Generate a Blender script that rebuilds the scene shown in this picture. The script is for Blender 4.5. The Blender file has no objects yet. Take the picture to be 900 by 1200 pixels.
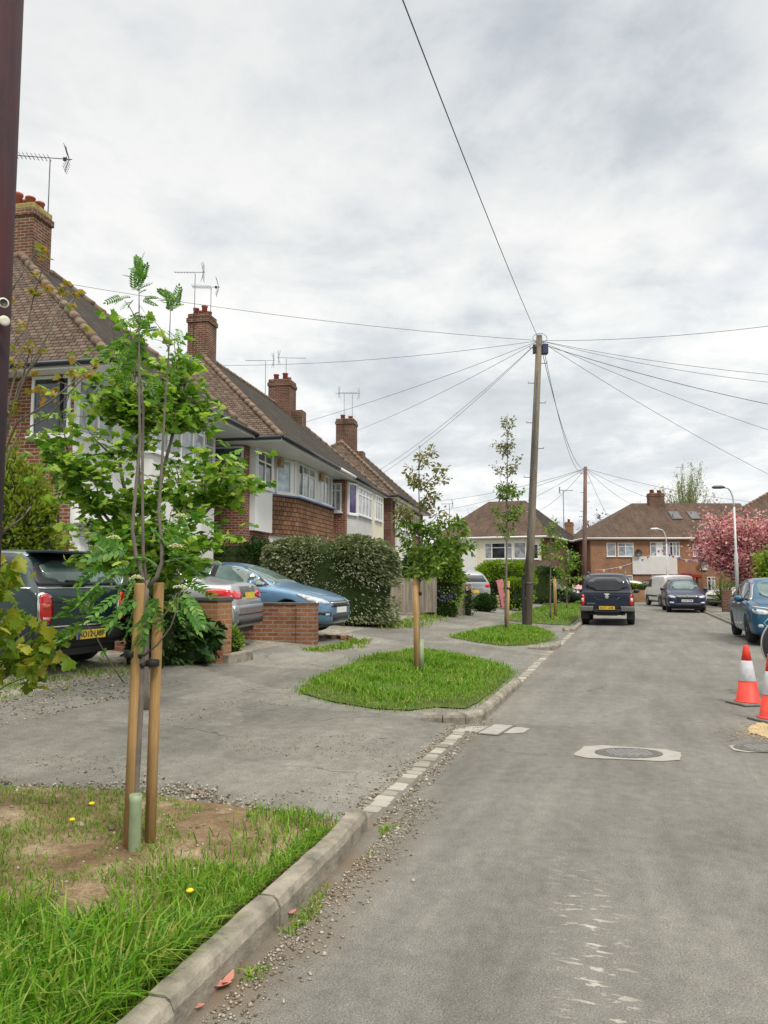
import bpy, bmesh, math, random
import numpy as np
from mathutils import Vector, Matrix
from mathutils.bvhtree import BVHTree
from mathutils.geometry import delaunay_2d_cdt
R = math.radians
random.seed(7); rng = np.random.default_rng(11)
SC = bpy.context.scene
COL = SC.collection
# ------------------------------------------------------------------ survey: camera and street frame
FPX = 900.0; PITCH = math.atan(79/900); CAM = Vector((0, 0, 1.6))
FW = Vector((0, math.cos(PITCH), math.sin(PITCH))); UP = Vector((0, -math.sin(PITCH), math.cos(PITCH)))
def ray(u, v): return FW + (u-450)/FPX*Vector((1, 0, 0)) + (600-v)/FPX*UP
def gz(u, v, z=0.0):
    r = ray(u, v); return CAM + r*((z-CAM.z)/r.z)
def at(u, v, Y):
    r = ray(u, v); return CAM + r*(Y/r.y)
AL = R(17.6)
SV = Vector((math.sin(AL), math.cos(AL), 0)); TV = Vector((-math.cos(AL), math.sin(AL), 0))
def st(p): return (p.x*SV.x+p.y*SV.y, p.x*TV.x+p.y*TV.y)
def wst(s, t, z=0.0): return SV*s + TV*t + Vector((0, 0, z))
STREET = R(90)-AL
_T = [(-60, .12), (-3.6, .12), (-3.45, .0), (1.7, 0.0), (2.3, .05), (3.5, .12), (5, .24), (6.4, .38), (8, .48), (12, .52), (60, .55)]
def H(s, t):
    for (a, za), (b, zb) in zip(_T, _T[1:]):
        if t <= b:
            z = za+(zb-za)*max(0, (t-a))/(b-a); break
    else: z = .55
    if s > 45: z *= max(.25, 1-(s-45)/20)
    return z
def G(u, v):
    z = 0.1
    for _ in range(12):
        p = gz(u, v, z); s, t = st(p); z = .5*z+.5*H(s, t)
    p.z = H(*st(p)); return p
def ground(x, y): return H(*st(Vector((x, y, 0))))
# ------------------------------------------------------------------ mesh helpers
def tag(o, label=None, cat=None, group=None, kind=None):
    if label: o['label'] = label
    if cat: o['category'] = cat
    if group: o['group'] = group
    if kind: o['kind'] = kind
    return o
def thing(name, label, cat, loc=(0, 0, 0), rz=0, group=None):
    o = bpy.data.objects.new(name, None); COL.objects.link(o)
    o.location = loc; o.rotation_euler = (0, 0, rz); o.empty_display_size = .2
    return tag(o, label, cat, group)
def boxuv(me):
    uv = me.uv_layers.new(name='UVMap')
    n = len(me.loops); vi = np.empty(n, np.int32); me.loops.foreach_get('vertex_index', vi)
    co = np.empty(len(me.vertices)*3); me.vertices.foreach_get('co', co); co = co.reshape(-1, 3)
    pn = np.empty(len(me.polygons)*3); me.polygons.foreach_get('normal', pn); pn = pn.reshape(-1, 3)
    lt = np.empty(len(me.polygons), np.int32); me.polygons.foreach_get('loop_total', lt)
    N = np.repeat(pn, lt, axis=0); P = co[vi]
    T1 = np.stack([-N[:, 1], N[:, 0], np.zeros(n)], 1); l = np.linalg.norm(T1, axis=1)
    flat = l < .05; T1[flat] = (1, 0, 0); l[flat] = 1; T1 /= l[:, None]
    T2 = np.cross(N, T1)
    out = np.stack([(P*T1).sum(1), (P*T2).sum(1)], 1).astype(np.float32)
    uv.data.foreach_set('uv', out.ravel())
def link(name, me, m, parent=None, smooth=False, uv=True):
    if m is not None: me.materials.append(m)
    if smooth: me.polygons.foreach_set('use_smooth', [True]*len(me.polygons))
    if uv: boxuv(me)
    o = bpy.data.objects.new(name, me); COL.objects.link(o)
    if parent is not None: o.parent = parent
    return o
class MB:
    def __init__(s): s.v = []; s.f = []
    def add(s, vs, fs):
        o = len(s.v); s.v += [tuple(v) for v in vs]; s.f += [tuple(i+o for i in f) for f in fs]; return s
    def box(s, x0, x1, y0, y1, z0, z1, M=None):
        vs = [Vector(p) for p in ((x0, y0, z0), (x1, y0, z0), (x1, y1, z0), (x0, y1, z0), (x0, y0, z1), (x1, y0, z1), (x1, y1, z1), (x0, y1, z1))]
        if M: vs = [M @ v for v in vs]
        return s.add(vs, [(3, 2, 1, 0), (4, 5, 6, 7), (0, 1, 5, 4), (1, 2, 6, 5), (2, 3, 7, 6), (3, 0, 4, 7)])
    def prism(s, pts, z0, z1):           # pts ccw list of (x,y); z1 may be list
        n = len(pts)
        vs = [(p[0], p[1], z0) for p in pts]+[(p[0], p[1], z1) for p in pts]
        fs = [tuple(range(n))[::-1], tuple(range(n, 2*n))]+[(i, (i+1) % n, n+(i+1) % n, n+i) for i in range(n)]
        return s.add(vs, fs)
    def tube(s, pts, rad, n=8, cap=True):
        pts = [Vector(p) for p in pts]; k = len(pts)
        if not hasattr(rad, '__len__'): rad = [rad]*k
        vs = []; ref = None
        for i, p in enumerate(pts):
            d = (pts[min(i+1, k-1)]-pts[max(i-1, 0)])
            d = d.normalized() if d.length > 1e-9 else Vector((0, 0, 1))
            if ref is None: ref = Vector((1, 0, 0)) if abs(d.x) < .8 else Vector((0, 1, 0))
            a = (ref-d*ref.dot(d)).normalized(); b = d.cross(a); ref = a
            for j in range(n):
                t = 2*math.pi*j/n; vs.append(p+(a*math.cos(t)+b*math.sin(t))*rad[i])
        fs = [(i*n+j, i*n+(j+1) % n, (i+1)*n+(j+1) % n, (i+1)*n+j) for i in range(k-1) for j in range(n)]
        if cap: fs += [tuple(range(n))[::-1], tuple(range((k-1)*n, k*n))]
        return s.add(vs, fs)
    def lathe(s, prof, c=(0, 0, 0), axis='z', n=20):   # prof list (r, h)
        c = Vector(c); vs = []
        for r, h in prof:
            for j in range(n):
                t = 2*math.pi*j/n; x, y = r*math.cos(t), r*math.sin(t)
                vs.append(c+(Vector((x, y, h)) if axis == 'z' else Vector((x, h, y)) if axis == 'y' else Vector((h, x, y))))
        k = len(prof)
        fs = [(i*n+j, i*n+(j+1) % n, (i+1)*n+(j+1) % n, (i+1)*n+j) for i in range(k-1) for j in range(n)]
        fs += [tuple(range(n))[::-1], tuple(range((k-1)*n, k*n))]
        if axis == 'y': fs = [f[::-1] for f in fs]
        return s.add(vs, fs)
    def quad(s, a, b, c, d): return s.add([a, b, c, d], [(0, 1, 2, 3)])
    def build(s, name, m, parent=None, smooth=False, bevel=0, fix=False):
        me = bpy.data.meshes.new(name); me.from_pydata(s.v, [], s.f)
        if fix or bevel:
            bm = bmesh.new(); bm.from_mesh(me)
            bmesh.ops.recalc_face_normals(bm, faces=bm.faces)
            if bevel:
                es = [e for e in bm.edges if len(e.link_faces) == 2 and e.calc_face_angle(0) > .5]
                bmesh.ops.bevel(bm, geom=es, offset=bevel, segments=2, profile=.5, affect='EDGES', clamp_overlap=True)
            bm.to_mesh(me); bm.free()
        me.update()
        return link(name, me, m, parent, smooth)
def trimesh(name, V, T, m, parent=None, smooth=False):
    me = bpy.data.meshes.new(name); V = np.asarray(V, np.float32); T = np.asarray(T, np.int32)
    me.vertices.add(len(V)); me.vertices.foreach_set('co', V.ravel())
    me.loops.add(len(T)*3); me.loops.foreach_set('vertex_index', T.ravel())
    me.polygons.add(len(T)); me.polygons.foreach_set('loop_start', np.arange(0, len(T)*3, 3, dtype=np.int32))
    me.update(calc_edges=True)
    return link(name, me, m, parent, smooth, uv=False)
# polygon (2D) -> triangulated with inner grid
def inside(p, poly):
    x, y = p; c = False; n = len(poly)
    for i in range(n):
        x1, y1 = poly[i]; x2, y2 = poly[(i+1) % n]
        if (y1 > y) != (y2 > y) and x < (x2-x1)*(y-y1)/(y2-y1)+x1: c = not c
    return c
def pdist(p, poly):
    best = 1e9; n = len(poly); x, y = p
    for i in range(n):
        x1, y1 = poly[i]; x2, y2 = poly[(i+1) % n]; dx, dy = x2-x1, y2-y1; L = dx*dx+dy*dy or 1e-9
        t = max(0, min(1, ((x-x1)*dx+(y-y1)*dy)/L)); best = min(best, math.hypot(x-x1-t*dx, y-y1-t*dy))
    return best
def fillpoly(poly, step, jitter=0):
    pts = []; n = len(poly)
    for i in range(n):
        a, b = poly[i], poly[(i+1) % n]; k = max(1, int(math.hypot(b[0]-a[0], b[1]-a[1])/step))
        for j in range(k): pts.append((a[0]+(b[0]-a[0])*j/k, a[1]+(b[1]-a[1])*j/k))
    m = len(pts); edges = [(i, (i+1) % m) for i in range(m)]
    x0, x1 = min(p[0] for p in poly), max(p[0] for p in poly); y0, y1 = min(p[1] for p in poly), max(p[1] for p in poly)
    inn = []
    y = y0+step*.5
    while y < y1:
        x = x0+step*.5
        while x < x1:
            q = (x+random.uniform(-jitter, jitter)*step, y+random.uniform(-jitter, jitter)*step)
            if inside(q, poly) and pdist(q, poly) > step*.35: inn.append(q)
            x += step
        y += step
    vs = [Vector(p) for p in pts+inn]
    r = delaunay_2d_cdt(vs, edges, [list(range(m))], 1, 1e-6)
    V = [(p.x, p.y) for p in r[0]]; F = [tuple(f) for f in r[2]]
    F = [f if sum(V[f[i]][0]*V[f[(i+1) % len(f)]][1]-V[f[(i+1) % len(f)]][0]*V[f[i]][1] for i in range(len(f))) > 0 else f[::-1] for f in F]
    return V, F
def smooth_poly(poly, it=2):
    for _ in range(it):
        q = []
        for i in range(len(poly)):
            a, b = poly[i], poly[(i+1) % len(poly)]
            q += [(a[0]*.75+b[0]*.25, a[1]*.75+b[1]*.25), (a[0]*.25+b[0]*.75, a[1]*.25+b[1]*.75)]
        poly = q
    return poly
# ------------------------------------------------------------------ materials
def newmat(name):
    m = bpy.data.materials.new(name); m.use_nodes = True; nt = m.node_tree
    return m, nt, nt.nodes['Principled BSDF']
def nd(nt, typ, **kw):
    n = nt.nodes.new(typ)
    for k, v in kw.items():
        if k.startswith('_'): n.inputs[k[1:]].default_value = v
        else: setattr(n, k, v)
    return n
def c4(c): return (c[0], c[1], c[2], 1)
def lk(nt, a, ao, b, bi): nt.links.new(a.outputs[ao], b.inputs[bi])
def coords(nt, kind='Object', scale=(1, 1, 1)):
    tc = nd(nt, 'ShaderNodeTexCoord'); mp = nd(nt, 'ShaderNodeMapping'); mp.inputs['Scale'].default_value = scale
    lk(nt, tc, kind, mp, 0); return mp
def noise(nt, vec, sc, det=4, rough=.55, dist=0):
    n = nd(nt, 'ShaderNodeTexNoise'); n.inputs['Scale'].default_value = sc; n.inputs['Detail'].default_value = det
    n.inputs['Roughness'].default_value = rough; n.inputs['Distortion'].default_value = dist
    if vec is not None: lk(nt, vec, 0, n, 'Vector')
    return n
def ramp(nt, src, out, stops):
    r = nd(nt, 'ShaderNodeValToRGB'); el = r.color_ramp.elements
    while len(el) < len(stops): el.new(.5)
    for e, (p, c) in zip(el, stops): e.position = p; e.color = c4(c) if len(c) == 3 else c
    lk(nt, src, out, r, 0); return r
def mix(nt, fac, a, b, typ='MIX'):      # each = (node,output) or value
    m = nd(nt, 'ShaderNodeMix', data_type='RGBA', blend_type=typ)
    for idx, x in ((0, fac), (6, a), (7, b)):
        if isinstance(x, tuple) and hasattr(x[0], 'outputs'): nt.links.new(x[0].outputs[x[1]], m.inputs[idx])
        else: m.inputs[idx].default_value = x if idx == 0 else c4(x)
    return (m, 2)
def math_(nt, op, a, b=None, clamp=False):
    m = nd(nt, 'ShaderNodeMath', operation=op); m.use_clamp = clamp
    for i, x in enumerate((a, b)):
        if x is None: continue
        if isinstance(x, tuple): nt.links.new(x[0].outputs[x[1]], m.inputs[i])
        else: m.inputs[i].default_value = x
    return (m, 0)
def bump(nt, P, h, dist=.01, strength=.5):
    b = nd(nt, 'ShaderNodeBump'); b.inputs['Distance'].default_value = dist; b.inputs['Strength'].default_value = strength
    nt.links.new(h[0].outputs[h[1]], b.inputs['Height']); nt.links.new(b.outputs[0], P.inputs['Normal']); return b
def setc(nt, P, c): nt.links.new(c[0].outputs[c[1]], P.inputs['Base Color'])
def plain(name, col, rough=.6, metal=0, var=.15, nscale=6, spec=.5, coat=0, bmp=0):
    m, nt, P = newmat(name); co = coords(nt)
    n = noise(nt, co, nscale, 5)
    r = ramp(nt, n, 0, [(.25, [c*(1-var) for c in col]), (.75, [min(1, c*(1+var)) for c in col])])
    setc(nt, P, (r, 0)); P.inputs['Roughness'].default_value = rough; P.inputs['Metallic'].default_value = metal
    P.inputs['Specular IOR Level'].default_value = spec; P.inputs['Coat Weight'].default_value = coat; P.inputs['Coat Roughness'].default_value = .05
    if bmp: bump(nt, P, (noise(nt, co, nscale*6, 4), 0), bmp, .6)
    return m
def brickmat(name, c1, c2, mortar, bw=.225, bh=.075, ms=.011, wear=.35, stagger=.5, depth=.006, moss=None):
    m, nt, P = newmat(name); uv = coords(nt, 'UV')
    b = nd(nt, 'ShaderNodeTexBrick'); b.offset = stagger; lk(nt, uv, 0, b, 'Vector')
    b.inputs['Color1'].default_value = c4(c1); b.inputs['Color2'].default_value = c4(c2); b.inputs['Mortar'].default_value = c4(mortar)
    b.inputs['Scale'].default_value = 1; b.inputs['Brick Width'].default_value = bw; b.inputs['Row Height'].default_value = bh
    b.inputs['Mortar Size'].default_value = ms; b.inputs['Mortar Smooth'].default_value = .2; b.inputs['Bias'].default_value = -.1
    n = noise(nt, uv, 1.3, 6, .65); r = ramp(nt, n, 0, [(.3, (1-wear,)*3), (.7, (1+wear*.4,)*3)])
    c = mix(nt, 1.0, (b, 0), (r, 0), 'MULTIPLY')
    n2 = noise(nt, uv, 34, 3); r2 = ramp(nt, n2, 0, [(.3, (.8,)*3), (.7, (1.15,)*3)])
    c = mix(nt, 1.0, c, (r2, 0), 'MULTIPLY')
    if moss:
        n3 = noise(nt, uv, 2.1, 8, .7); r3 = ramp(nt, n3, 0, [(.52, (0,)*3), (.68, (.8,)*3)])
        c = mix(nt, (r3, 0), c, moss)
    setc(nt, P, c); P.inputs['Roughness'].default_value = .9; P.inputs['Specular IOR Level'].default_value = .25
    inv = math_(nt, 'SUBTRACT', 1.0, (b, 1)); h = math_(nt, 'ADD', inv, math_(nt, 'MULTIPLY', (n2, 0), .35))
    bump(nt, P, h, depth, .9)
    return m
def tilemat(name, c1, c2, bw=.17, bh=.11, moss=(.13, .12, .08), mossy=.5, streak=.5):
    m, nt, P = newmat(name); uv = coords(nt, 'UV')
    b = nd(nt, 'ShaderNodeTexBrick'); b.offset = .5; lk(nt, uv, 0, b, 'Vector')
    b.inputs['Color1'].default_value = c4(c1); b.inputs['Color2'].default_value = c4(c2); b.inputs['Mortar'].default_value = c4([x*.25 for x in c1])  # dark joint colour also paints the shadow under each tile row
    b.inputs['Scale'].default_value = 1; b.inputs['Brick Width'].default_value = bw; b.inputs['Row Height'].default_value = bh
    b.inputs['Mortar Size'].default_value = .013; b.inputs['Mortar Smooth'].default_value = .3
    n = noise(nt, coords(nt, 'UV', (1, .35, 1)), 1.6, 7, .65)
    r = ramp(nt, n, 0, [(.3, (1-streak,)*3), (.72, (1.15,)*3)]); c = mix(nt, 1.0, (b, 0), (r, 0), 'MULTIPLY')
    n3 = noise(nt, uv, 5, 8, .75); r3 = ramp(nt, n3, 0, [(.5, (0,)*3), (.7, (mossy,)*3)]); c = mix(nt, (r3, 0), c, moss)
    setc(nt, P, c); P.inputs['Roughness'].default_value = .92; P.inputs['Specular IOR Level'].default_value = .2
    sx = nd(nt, 'ShaderNodeSeparateXYZ'); lk(nt, uv, 0, sx, 0)
    saw = math_(nt, 'FRACT', math_(nt, 'DIVIDE', (sx, 1), bh)); saw = math_(nt, 'SUBTRACT', 1.0, saw)
    h = math_(nt, 'ADD', math_(nt, 'MULTIPLY', saw, 1.0), math_(nt, 'MULTIPLY', (b, 1), -.5))
    bump(nt, P, h, .02, 1.0)
    return m
def leafmat(name, cols, trans=.35, rough=.45, hue_noise=True):
    m, nt, P = newmat(name); g = nd(nt, 'ShaderNodeNewGeometry')
    k = len(cols); r = ramp(nt, g, 'Random Per Island', [((i+.5)/k, c) for i, c in enumerate(cols)])
    setc(nt, P, (r, 0)); P.inputs['Roughness'].default_value = rough; P.inputs['Specular IOR Level'].default_value = .3
    tr = nd(nt, 'ShaderNodeBsdfTranslucent'); ms = nd(nt, 'ShaderNodeMixShader'); ms.inputs[0].default_value = trans
    br = mix(nt, 1.0, (r, 0), (1.3, 1.25, .7), 'MULTIPLY'); nt.links.new(br[0].outputs[2], tr.inputs[0])
    out = nt.nodes['Material Output']; lk(nt, P, 0, ms, 1); lk(nt, tr, 0, ms, 2); lk(nt, ms, 0, out, 0)
    return m
def glassmat(name, col=(.03, .04, .045), rough=.04, var=.5, nscale=1.5):
    m, nt, P = newmat(name); co = coords(nt)
    n = noise(nt, co, nscale, 3); r = ramp(nt, n, 0, [(.35, [c*(1-var) for c in col]), (.65, [c*(1+var) for c in col])])
    setc(nt, P, (r, 0)); P.inputs['Roughness'].default_value = rough; P.inputs['Specular IOR Level'].default_value = .8
    return m
def paint(name, col, metal=.35, rough=.32):
    m, nt, P = newmat(name); co = coords(nt)
    n = noise(nt, co, 3, 6, .6); r = ramp(nt, n, 0, [(.3, [c*.9 for c in col]), (.7, [min(1, c*1.08) for c in col])])
    sx = nd(nt, 'ShaderNodeSeparateXYZ'); lk(nt, co, 0, sx, 0)
    low = math_(nt, 'MULTIPLY', math_(nt, 'SUBTRACT', .5, (sx, 2), True), .5, True)
    low = math_(nt, 'MULTIPLY', low, (noise(nt, co, 7, 5), 0), True)
    c = mix(nt, low, (r, 0), (.16, .15, .13)); setc(nt, P, c)
    P.inputs['Metallic'].default_value = metal; P.inputs['Roughness'].default_value = rough
    P.inputs['Coat Weight'].default_value = .45; P.inputs['Coat Roughness'].default_value = .04
    return m
M = {}
M['sett'] = leafmat('granite_setts', [(.2, .18, .15), (.27, .25, .21), (.32, .3, .26), (.37, .35, .31)], 0, .9)
M['brick'] = brickmat('red_brick', (.19, .06, .033), (.27, .095, .05), (.34, .29, .23))
M['brick_dark'] = brickmat('brown_brick', (.13, .05, .033), (.21, .08, .048), (.26, .22, .18), wear=.5)
M['brick_chim'] = brickmat('sooty_chimney_brick', (.14, .052, .035), (.22, .085, .05), (.33, .28, .22), wear=.6, moss=(.09, .085, .05))
M['brick_orange'] = brickmat('orange_brick', (.3, .125, .06), (.38, .175, .085), (.42, .33, .24), wear=.25)
M['brick_wall'] = brickmat('garden_wall_brick', (.25, .085, .045), (.36, .15, .08), (.3, .24, .18), bw=.23, bh=.079, ms=.014, wear=.5, moss=(.2, .13, .08))
M['brick_pier'] = brickmat('orange_pier_brick', (.36, .14, .06), (.45, .24, .12), (.36, .27, .18), bw=.22, bh=.08, ms=.013, wear=.45)
M['tile_dark'] = tilemat('dark_roof_tiles', (.04, .034, .028), (.07, .058, .046), mossy=.5, bh=.15, bw=.22)
M['tile_brown'] = tilemat('brown_roof_tiles', (.1, .07, .053), (.18, .125, .094), bh=.115, bw=.18, moss=(.3, .25, .18), mossy=.35, streak=.35)
M['tile_red'] = tilemat('weathered_red_roof_tiles', (.11, .075, .056), (.155, .105, .08), bw=.2, bh=.16, mossy=.25, moss=(.12, .09, .07), streak=.4)
M['tile_hung'] = tilemat('hung_clay_tiles', (.2, .1, .058), (.31, .17, .1), bw=.19, bh=.15, moss=(.07, .055, .04), mossy=.6, streak=.5)
M['render_white'] = plain('white_render', (.7, .7, .68), .85, var=.08, nscale=2, bmp=.002)
M['render_cream'] = plain('cream_render', (.7, .66, .52), .85, var=.07, nscale=2, bmp=.002)
M['render_grey'] = plain('grey_render', (.55, .55, .54), .85, var=.1, nscale=2, bmp=.002)
M['upvc'] = plain('white_window_plastic', (.78, .79, .8), .35, var=.03)
M['fascia_black'] = plain('black_gutter', (.02, .022, .035), .4, var=.2)
M['ridge'] = plain('ridge_tile_clay', (.18, .125, .09), .9, var=.4, nscale=4, bmp=.004)
M['lead'] = plain('lead_flashing', (.35, .35, .35), .6, var=.2)
M['pot'] = plain('clay_chimney_pot', (.36, .1, .07), .8, var=.2, nscale=5)
M['lichen'] = plain('lichen_capping', (.3, .24, .09), .95, var=.5, nscale=9, bmp=.004)
M['glass'] = glassmat('window_glass_dark'); M['glass_net'] = glassmat('window_glass_net_curtain', (.3, .32, .34), .08, .35, 3)
M['glass_teal'] = glassmat('window_glass_teal', (.07, .13, .13), .05)
M['glass_curtain'] = glassmat('window_glass_blue_curtain', (.38, .47, .55), .06, .3, 4)
M['glass_purple'] = glassmat('window_glass_purple', (.06, .04, .14), .1, .5, 6)
M['metal'] = plain('galvanised_metal', (.4, .4, .4), .45, .6, var=.15)
M['metal_dark'] = plain('dark_aerial_metal', (.1, .1, .1), .5, .5)
M['lamp_grey'] = plain('painted_lamp_post', (.55, .57, .58), .45, .1, var=.08)
M['black'] = plain('black_plastic', (.015, .015, .017), .5, var=.2)
M['tyre'] = plain('tyre_rubber', (.02, .02, .02), .85, var=.2)
M['rim'] = plain('alloy_rim', (.35, .35, .36), .35, .8)
M['chrome'] = plain('chrome_trim', (.6, .6, .61), .15, 1, var=.03)
M['carglass'] = glassmat('car_glass', (.025, .035, .035), .02, .4, 1.2)
M['carglass_pale'] = glassmat('pale_car_glass', (.1, .15, .14), .03, .4, 1.5)
M['carglass_tint'] = glassmat('tinted_car_glass', (.012, .013, .018), .04, .3)
M['redlens'] = plain('red_lamp_lens', (.55, .01, .015), .12, var=.25, nscale=14, coat=.6)
M['amber'] = plain('pale_lamp_lens', (.6, .5, .42), .12, var=.1, coat=.6)
M['clearlens'] = plain('headlamp_lens', (.42, .45, .47), .1, var=.35, nscale=16, coat=.8)
M['plate_y'] = plain('yellow_number_plate', (.72, .5, .04), .4, var=.03)
M['plate_w'] = plain('white_number_plate', (.7, .7, .7), .4, var=.03)

M['guard'] = plain('pale_green_tree_guard', (.26, .32, .2), .5, var=.2, nscale=8)
M['bark'] = plain('young_grey_bark', (.16, .135, .115), .85, var=.3, nscale=14, bmp=.003)
M['bark_dark'] = plain('dark_bark', (.07, .05, .04), .9, var=.3, nscale=10, bmp=.004)
M['strap'] = plain('black_rubber_strap', (.012, .012, .012), .6)
M['concrete'] = plain('weathered_concrete', (.23, .205, .165), .93, var=.55, nscale=7, bmp=.016)

M['wire'] = plain('cable_black', (.09, .09, .095), .6)
M['iron'] = plain('cast_iron', (.12, .115, .1), .6, .3, var=.35, nscale=20, bmp=.004)
M['patch'] = plain('pale_tarmac_patch', (.31, .295, .27), .9, var=.15, nscale=9, bmp=.004)
M['sand'] = plain('spilled_sand', (.42, .31, .17), .95, var=.25, nscale=7, bmp=.006)
M['cone_red'] = plain('cone_orange_red', (.7, .045, .025), .5, var=.28, nscale=9)
M['cone_white'] = plain('cone_reflective_sleeve', (.6, .6, .64), .4, var=.2, nscale=14)
M['cone_base'] = plain('cone_grey_base', (.16, .16, .14), .8, var=.25)
M['stone'] = plain('pebble_stone', (.38, .33, .27), .85, var=.35, nscale=3)
def woodpole(name, c1, c2, c3=None):
    m, nt, P = newmat(name); co = coords(nt, 'Object', (14, 14, .6)); n = noise(nt, co, 2.2, 8, .7)
    r = ramp(nt, n, 0, [(.3, c1), (.7, c2)]); c = (r, 0); g2 = ramp(nt, noise(nt, coords(nt, 'Object', (1, 1, .25)), 3.0, 6, .7), 0, [(.35, (.62,)*3), (.6, (1.1,)*3)]); c = mix(nt, 1.0, c, (g2, 0), 'MULTIPLY')
    if c3:
        n2 = noise(nt, coords(nt, 'Object', (1, 1, .6)), 1.1, 5); r2 = ramp(nt, n2, 0, [(.45, (0,)*3), (.6, (1,)*3)]); c = mix(nt, (r2, 0), c, c3)
    setc(nt, P, c); P.inputs['Roughness'].default_value = .85; bump(nt, P, (n, 0), .006, .8); return m
M['pole'] = woodpole('grey_weathered_pole', (.13, .108, .08), (.28, .24, .185))
M['pole_red'] = woodpole('creosoted_pole', (.022, .013, .02), (.055, .03, .04), (.075, .018, .024))
M['pole_far'] = woodpole('red_brown_pole', (.14, .08, .07), (.24, .15, .13))
M['stake'] = woodpole('new_timber_stake', (.36, .2, .075), (.56, .36, .16))
M['fence'] = woodpole('silvered_fence_board', (.17, .14, .11), (.34, .3, .24))
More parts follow.
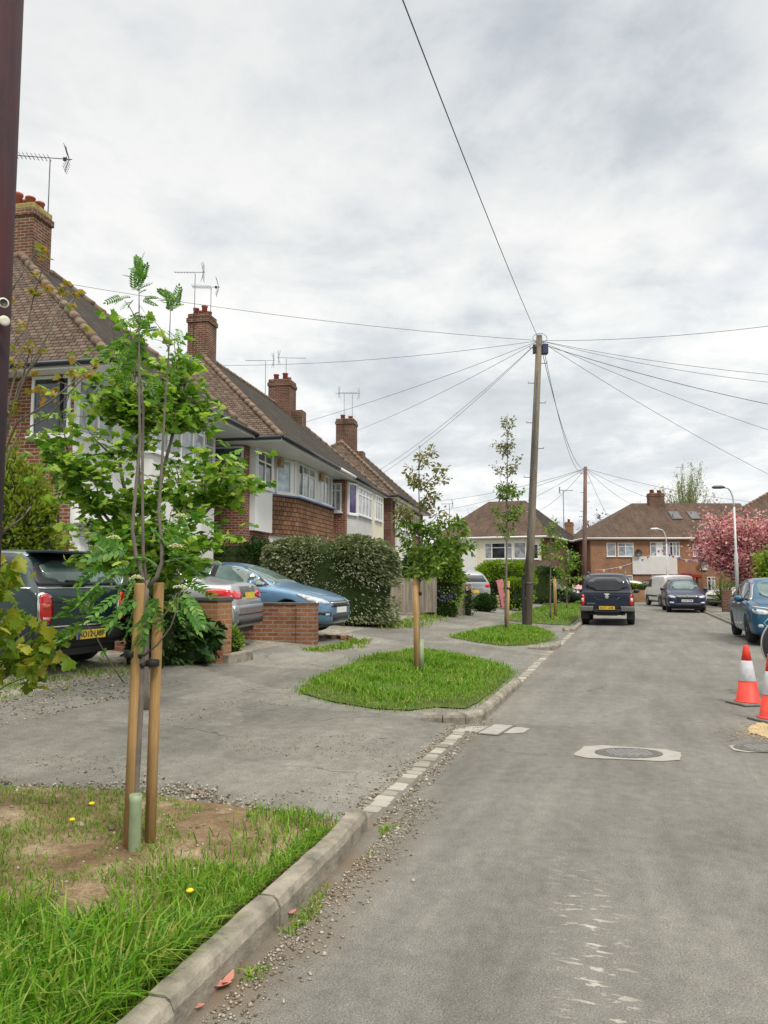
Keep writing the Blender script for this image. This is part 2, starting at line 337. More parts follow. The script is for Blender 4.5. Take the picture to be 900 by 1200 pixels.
# asphalt family: local x = along the street, y = across
def asphalt(name, base, road=True):
    m, nt, P = newmat(name); co = coords(nt); 
    n1 = noise(nt, co, .9, 6, .6); n2 = noise(nt, co, 120, 3, .7); n3 = noise(nt, coords(nt, 'Object', (.22, 1.6, 1)), 1.6, 6, .65)
    r1 = ramp(nt, n1, 0, [(.3, [b*.84 for b in base]), (.7, [b*1.14 for b in base])])
    r2 = ramp(nt, n2, 0, [(.3, (.5,)*3), (.5, (1,)*3), (.7, (1.55,)*3)])
    r3 = ramp(nt, n3, 0, [(.3, (.8,)*3), (.72, (1.2,)*3)])
    c = mix(nt, 1.0, (r1, 0), (r2, 0), 'MULTIPLY'); c = mix(nt, 1.0, c, (r3, 0), 'MULTIPLY')
    # mid-size mottling so the surface is not even
    n4 = noise(nt, co, 9, 6, .7); r4 = ramp(nt, n4, 0, [(.3, (.8,)*3), (.7, (1.18,)*3)]); c = mix(nt, 1.0, c, (r4, 0), 'MULTIPLY')
    vc = nd(nt, 'ShaderNodeTexVoronoi'); vc.inputs['Scale'].default_value = .28 if road else .5; vw = nd(nt, 'ShaderNodeVectorMath', operation='ADD'); lk(nt, co, 0, vw, 0)
    vs_ = nd(nt, 'ShaderNodeVectorMath', operation='SCALE'); vs_.inputs['Scale'].default_value = .25; lk(nt, noise(nt, co, 3, 4), 1, vs_, 0); lk(nt, vs_, 0, vw, 1); lk(nt, vw, 0, vc, 'Vector')
    vb = nd(nt, 'ShaderNodeSeparateXYZ'); lk(nt, vc, 1, vb, 0); rv = ramp(nt, vb, 0, [(.15, (.84,)*3), (.5, (1,)*3), (.85, (1.12,)*3)]) if not road else ramp(nt, vb, 0, [(.2, (.94,)*3), (.8, (1.05,)*3)])
    c = mix(nt, 1.0, c, (rv, 0), 'MULTIPLY')
    # cracks
    wob = noise(nt, co, 2.5, 4); v = nd(nt, 'ShaderNodeTexVoronoi', feature='DISTANCE_TO_EDGE'); v.inputs['Scale'].default_value = .42 if road else .6
    mv = nd(nt, 'ShaderNodeVectorMath', operation='ADD'); lk(nt, co, 0, mv, 0)
    sm = nd(nt, 'ShaderNodeVectorMath', operation='SCALE'); sm.inputs['Scale'].default_value = .5; lk(nt, wob, 1, sm, 0); lk(nt, sm, 0, mv, 1); lk(nt, mv, 0, v, 'Vector')
    cr = ramp(nt, v, 0, [(.0, (1,)*3), (.003, (1,)*3), (.007, (0,)*3)])
    gate = ramp(nt, noise(nt, co, .7, 3), 0, [(.56 if road else .5, (0,)*3), (.66 if road else .58, (1,)*3)])
    cf = math_(nt, 'MULTIPLY', (cr, 0), (gate, 0)); cf = math_(nt, 'MULTIPLY', cf, .6)
    c = mix(nt, cf, c, [b*.3 for b in base])
    # pale specks / grit
    vs = nd(nt, 'ShaderNodeTexVoronoi'); vs.inputs['Scale'].default_value = 14; lk(nt, co, 0, vs, 'Vector')
    sp = ramp(nt, vs, 0, [(.0, (1,)*3), (.045, (1,)*3), (.06, (0,)*3)])
    gate2 = ramp(nt, noise(nt, co, 1.1, 3), 0, [(.5, (0,)*3), (.65, (1,)*3)])
    c = mix(nt, math_(nt, 'MULTIPLY', math_(nt, 'MULTIPLY', (sp, 0), (gate2, 0)), .7), c, (.5, .48, .43))
    if road:
        sx = nd(nt, 'ShaderNodeSeparateXYZ'); lk(nt, co, 0, sx, 0)
        # chalky scrape marks in the middle of the lane, s 2..4.8, t about .1..4
        ctr = math_(nt, 'ADD', math_(nt, 'MULTIPLY', (sx, 0), .13), -.28)
        d = math_(nt, 'ABSOLUTE', math_(nt, 'SUBTRACT', (sx, 1), ctr)); band = math_(nt, 'SUBTRACT', 1.0, math_(nt, 'MULTIPLY', d, 4.4), True)
        e1 = math_(nt, 'MULTIPLY', math_(nt, 'SUBTRACT', 4.9, (sx, 0), True), 1.0, True)
        sn = noise(nt, coords(nt, 'Object', (11, 3.2, 1)), 2.6, 3, .6); sr = ramp(nt, sn, 0, [(.57, (0,)*3), (.62, (1,)*3)])
        f = math_(nt, 'MULTIPLY', math_(nt, 'MULTIPLY', band, e1), (sr, 0)); c = mix(nt, math_(nt, 'MULTIPLY', f, .7), c, (.52, .49, .43))
        soft = math_(nt, 'MULTIPLY', math_(nt, 'MULTIPLY', band, e1), .1); c = mix(nt, soft, c, (.42, .4, .36))
        # dark oil drips and a tar joint down the middle of the lane
        on = ramp(nt, noise(nt, coords(nt, 'Object', (.8, 1.6, 1)), 2.4, 4, .6), 0, [(.66, (0,)*3), (.74, (1,)*3)]); c = mix(nt, math_(nt, 'MULTIPLY', (on, 0), .35), c, [b*.45 for b in base])
        jn = math_(nt, 'ABSOLUTE', math_(nt, 'SUBTRACT', (sx, 1), math_(nt, 'ADD', math_(nt, 'MULTIPLY', (noise(nt, co, .6, 3), 0), .12), -.98)))
        jl = math_(nt, 'SUBTRACT', 1.0, math_(nt, 'MULTIPLY', jn, 70.0), True); c = mix(nt, math_(nt, 'MULTIPLY', jl, .15), c, [b*.4 for b in base])
        # dirt along both kerbs
        k1 = math_(nt, 'SUBTRACT', 1.0, math_(nt, 'MULTIPLY', math_(nt, 'SUBTRACT', 1.62, (sx, 1)), 2.3), True)
        k1 = math_(nt, 'MULTIPLY', k1, (ramp(nt, noise(nt, co, 5, 6, .7), 0, [(.3, (0,)*3), (.5, (1,)*3)]), 0))
        kg = math_(nt, 'ADD', math_(nt, 'MULTIPLY', math_(nt, 'SUBTRACT', 5.4, (sx, 0), True), 1.0, True), .22, True); k1 = math_(nt, 'MULTIPLY', k1, kg)
        kp = ramp(nt, noise(nt, co, 1.7, 5, .7), 0, [(.35, (.25,)*3), (.62, (1,)*3)]); k1 = math_(nt, 'MULTIPLY', k1, (kp, 0))
        c = mix(nt, math_(nt, 'MULTIPLY', k1, 1.1, True), c, (.16, .115, .075))
    setc(nt, P, c); P.inputs['Roughness'].default_value = .9; P.inputs['Specular IOR Level'].default_value = .3
    h = math_(nt, 'ADD', (n2, 0), math_(nt, 'MULTIPLY', cf, -3.0)); bump(nt, P, h, .006, .7)
    return m
M['road'] = asphalt('road_asphalt', (.168, .161, .145))
M['pave'] = asphalt('pavement_asphalt', (.182, .173, .152), False)
def soil(name, ca, cb, cc, sc=3.0):
    m, nt, P = newmat(name); co = coords(nt)
    n = noise(nt, co, sc, 8, .7); r = ramp(nt, n, 0, [(.3, ca), (.5, cb), (.68, cc)])
    n2 = noise(nt, co, 70, 4, .7); r2 = ramp(nt, n2, 0, [(.3, (.65,)*3), (.7, (1.3,)*3)])
    c = mix(nt, 1.0, (r, 0), (r2, 0), 'MULTIPLY'); setc(nt, P, c); P.inputs['Roughness'].default_value = .97; P.inputs['Specular IOR Level'].default_value = .15
    bump(nt, P, (noise(nt, co, 30, 6, .7), 0), .02, .8); return m
M['soil'] = soil('bare_verge_soil', (.1, .062, .035), (.23, .16, .095), (.4, .32, .21))
M['turf'] = soil('turf_soil', (.05, .075, .02), (.08, .11, .03), (.16, .15, .07))
M['gravel'] = soil('gravel_drive', (.14, .13, .11), (.27, .25, .21), (.4, .37, .31), 6)
M['lawnfar'] = soil('rough_ground', (.06, .08, .03), (.1, .12, .05), (.15, .15, .08), .5)
# ------------------------------------------------------------------ world and light
w = bpy.data.worlds.new('World'); SC.world = w; w.use_nodes = True; nt = w.node_tree
bg = nt.nodes['Background']; SUN_EL, SUN_AZ = R(52), R(150)
sky = nd(nt, 'ShaderNodeTexSky', sky_type='NISHITA'); sky.sun_disc = False; sky.sun_elevation = SUN_EL; sky.sun_rotation = SUN_AZ
tc = nd(nt, 'ShaderNodeTexCoord'); sx = nd(nt, 'ShaderNodeSeparateXYZ'); lk(nt, tc, 'Generated', sx, 0)
zz = math_(nt, 'ADD', math_(nt, 'MAXIMUM', (sx, 2), 0.0), .16)
cx = nd(nt, 'ShaderNodeCombineXYZ'); a = math_(nt, 'DIVIDE', (sx, 0), zz); b = math_(nt, 'DIVIDE', (sx, 1), zz)
nt.links.new(a[0].outputs[0], cx.inputs[0]); nt.links.new(b[0].outputs[0], cx.inputs[1])
mp = nd(nt, 'ShaderNodeMapping'); mp.inputs['Location'].default_value = (5.3, 2.9, 1.4); mp.inputs['Scale'].default_value = (1, .9, 1); lk(nt, cx, 0, mp, 0)
n1 = noise(nt, mp, 1.05, 9, .56, .2); n2 = noise(nt, mp, 3.6, 8, .62, .3); n0 = noise(nt, mp, .38, 3, .5)
f = math_(nt, 'ADD', math_(nt, 'MULTIPLY', (n1, 0), .5), math_(nt, 'MULTIPLY', (n2, 0), .22)); f = math_(nt, 'ADD', f, math_(nt, 'MULTIPLY', (n0, 0), .28))
cl = ramp(nt, f[0], 0, [(.37, (3.1, 3.45, 3.8)), (.44, (4.6, 4.9, 5.2)), (.49, (6.7, 6.8, 6.75)), (.55, (8.4, 8.25, 7.9)), (.62, (7.2, 7.2, 7.1))])
# overcast: lower band a little bluer and brighter, zenith brightest (out of frame)
low = ramp(nt, sx, 2, [(.0, (6.3, 6.6, 6.9)), (.16, (7.3, 7.45, 7.5)), (.4, (5.0, 5.2, 5.4)), (.55, (4.3, 4.6, 4.9))])
cmx = mix(nt, .36, (cl, 0), (low, 0))
gap = ramp(nt, noise(nt, mp, .8, 5), 0, [(.6, (0,)*3), (.75, (.5,)*3)]); cmx = mix(nt, (gap, 0), cmx, (sky, 0))
zen = ramp(nt, sx, 2, [(.3, (1,)*3), (.6, (.86, .87, .89)), (.68, (.95,)*3), (.9, (3.7, 3.5, 3.1))]); cmx = mix(nt, 1.0, cmx, (zen, 0), 'MULTIPLY')
nt.links.new(cmx[0].outputs[2], bg.inputs[0]); bg.inputs[1].default_value = .1
sl = bpy.data.lights.new('sun', 'SUN'); sl.energy = 1.5; sl.angle = R(11); sl.color = (1, .93, .83)
so = bpy.data.objects.new('sun', sl); COL.objects.link(so)
sd = Vector((math.sin(SUN_AZ)*math.cos(SUN_EL), math.cos(SUN_AZ)*math.cos(SUN_EL), math.sin(SUN_EL)))
so.rotation_euler = sd.to_track_quat('Z', 'Y').to_euler()
# ------------------------------------------------------------------ camera
cd = bpy.data.cameras.new('camera'); co_ = bpy.data.objects.new('camera', cd); COL.objects.link(co_)
cd.sensor_fit = 'VERTICAL'; cd.sensor_height = 36; cd.lens = 27; cd.clip_end = 2000; cd.clip_start = .05
co_.location = CAM; co_.rotation_euler = (R(90)+PITCH, 0, 0); SC.camera = co_
SC.view_settings.view_transform = 'Standard'; SC.view_settings.look = 'None'; SC.view_settings.exposure = .5; SC.view_settings.gamma = 1
# ------------------------------------------------------------------ sheets in the street frame (local x = s, y = t)
def in_street(o): o.rotation_euler = (0, 0, STREET); return o
def sheet(name, s0, s1, t0, t1, ds, dt, zf, m, kind='structure'):
    ns, ntt = max(1, int((s1-s0)/ds)), max(1, int((t1-t0)/dt)); V = []; F = []
    for i in range(ns+1):
        for j in range(ntt+1):
            s, t = s0+(s1-s0)*i/ns, t0+(t1-t0)*j/ntt; V.append((s, t, zf(s, t)))
    for i in range(ns):
        for j in range(ntt):
            a = i*(ntt+1)+j; F.append((a, a+ntt+1, a+ntt+2, a+1))
    b = MB(); b.add(V, F); o = in_street(b.build(name, m, None, True)); return tag(o, kind=kind)
g = MB().quad((-900, -900, -.3), (900, -900, -.3), (900, 900, -.3), (-900, 900, -.3)).build('ground', M['lawnfar']); tag(g, kind='structure')
sheet('road', -10, 66, -3.55, 1.72, 76, 5.3, lambda s, t: 0, M['road'])
sheet('pavement', -8, 66, 1.715, 6.3, .6, .35, lambda s, t: H(s, t)-.004, M['pave'])
sheet('driveway', -8, 66, 6.29, 13.5, 1, .6, lambda s, t: H(s, t)-.006, M['gravel'])
sheet('terrain', -30, 110, 13.49, 70, 5, 5, lambda s, t: H(s, t)-.01, M['lawnfar'])
sheet('pavement', -8, 66, -6.2, -3.56, 2, .5, lambda s, t: .12 if t < -3.6 else .1, M['pave'])
sheet('terrain', -30, 110, -60, -6.19, 5, 5, lambda s, t: .13, M['lawnfar'])
sheet('side_road', 58, 64, -3.5, 40, 2, 2, lambda s, t: H(s, t)+.012 if t > 1.7 else .005, M['road'])
sheet('terrain', 66, 110, -6.2, 13.5, 5, 3, lambda s, t: .1, M['lawnfar'])
# ------------------------------------------------------------------ kerbs
def kerb(path, name='kerb', wdt=.105, h=.11, seg=.9):
    """path = list of (s,t), kerb lies on the left of the road; stones with small joints"""
    b = MB(); pts = []
    for (a, c) in zip(path, path[1:]):
        L = math.hypot(c[0]-a[0], c[1]-a[1]); k = max(1, round(L/seg))
        for i in range(k): pts.append((a[0]+(c[0]-a[0])*i/k, a[1]+(c[1]-a[1])*i/k))
    pts.append(path[-1])
    for i in range(len(pts)-1):
        a, c = Vector((*pts[i], 0)), Vector((*pts[i+1], 0)); d = (c-a).normalized(); nrm = Vector((-d.y, d.x, 0)); a = a+d*.006; c = c-d*.006
        j1, j2 = random.uniform(-.006, .006), random.uniform(-.006, .006); prof = [(0, -.1), (0, h*.62), (.018, h*.9), (.04, h), (wdt, h), (wdt, -.1)]
        vs = []
        n = 12 if a.x < 13 else 4
        for q in range(n+1):
            p = a.lerp(c, q/n); w1 = random.uniform(-.0022, .0022)
            for (x, z) in prof: vs.append(p+nrm*(x+(w1 if z > 0 else 0)+j1)+Vector((0, 0, z+(random.uniform(-.0028, .002)+j2 if z > 0 else 0))))
        fs = [(q*6+r, (q+1)*6+r, (q+1)*6+r+1, q*6+r+1) for q in range(n) for r in range(5)]+[(0, 1, 2, 3, 4, 5), tuple(n*6+r for r in range(6))[::-1]]
        b.add(vs, fs)
    o = in_street(b.build(name, M['concrete'], None, False, fix=True)); return tag(o, kind='structure')
kerb([(-4, 1.57), (2.5, 1.57), (4.3, 1.6), (4.84, 1.64)], h=.125)
kerb([(8.42, 2.22), (8.45, 2.0), (8.55, 1.76), (8.85, 1.62), (9.4, 1.6), (11.95, 1.6)])
kerb([(17.7, 2.2), (17.75, 1.95), (17.95, 1.7), (18.4, 1.6), (19.2, 1.6)])
kerb([(24.3, 1.9), (24.6, 1.62), (25.5, 1.6), (50, 1.6)])
rk = kerb([(64, -3.42), (-6, -3.42)], h=.1)
# granite sett channel across each crossover
def setts(s0, s1, t, w0=.125):
    b = MB(); s = s0
    while s < s1:
        L = random.uniform(.1, .15); j = random.uniform(-.012, .012); zz = .012+random.uniform(-.006, .008); w_ = w0+random.uniform(-.015, .015)
        ins = .014; th = random.uniform(-.05, .05); c, sn = math.cos(th), math.sin(th); cx_, cy_ = s+L/2, t+j
        def P(x, y, z): return (cx_+x*c-y*sn, cy_+x*sn+y*c, z)
        hl, hw = L/2-.016, w_/2
        vs = [P(-hl, -hw, -.05), P(hl, -hw, -.05), P(hl, hw, -.05), P(-hl, hw, -.05), P(-hl, -hw, zz-.01), P(hl, -hw, zz-.01), P(hl, hw, zz-.01), P(-hl, hw, zz-.01),
              P(-hl+ins, -hw+ins, zz), P(hl-ins, -hw+ins, zz), P(hl-ins, hw-ins, zz), P(-hl+ins, hw-ins, zz)]
        b.add(vs, [(0, 1, 5, 4), (1, 2, 6, 5), (2, 3, 7, 6), (3, 0, 4, 7), (4, 5, 9, 8), (5, 6, 10, 9), (6, 7, 11, 10), (7, 4, 8, 11), (8, 9, 10, 11)])
        s += L+random.choice((0, 0, .01, .03))
    o = in_street(b.build('sett_channel', M['sett'])); return tag(o, kind='structure')
setts(5.15, 8.25, 1.74); setts(12.05, 17.6, 1.7, .14); setts(19.4, 24.2, 1.66, .14)
# ------------------------------------------------------------------ grass
def blades(name, n, sampler, m, lean=.35, wid=.0045):
    P = []; Hh = []
    tries = 0
    while len(P) < n and tries < n*12:
        tries += 1; r = sampler()
        if r: P.append(r[0]); Hh.append(r[1])
    P = np.array(P); Hh = np.array(Hh)*rng.uniform(.55, 1.25, len(Hh)); N = len(P)
    az = rng.uniform(0, 2*np.pi, N); ln = rng.uniform(0, lean, N)*2
    D = np.stack([np.cos(az), np.sin(az), np.zeros(N)], 1); fa = rng.uniform(0, 2*np.pi, N)
    W = np.stack([np.cos(fa), np.sin(fa), np.zeros(N)], 1)*(wid*(.6+Hh*5))[:, None]
    up = np.array([0, 0, 1.0])
    b0, b1 = P-W, P+W; mid = P+up*(Hh*.6)[:, None]+D*(Hh*ln*.3)[:, None]; tip = P+up*(Hh*(1-ln*.25))[:, None]+D*(Hh*ln)[:, None]
    V = np.stack([b0, b1, mid-W*.8, mid+W*.8, tip], 1).reshape(-1, 3)
    T = np.array([[0, 1, 3], [0, 3, 2], [2, 3, 4]])[None]+(np.arange(N)*5)[:, None, None]
    return trimesh(name, V, T.reshape(-1, 3), m)
M['grass'] = leafmat('lush_grass', [(.05, .15, .008), (.08, .22, .01), (.12, .3, .014), (.18, .36, .02), (.24, .4, .04), (.32, .36, .09)], .35, .5)
M['grass_dry'] = leafmat('verge_grass', [(.09, .22, .01), (.14, .29, .02), (.21, .34, .04), (.32, .32, .11)], .3, .6)
def nz(x, y, s=1.0, o=0):
    from mathutils import noise as mn
    return mn.noise(Vector((x*s+o, y*s-o, o*.7)))
def island(name, poly_px=None, poly=None, lift=.06, step=.16, soilm='turf', edge=.25):
    if poly is None: poly = [(G(u, v).x, G(u, v).y) for u, v in poly_px]
    poly = poly
    if sum(poly[i][0]*poly[(i+1) % len(poly)][1]-poly[(i+1) % len(poly)][0]*poly[i][1] for i in range(len(poly))) < 0: poly = poly[::-1]
    V, F = fillpoly(poly, step, .2)
    def zf(x, y):
        d = pdist((x, y), poly); k = min(1, d/.45); return ground(x, y)+.012+max(0, .085-ground(x, y))*min(1, d/.1)*1.0+lift*k+nz(x, y, 1.7)*.03*k
    b = MB(); b.add([(x, y, zf(x, y)) for x, y in V], F)
    o = tag(b.build(name, M[soilm], None, True), kind='structure'); return poly, zf
def psample(poly):
    x0, x1 = min(p[0] for p in poly), max(p[0] for p in poly); y0, y1 = min(p[1] for p in poly), max(p[1] for p in poly)
    while True:
        q = (random.uniform(x0, x1), random.uniform(y0, y1))
        if inside(q, poly): return q
# near verge
KE = Vector((-.17, 5.02, 0))
vp = [wst(4.78, 1.78), Vector((-.42, 5.13, 0)), Vector((-1.1, 5.36, 0)), Vector((-1.9, 5.52, 0)), Vector((-2.6, 5.42, 0)), Vector((-3.6, 5.1, 0)), wst(.8, 5.4), wst(-3, 5.3), wst(-3, 1.72), wst(0, 1.72), wst(3, 1.72), wst(4.3, 1.74)]
vpoly = [(p.x, p.y) for p in vp]
verge, vz = island('verge', poly=vpoly, lift=.02, step=.14, soilm='soil', edge=0)
def lush(x, y):
    s, t = st(Vector((x, y, 0))); lim = 3.75 if x < -1.6 else 3.75-.55*min(1, (x+1.6)/.8) if x < -.8 else 3.35+(x+.8)*2.2
    lim += nz(x, y, 2.2, 5)*.25
    a = max(0, min(1, (lim-y)/.35)); k = max(0, min(1, 1-abs(t-2.0)/.42))*(.95 if s < 3.7 else .3)*(nz(x, y, 3, 2)*.6+.8)
    return a, k
def vs_lush():
    q = psample(verge); a, k = lush(*q); 
    if random.random() > max(a, .0): return None
    return (q[0], q[1], vz(*q)-.005), .16+.08*nz(q[0], q[1], 1.5)+.02
def vs_mid():
    q = psample(verge); a, k = lush(*q)
    if random.random() > k: return None
    return (q[0], q[1], vz(*q)-.005), .075+.03*nz(q[0], q[1], 2.5)
def vs_sparse():
    q = psample(verge); n = nz(q[0], q[1], 2.3, 9)+.55*nz(q[0], q[1], 6, 3)+(.3 if q[0] < -1.5 else -.02)+(.25 if q[1] < 4.0 else 0)
    if n < .0: return None
    return (q[0], q[1], vz(*q)-.004), .035+.03*max(0, n)
def vs_kerb():
    s = random.uniform(-.5, 3.4) if random.random() < .8 else random.uniform(3.4, 4.4); t = 1.74+abs(random.gauss(0, .05)); p = wst(s, t)
    return (p.x, p.y, .1), (.13 if s < 3 else .06)*random.uniform(.6, 1.2)
g0 = tag(blades('grass', 9000, vs_kerb, M['grass'], .95, .0032), kind='stuff')
g1 = blades('grass', 60000, vs_lush, M['grass'], .75, .0032); g2 = blades('grass', 15000, vs_mid, M['grass'], .6, .0034); g3 = blades('grass', 52000, vs_sparse, M['grass_dry'], .9, .0036)
for o in (g1, g2, g3): tag(o, kind='stuff')
ISL = []
def grass_island(px, n, h=.09, m='grass', wid=.006, rag=.2):
    poly, zf = island('verge', px)
    V0 = None
    def sm():
        q = psample(poly); q2 = (q[0]+random.gauss(0, rag*.4), q[1]+random.gauss(0, rag*.4)); d = pdist(q, poly)
        n_ = nz(q[0], q[1], 1.6, 4)
        if d < .35 and random.random() < .45: return None
        if st(Vector((*q2, 0)))[1] < 1.72: return None
        n2_ = nz(q[0], q[1], 4.5, 8)
        return (q2[0], q2[1], zf(*q)-.01), h*(.75+.9*max(-.5, n_)+.7*n2_)*(.6 if d < .2 else 1)
    tag(blades('grass', int(n*.75), sm, M[m], .7, wid), kind='stuff')
    def sd():
        q = psample(poly); d = pdist(q, poly)
        if d > .12+.5*random.random()+.5*max(0, nz(q[0], q[1], 1.3, 2)): return None
        q2 = (q[0]+random.gauss(0, rag*.6), q[1]+random.gauss(0, rag*.6))
        if st(Vector((*q2, 0)))[1] < 1.72: return None
        return (q2[0], q2[1], (zf(*q) if inside(q2, poly) else ground(*q2))-.004), h*.4*random.uniform(.5, 1.3)
    tag(blades('grass', int(n*.3), sd, M['grass_dry'], .9, wid), kind='stuff')
grass_island([(350, 812), (370, 797), (394, 786), (430, 772), (463, 765), (500, 764), (535, 768), (572, 778), (600, 789), (594, 797), (560, 824), (545, 831), (508, 829), (480, 833), (440, 831), (390, 823)], 46000, .1, wid=.0055)
grass_island([(528, 747), (545, 741), (575, 736), (605, 733), (635, 738), (646, 745), (648, 750), (618, 756), (590, 757), (555, 752)], 22000, .1, wid=.008)
grass_island([(590, 727), (603, 718), (630, 712), (655, 706), (677, 701), (700, 697), (720, 697), (722, 705), (690, 716), (678, 724), (668, 733), (645, 732), (620, 730)], 26000, .1, wid=.011)
# weeds along walls, gutter grit
def scatter_line(name, n, path, spread, h, m, wid=.006):
    def sm():
        i = random.randrange(len(path)-1); k = random.random(); a, c = path[i], path[i+1]
        s, t = a[0]+(c[0]-a[0])*k+random.gauss(0, spread), a[1]+(c[1]-a[1])*k+random.gauss(0, spread); p = wst(s, t)
        if nz(p.x, p.y, 3) < -.1: return None
        return (p.x, p.y, H(s, t)-.005), h*random.uniform(.4, 1.4)
    return tag(blades(name, n, sm, M[m], .8, wid), kind='stuff')
scatter_line('weeds', 500, [(2.9, 1.5), (4.9, 1.53)], .025, .03, 'grass_dry')
scatter_line('weeds', 3500, [(9.2, 6.5), (7.2, 6.9), (6.2, 6.6), (5.2, 7.2)], .3, .05, 'grass_dry')
scatter_line('weeds', 2500, [(19.5, 6.2), (21.5, 6.0), (26, 6.3), (27, 6.4)], .25, .1, 'grass_dry', .012)
scatter_line('weeds', 1500, [(13.2, 5.6), (14.5, 5.3), (16, 5.6)], .12, .07, 'grass_dry', .01)
# grit and pebbles: one stuff object, irregular little stones
def pebbles(name, n, sm, m, r0, r1):
    V = []; T = []
    base = np.array([(1, 0, 0), (-1, 0, 0), (0, 1, 0), (0, -1, 0), (0, 0, .7), (0, 0, -.5)], float)
    tri = np.array([(0, 2, 4), (2, 1, 4), (1, 3, 4), (3, 0, 4), (2, 0, 5), (1, 2, 5), (3, 1, 5), (0, 3, 5)])
    k = 0
    while k < n:
        p = sm()
        if p is None: continue
        r = random.uniform(r0, r1)*(2 if random.random() < .04 else 1); a = random.uniform(0, 6.28); R_ = np.array([[math.cos(a), -math.sin(a), 0], [math.sin(a), math.cos(a), 0], [0, 0, 1]])
        V.append((base*rng.uniform(.6, 1.2, (6, 3))*r)@R_.T+np.array(p)); T.append(tri+6*k); k += 1
    return tag(trimesh(name, np.concatenate(V), np.concatenate(T), m), kind='stuff')
def _m(name, cols): return leafmat(name, cols, 0, .9)
M['grit'] = _m('gutter_grit', [(.12, .09, .06), (.22, .18, .13), (.32, .28, .22), (.42, .38, .32)])
def s_gut():
    s = random.uniform(2.2, 5.6); t = 1.52-abs(random.gauss(0, .1)); return tuple(wst(s, t, .003))
pebbles('gravel', 1500, s_gut, M['grit'], .003, .011)
def s_set():
    s = random.uniform(4.9, 9); t = 1.72+random.choice((-1, 1))*(.08+abs(random.gauss(0, .06))); return tuple(wst(s, t, max(.004, H(s, t))))
pebbles('gravel', 1300, s_set, M['grit'], .004, .014)
def s_back():
    x = random.uniform(-3.3, -.5); y = 5.35+.12*math.sin(x*3)+random.gauss(0, .1)+(.15 if x < -1.2 else 0); return (x, y, ground(x, y)+.006)
pebbles('gravel', 1500, s_back, M['grit'], .005, .017)
def s_dr():
    x, y = wst(random.uniform(4.5, 8.5), random.uniform(5.4, 8.5)).xy; return (x, y, ground(x, y)+.0)
pebbles('gravel', 2600, s_dr, M['grit'], .006, .02)
def s_cro():
    s, t = random.uniform(4.9, 8.4), random.uniform(1.9, 4.5); p = wst(s, t)
    if nz(p.x, p.y, .9, 3) < .12: return None
    return (p.x, p.y, H(s, t)+.0)
pebbles('gravel', 900, s_cro, M['grit'], .003, .01)
def s_soil():
    q = psample(verge)
    return None if q[1] < 3.4 else (q[0], q[1], vz(*q)+.002)
pebbles('gravel', 420, s_soil, M['grit'], .004, .018)
# pink fallen petals / leaves in the gutter and a few dandelions: countable
M['petal'] = plain('dry_pink_leaf', (.5, .2, .15), .6, var=.25, nscale=20)
M['dandelion'] = plain('dandelion_yellow', (.75, .55, .02), .7, var=.1)
for i, (u, v, sz, lab) in enumerate([(252, 1158, .06, 'large curled pink leaf lying in the gutter, longer of a touching pair'), (268, 1152, .045, 'small upright pink leaf leaning on the large curled one in the gutter'), (225, 1183, .04, 'flat round pink leaf in the gutter nearest the bottom edge of the picture'),
      (279, 1127, .03, 'small dark pink leaf in the gutter beyond the curled pair'), (340, 1073, .035, 'brownish pink leaf in the gutter grit, farthest up the kerb')]):
    p = gz(u, v, .004); b = MB(); n = 7; rr = []
    for k in range(n):
        x = (k/(n-1)-.5)*sz*2; wd = sz*.42*math.sin(math.pi*(k+.25)/(n-.5)); zc = .012+.35*sz*(x/sz)**2
        rr += [(x, -wd, zc+wd*.35), (x, 0, zc), (x, wd, zc+wd*.35)]
    fs = [(k*3+j, k*3+j+3, k*3+j+4, k*3+j+1) for k in range(n-1) for j in range(2)]
    b.add(rr, fs); o = b.build('fallen_leaf', M['petal'], None, True); o.location = p; o.rotation_euler = (random.uniform(-.2, .2), random.uniform(-.3, .3), [.1, 1.3, .3, 2, .8][i])
    tag(o, lab, 'leaf', 'fallen pink leaves in the gutter')
for i, (u, v, lab) in enumerate([(107, 956, 'yellow dandelion flower in the bare soil, nearer the timber stakes'), (84, 974, 'yellow dandelion flower in the verge, left of and nearer than its neighbour'), (222, 1058, 'small yellow dandelion flower at the top of the tall grass near the kerb')]):
    p = gz(u, v, .12); z = vz(p.x, p.y) if inside((p.x, p.y), verge) else .1
    t = thing('dandelion', lab, 'flower', (p.x, p.y, z), 0, 'dandelions in the verge')
    MB().tube([(0, 0, -.01), (0, 0, .05)], .0018, 5).build('stem', M['grass'], t)
    MB().lathe([(.004, .048), (.014, .052), (.02, .06), (.012, .066), (.001, .068)], n=12).build('flower_head', M['dandelion'], t, True)
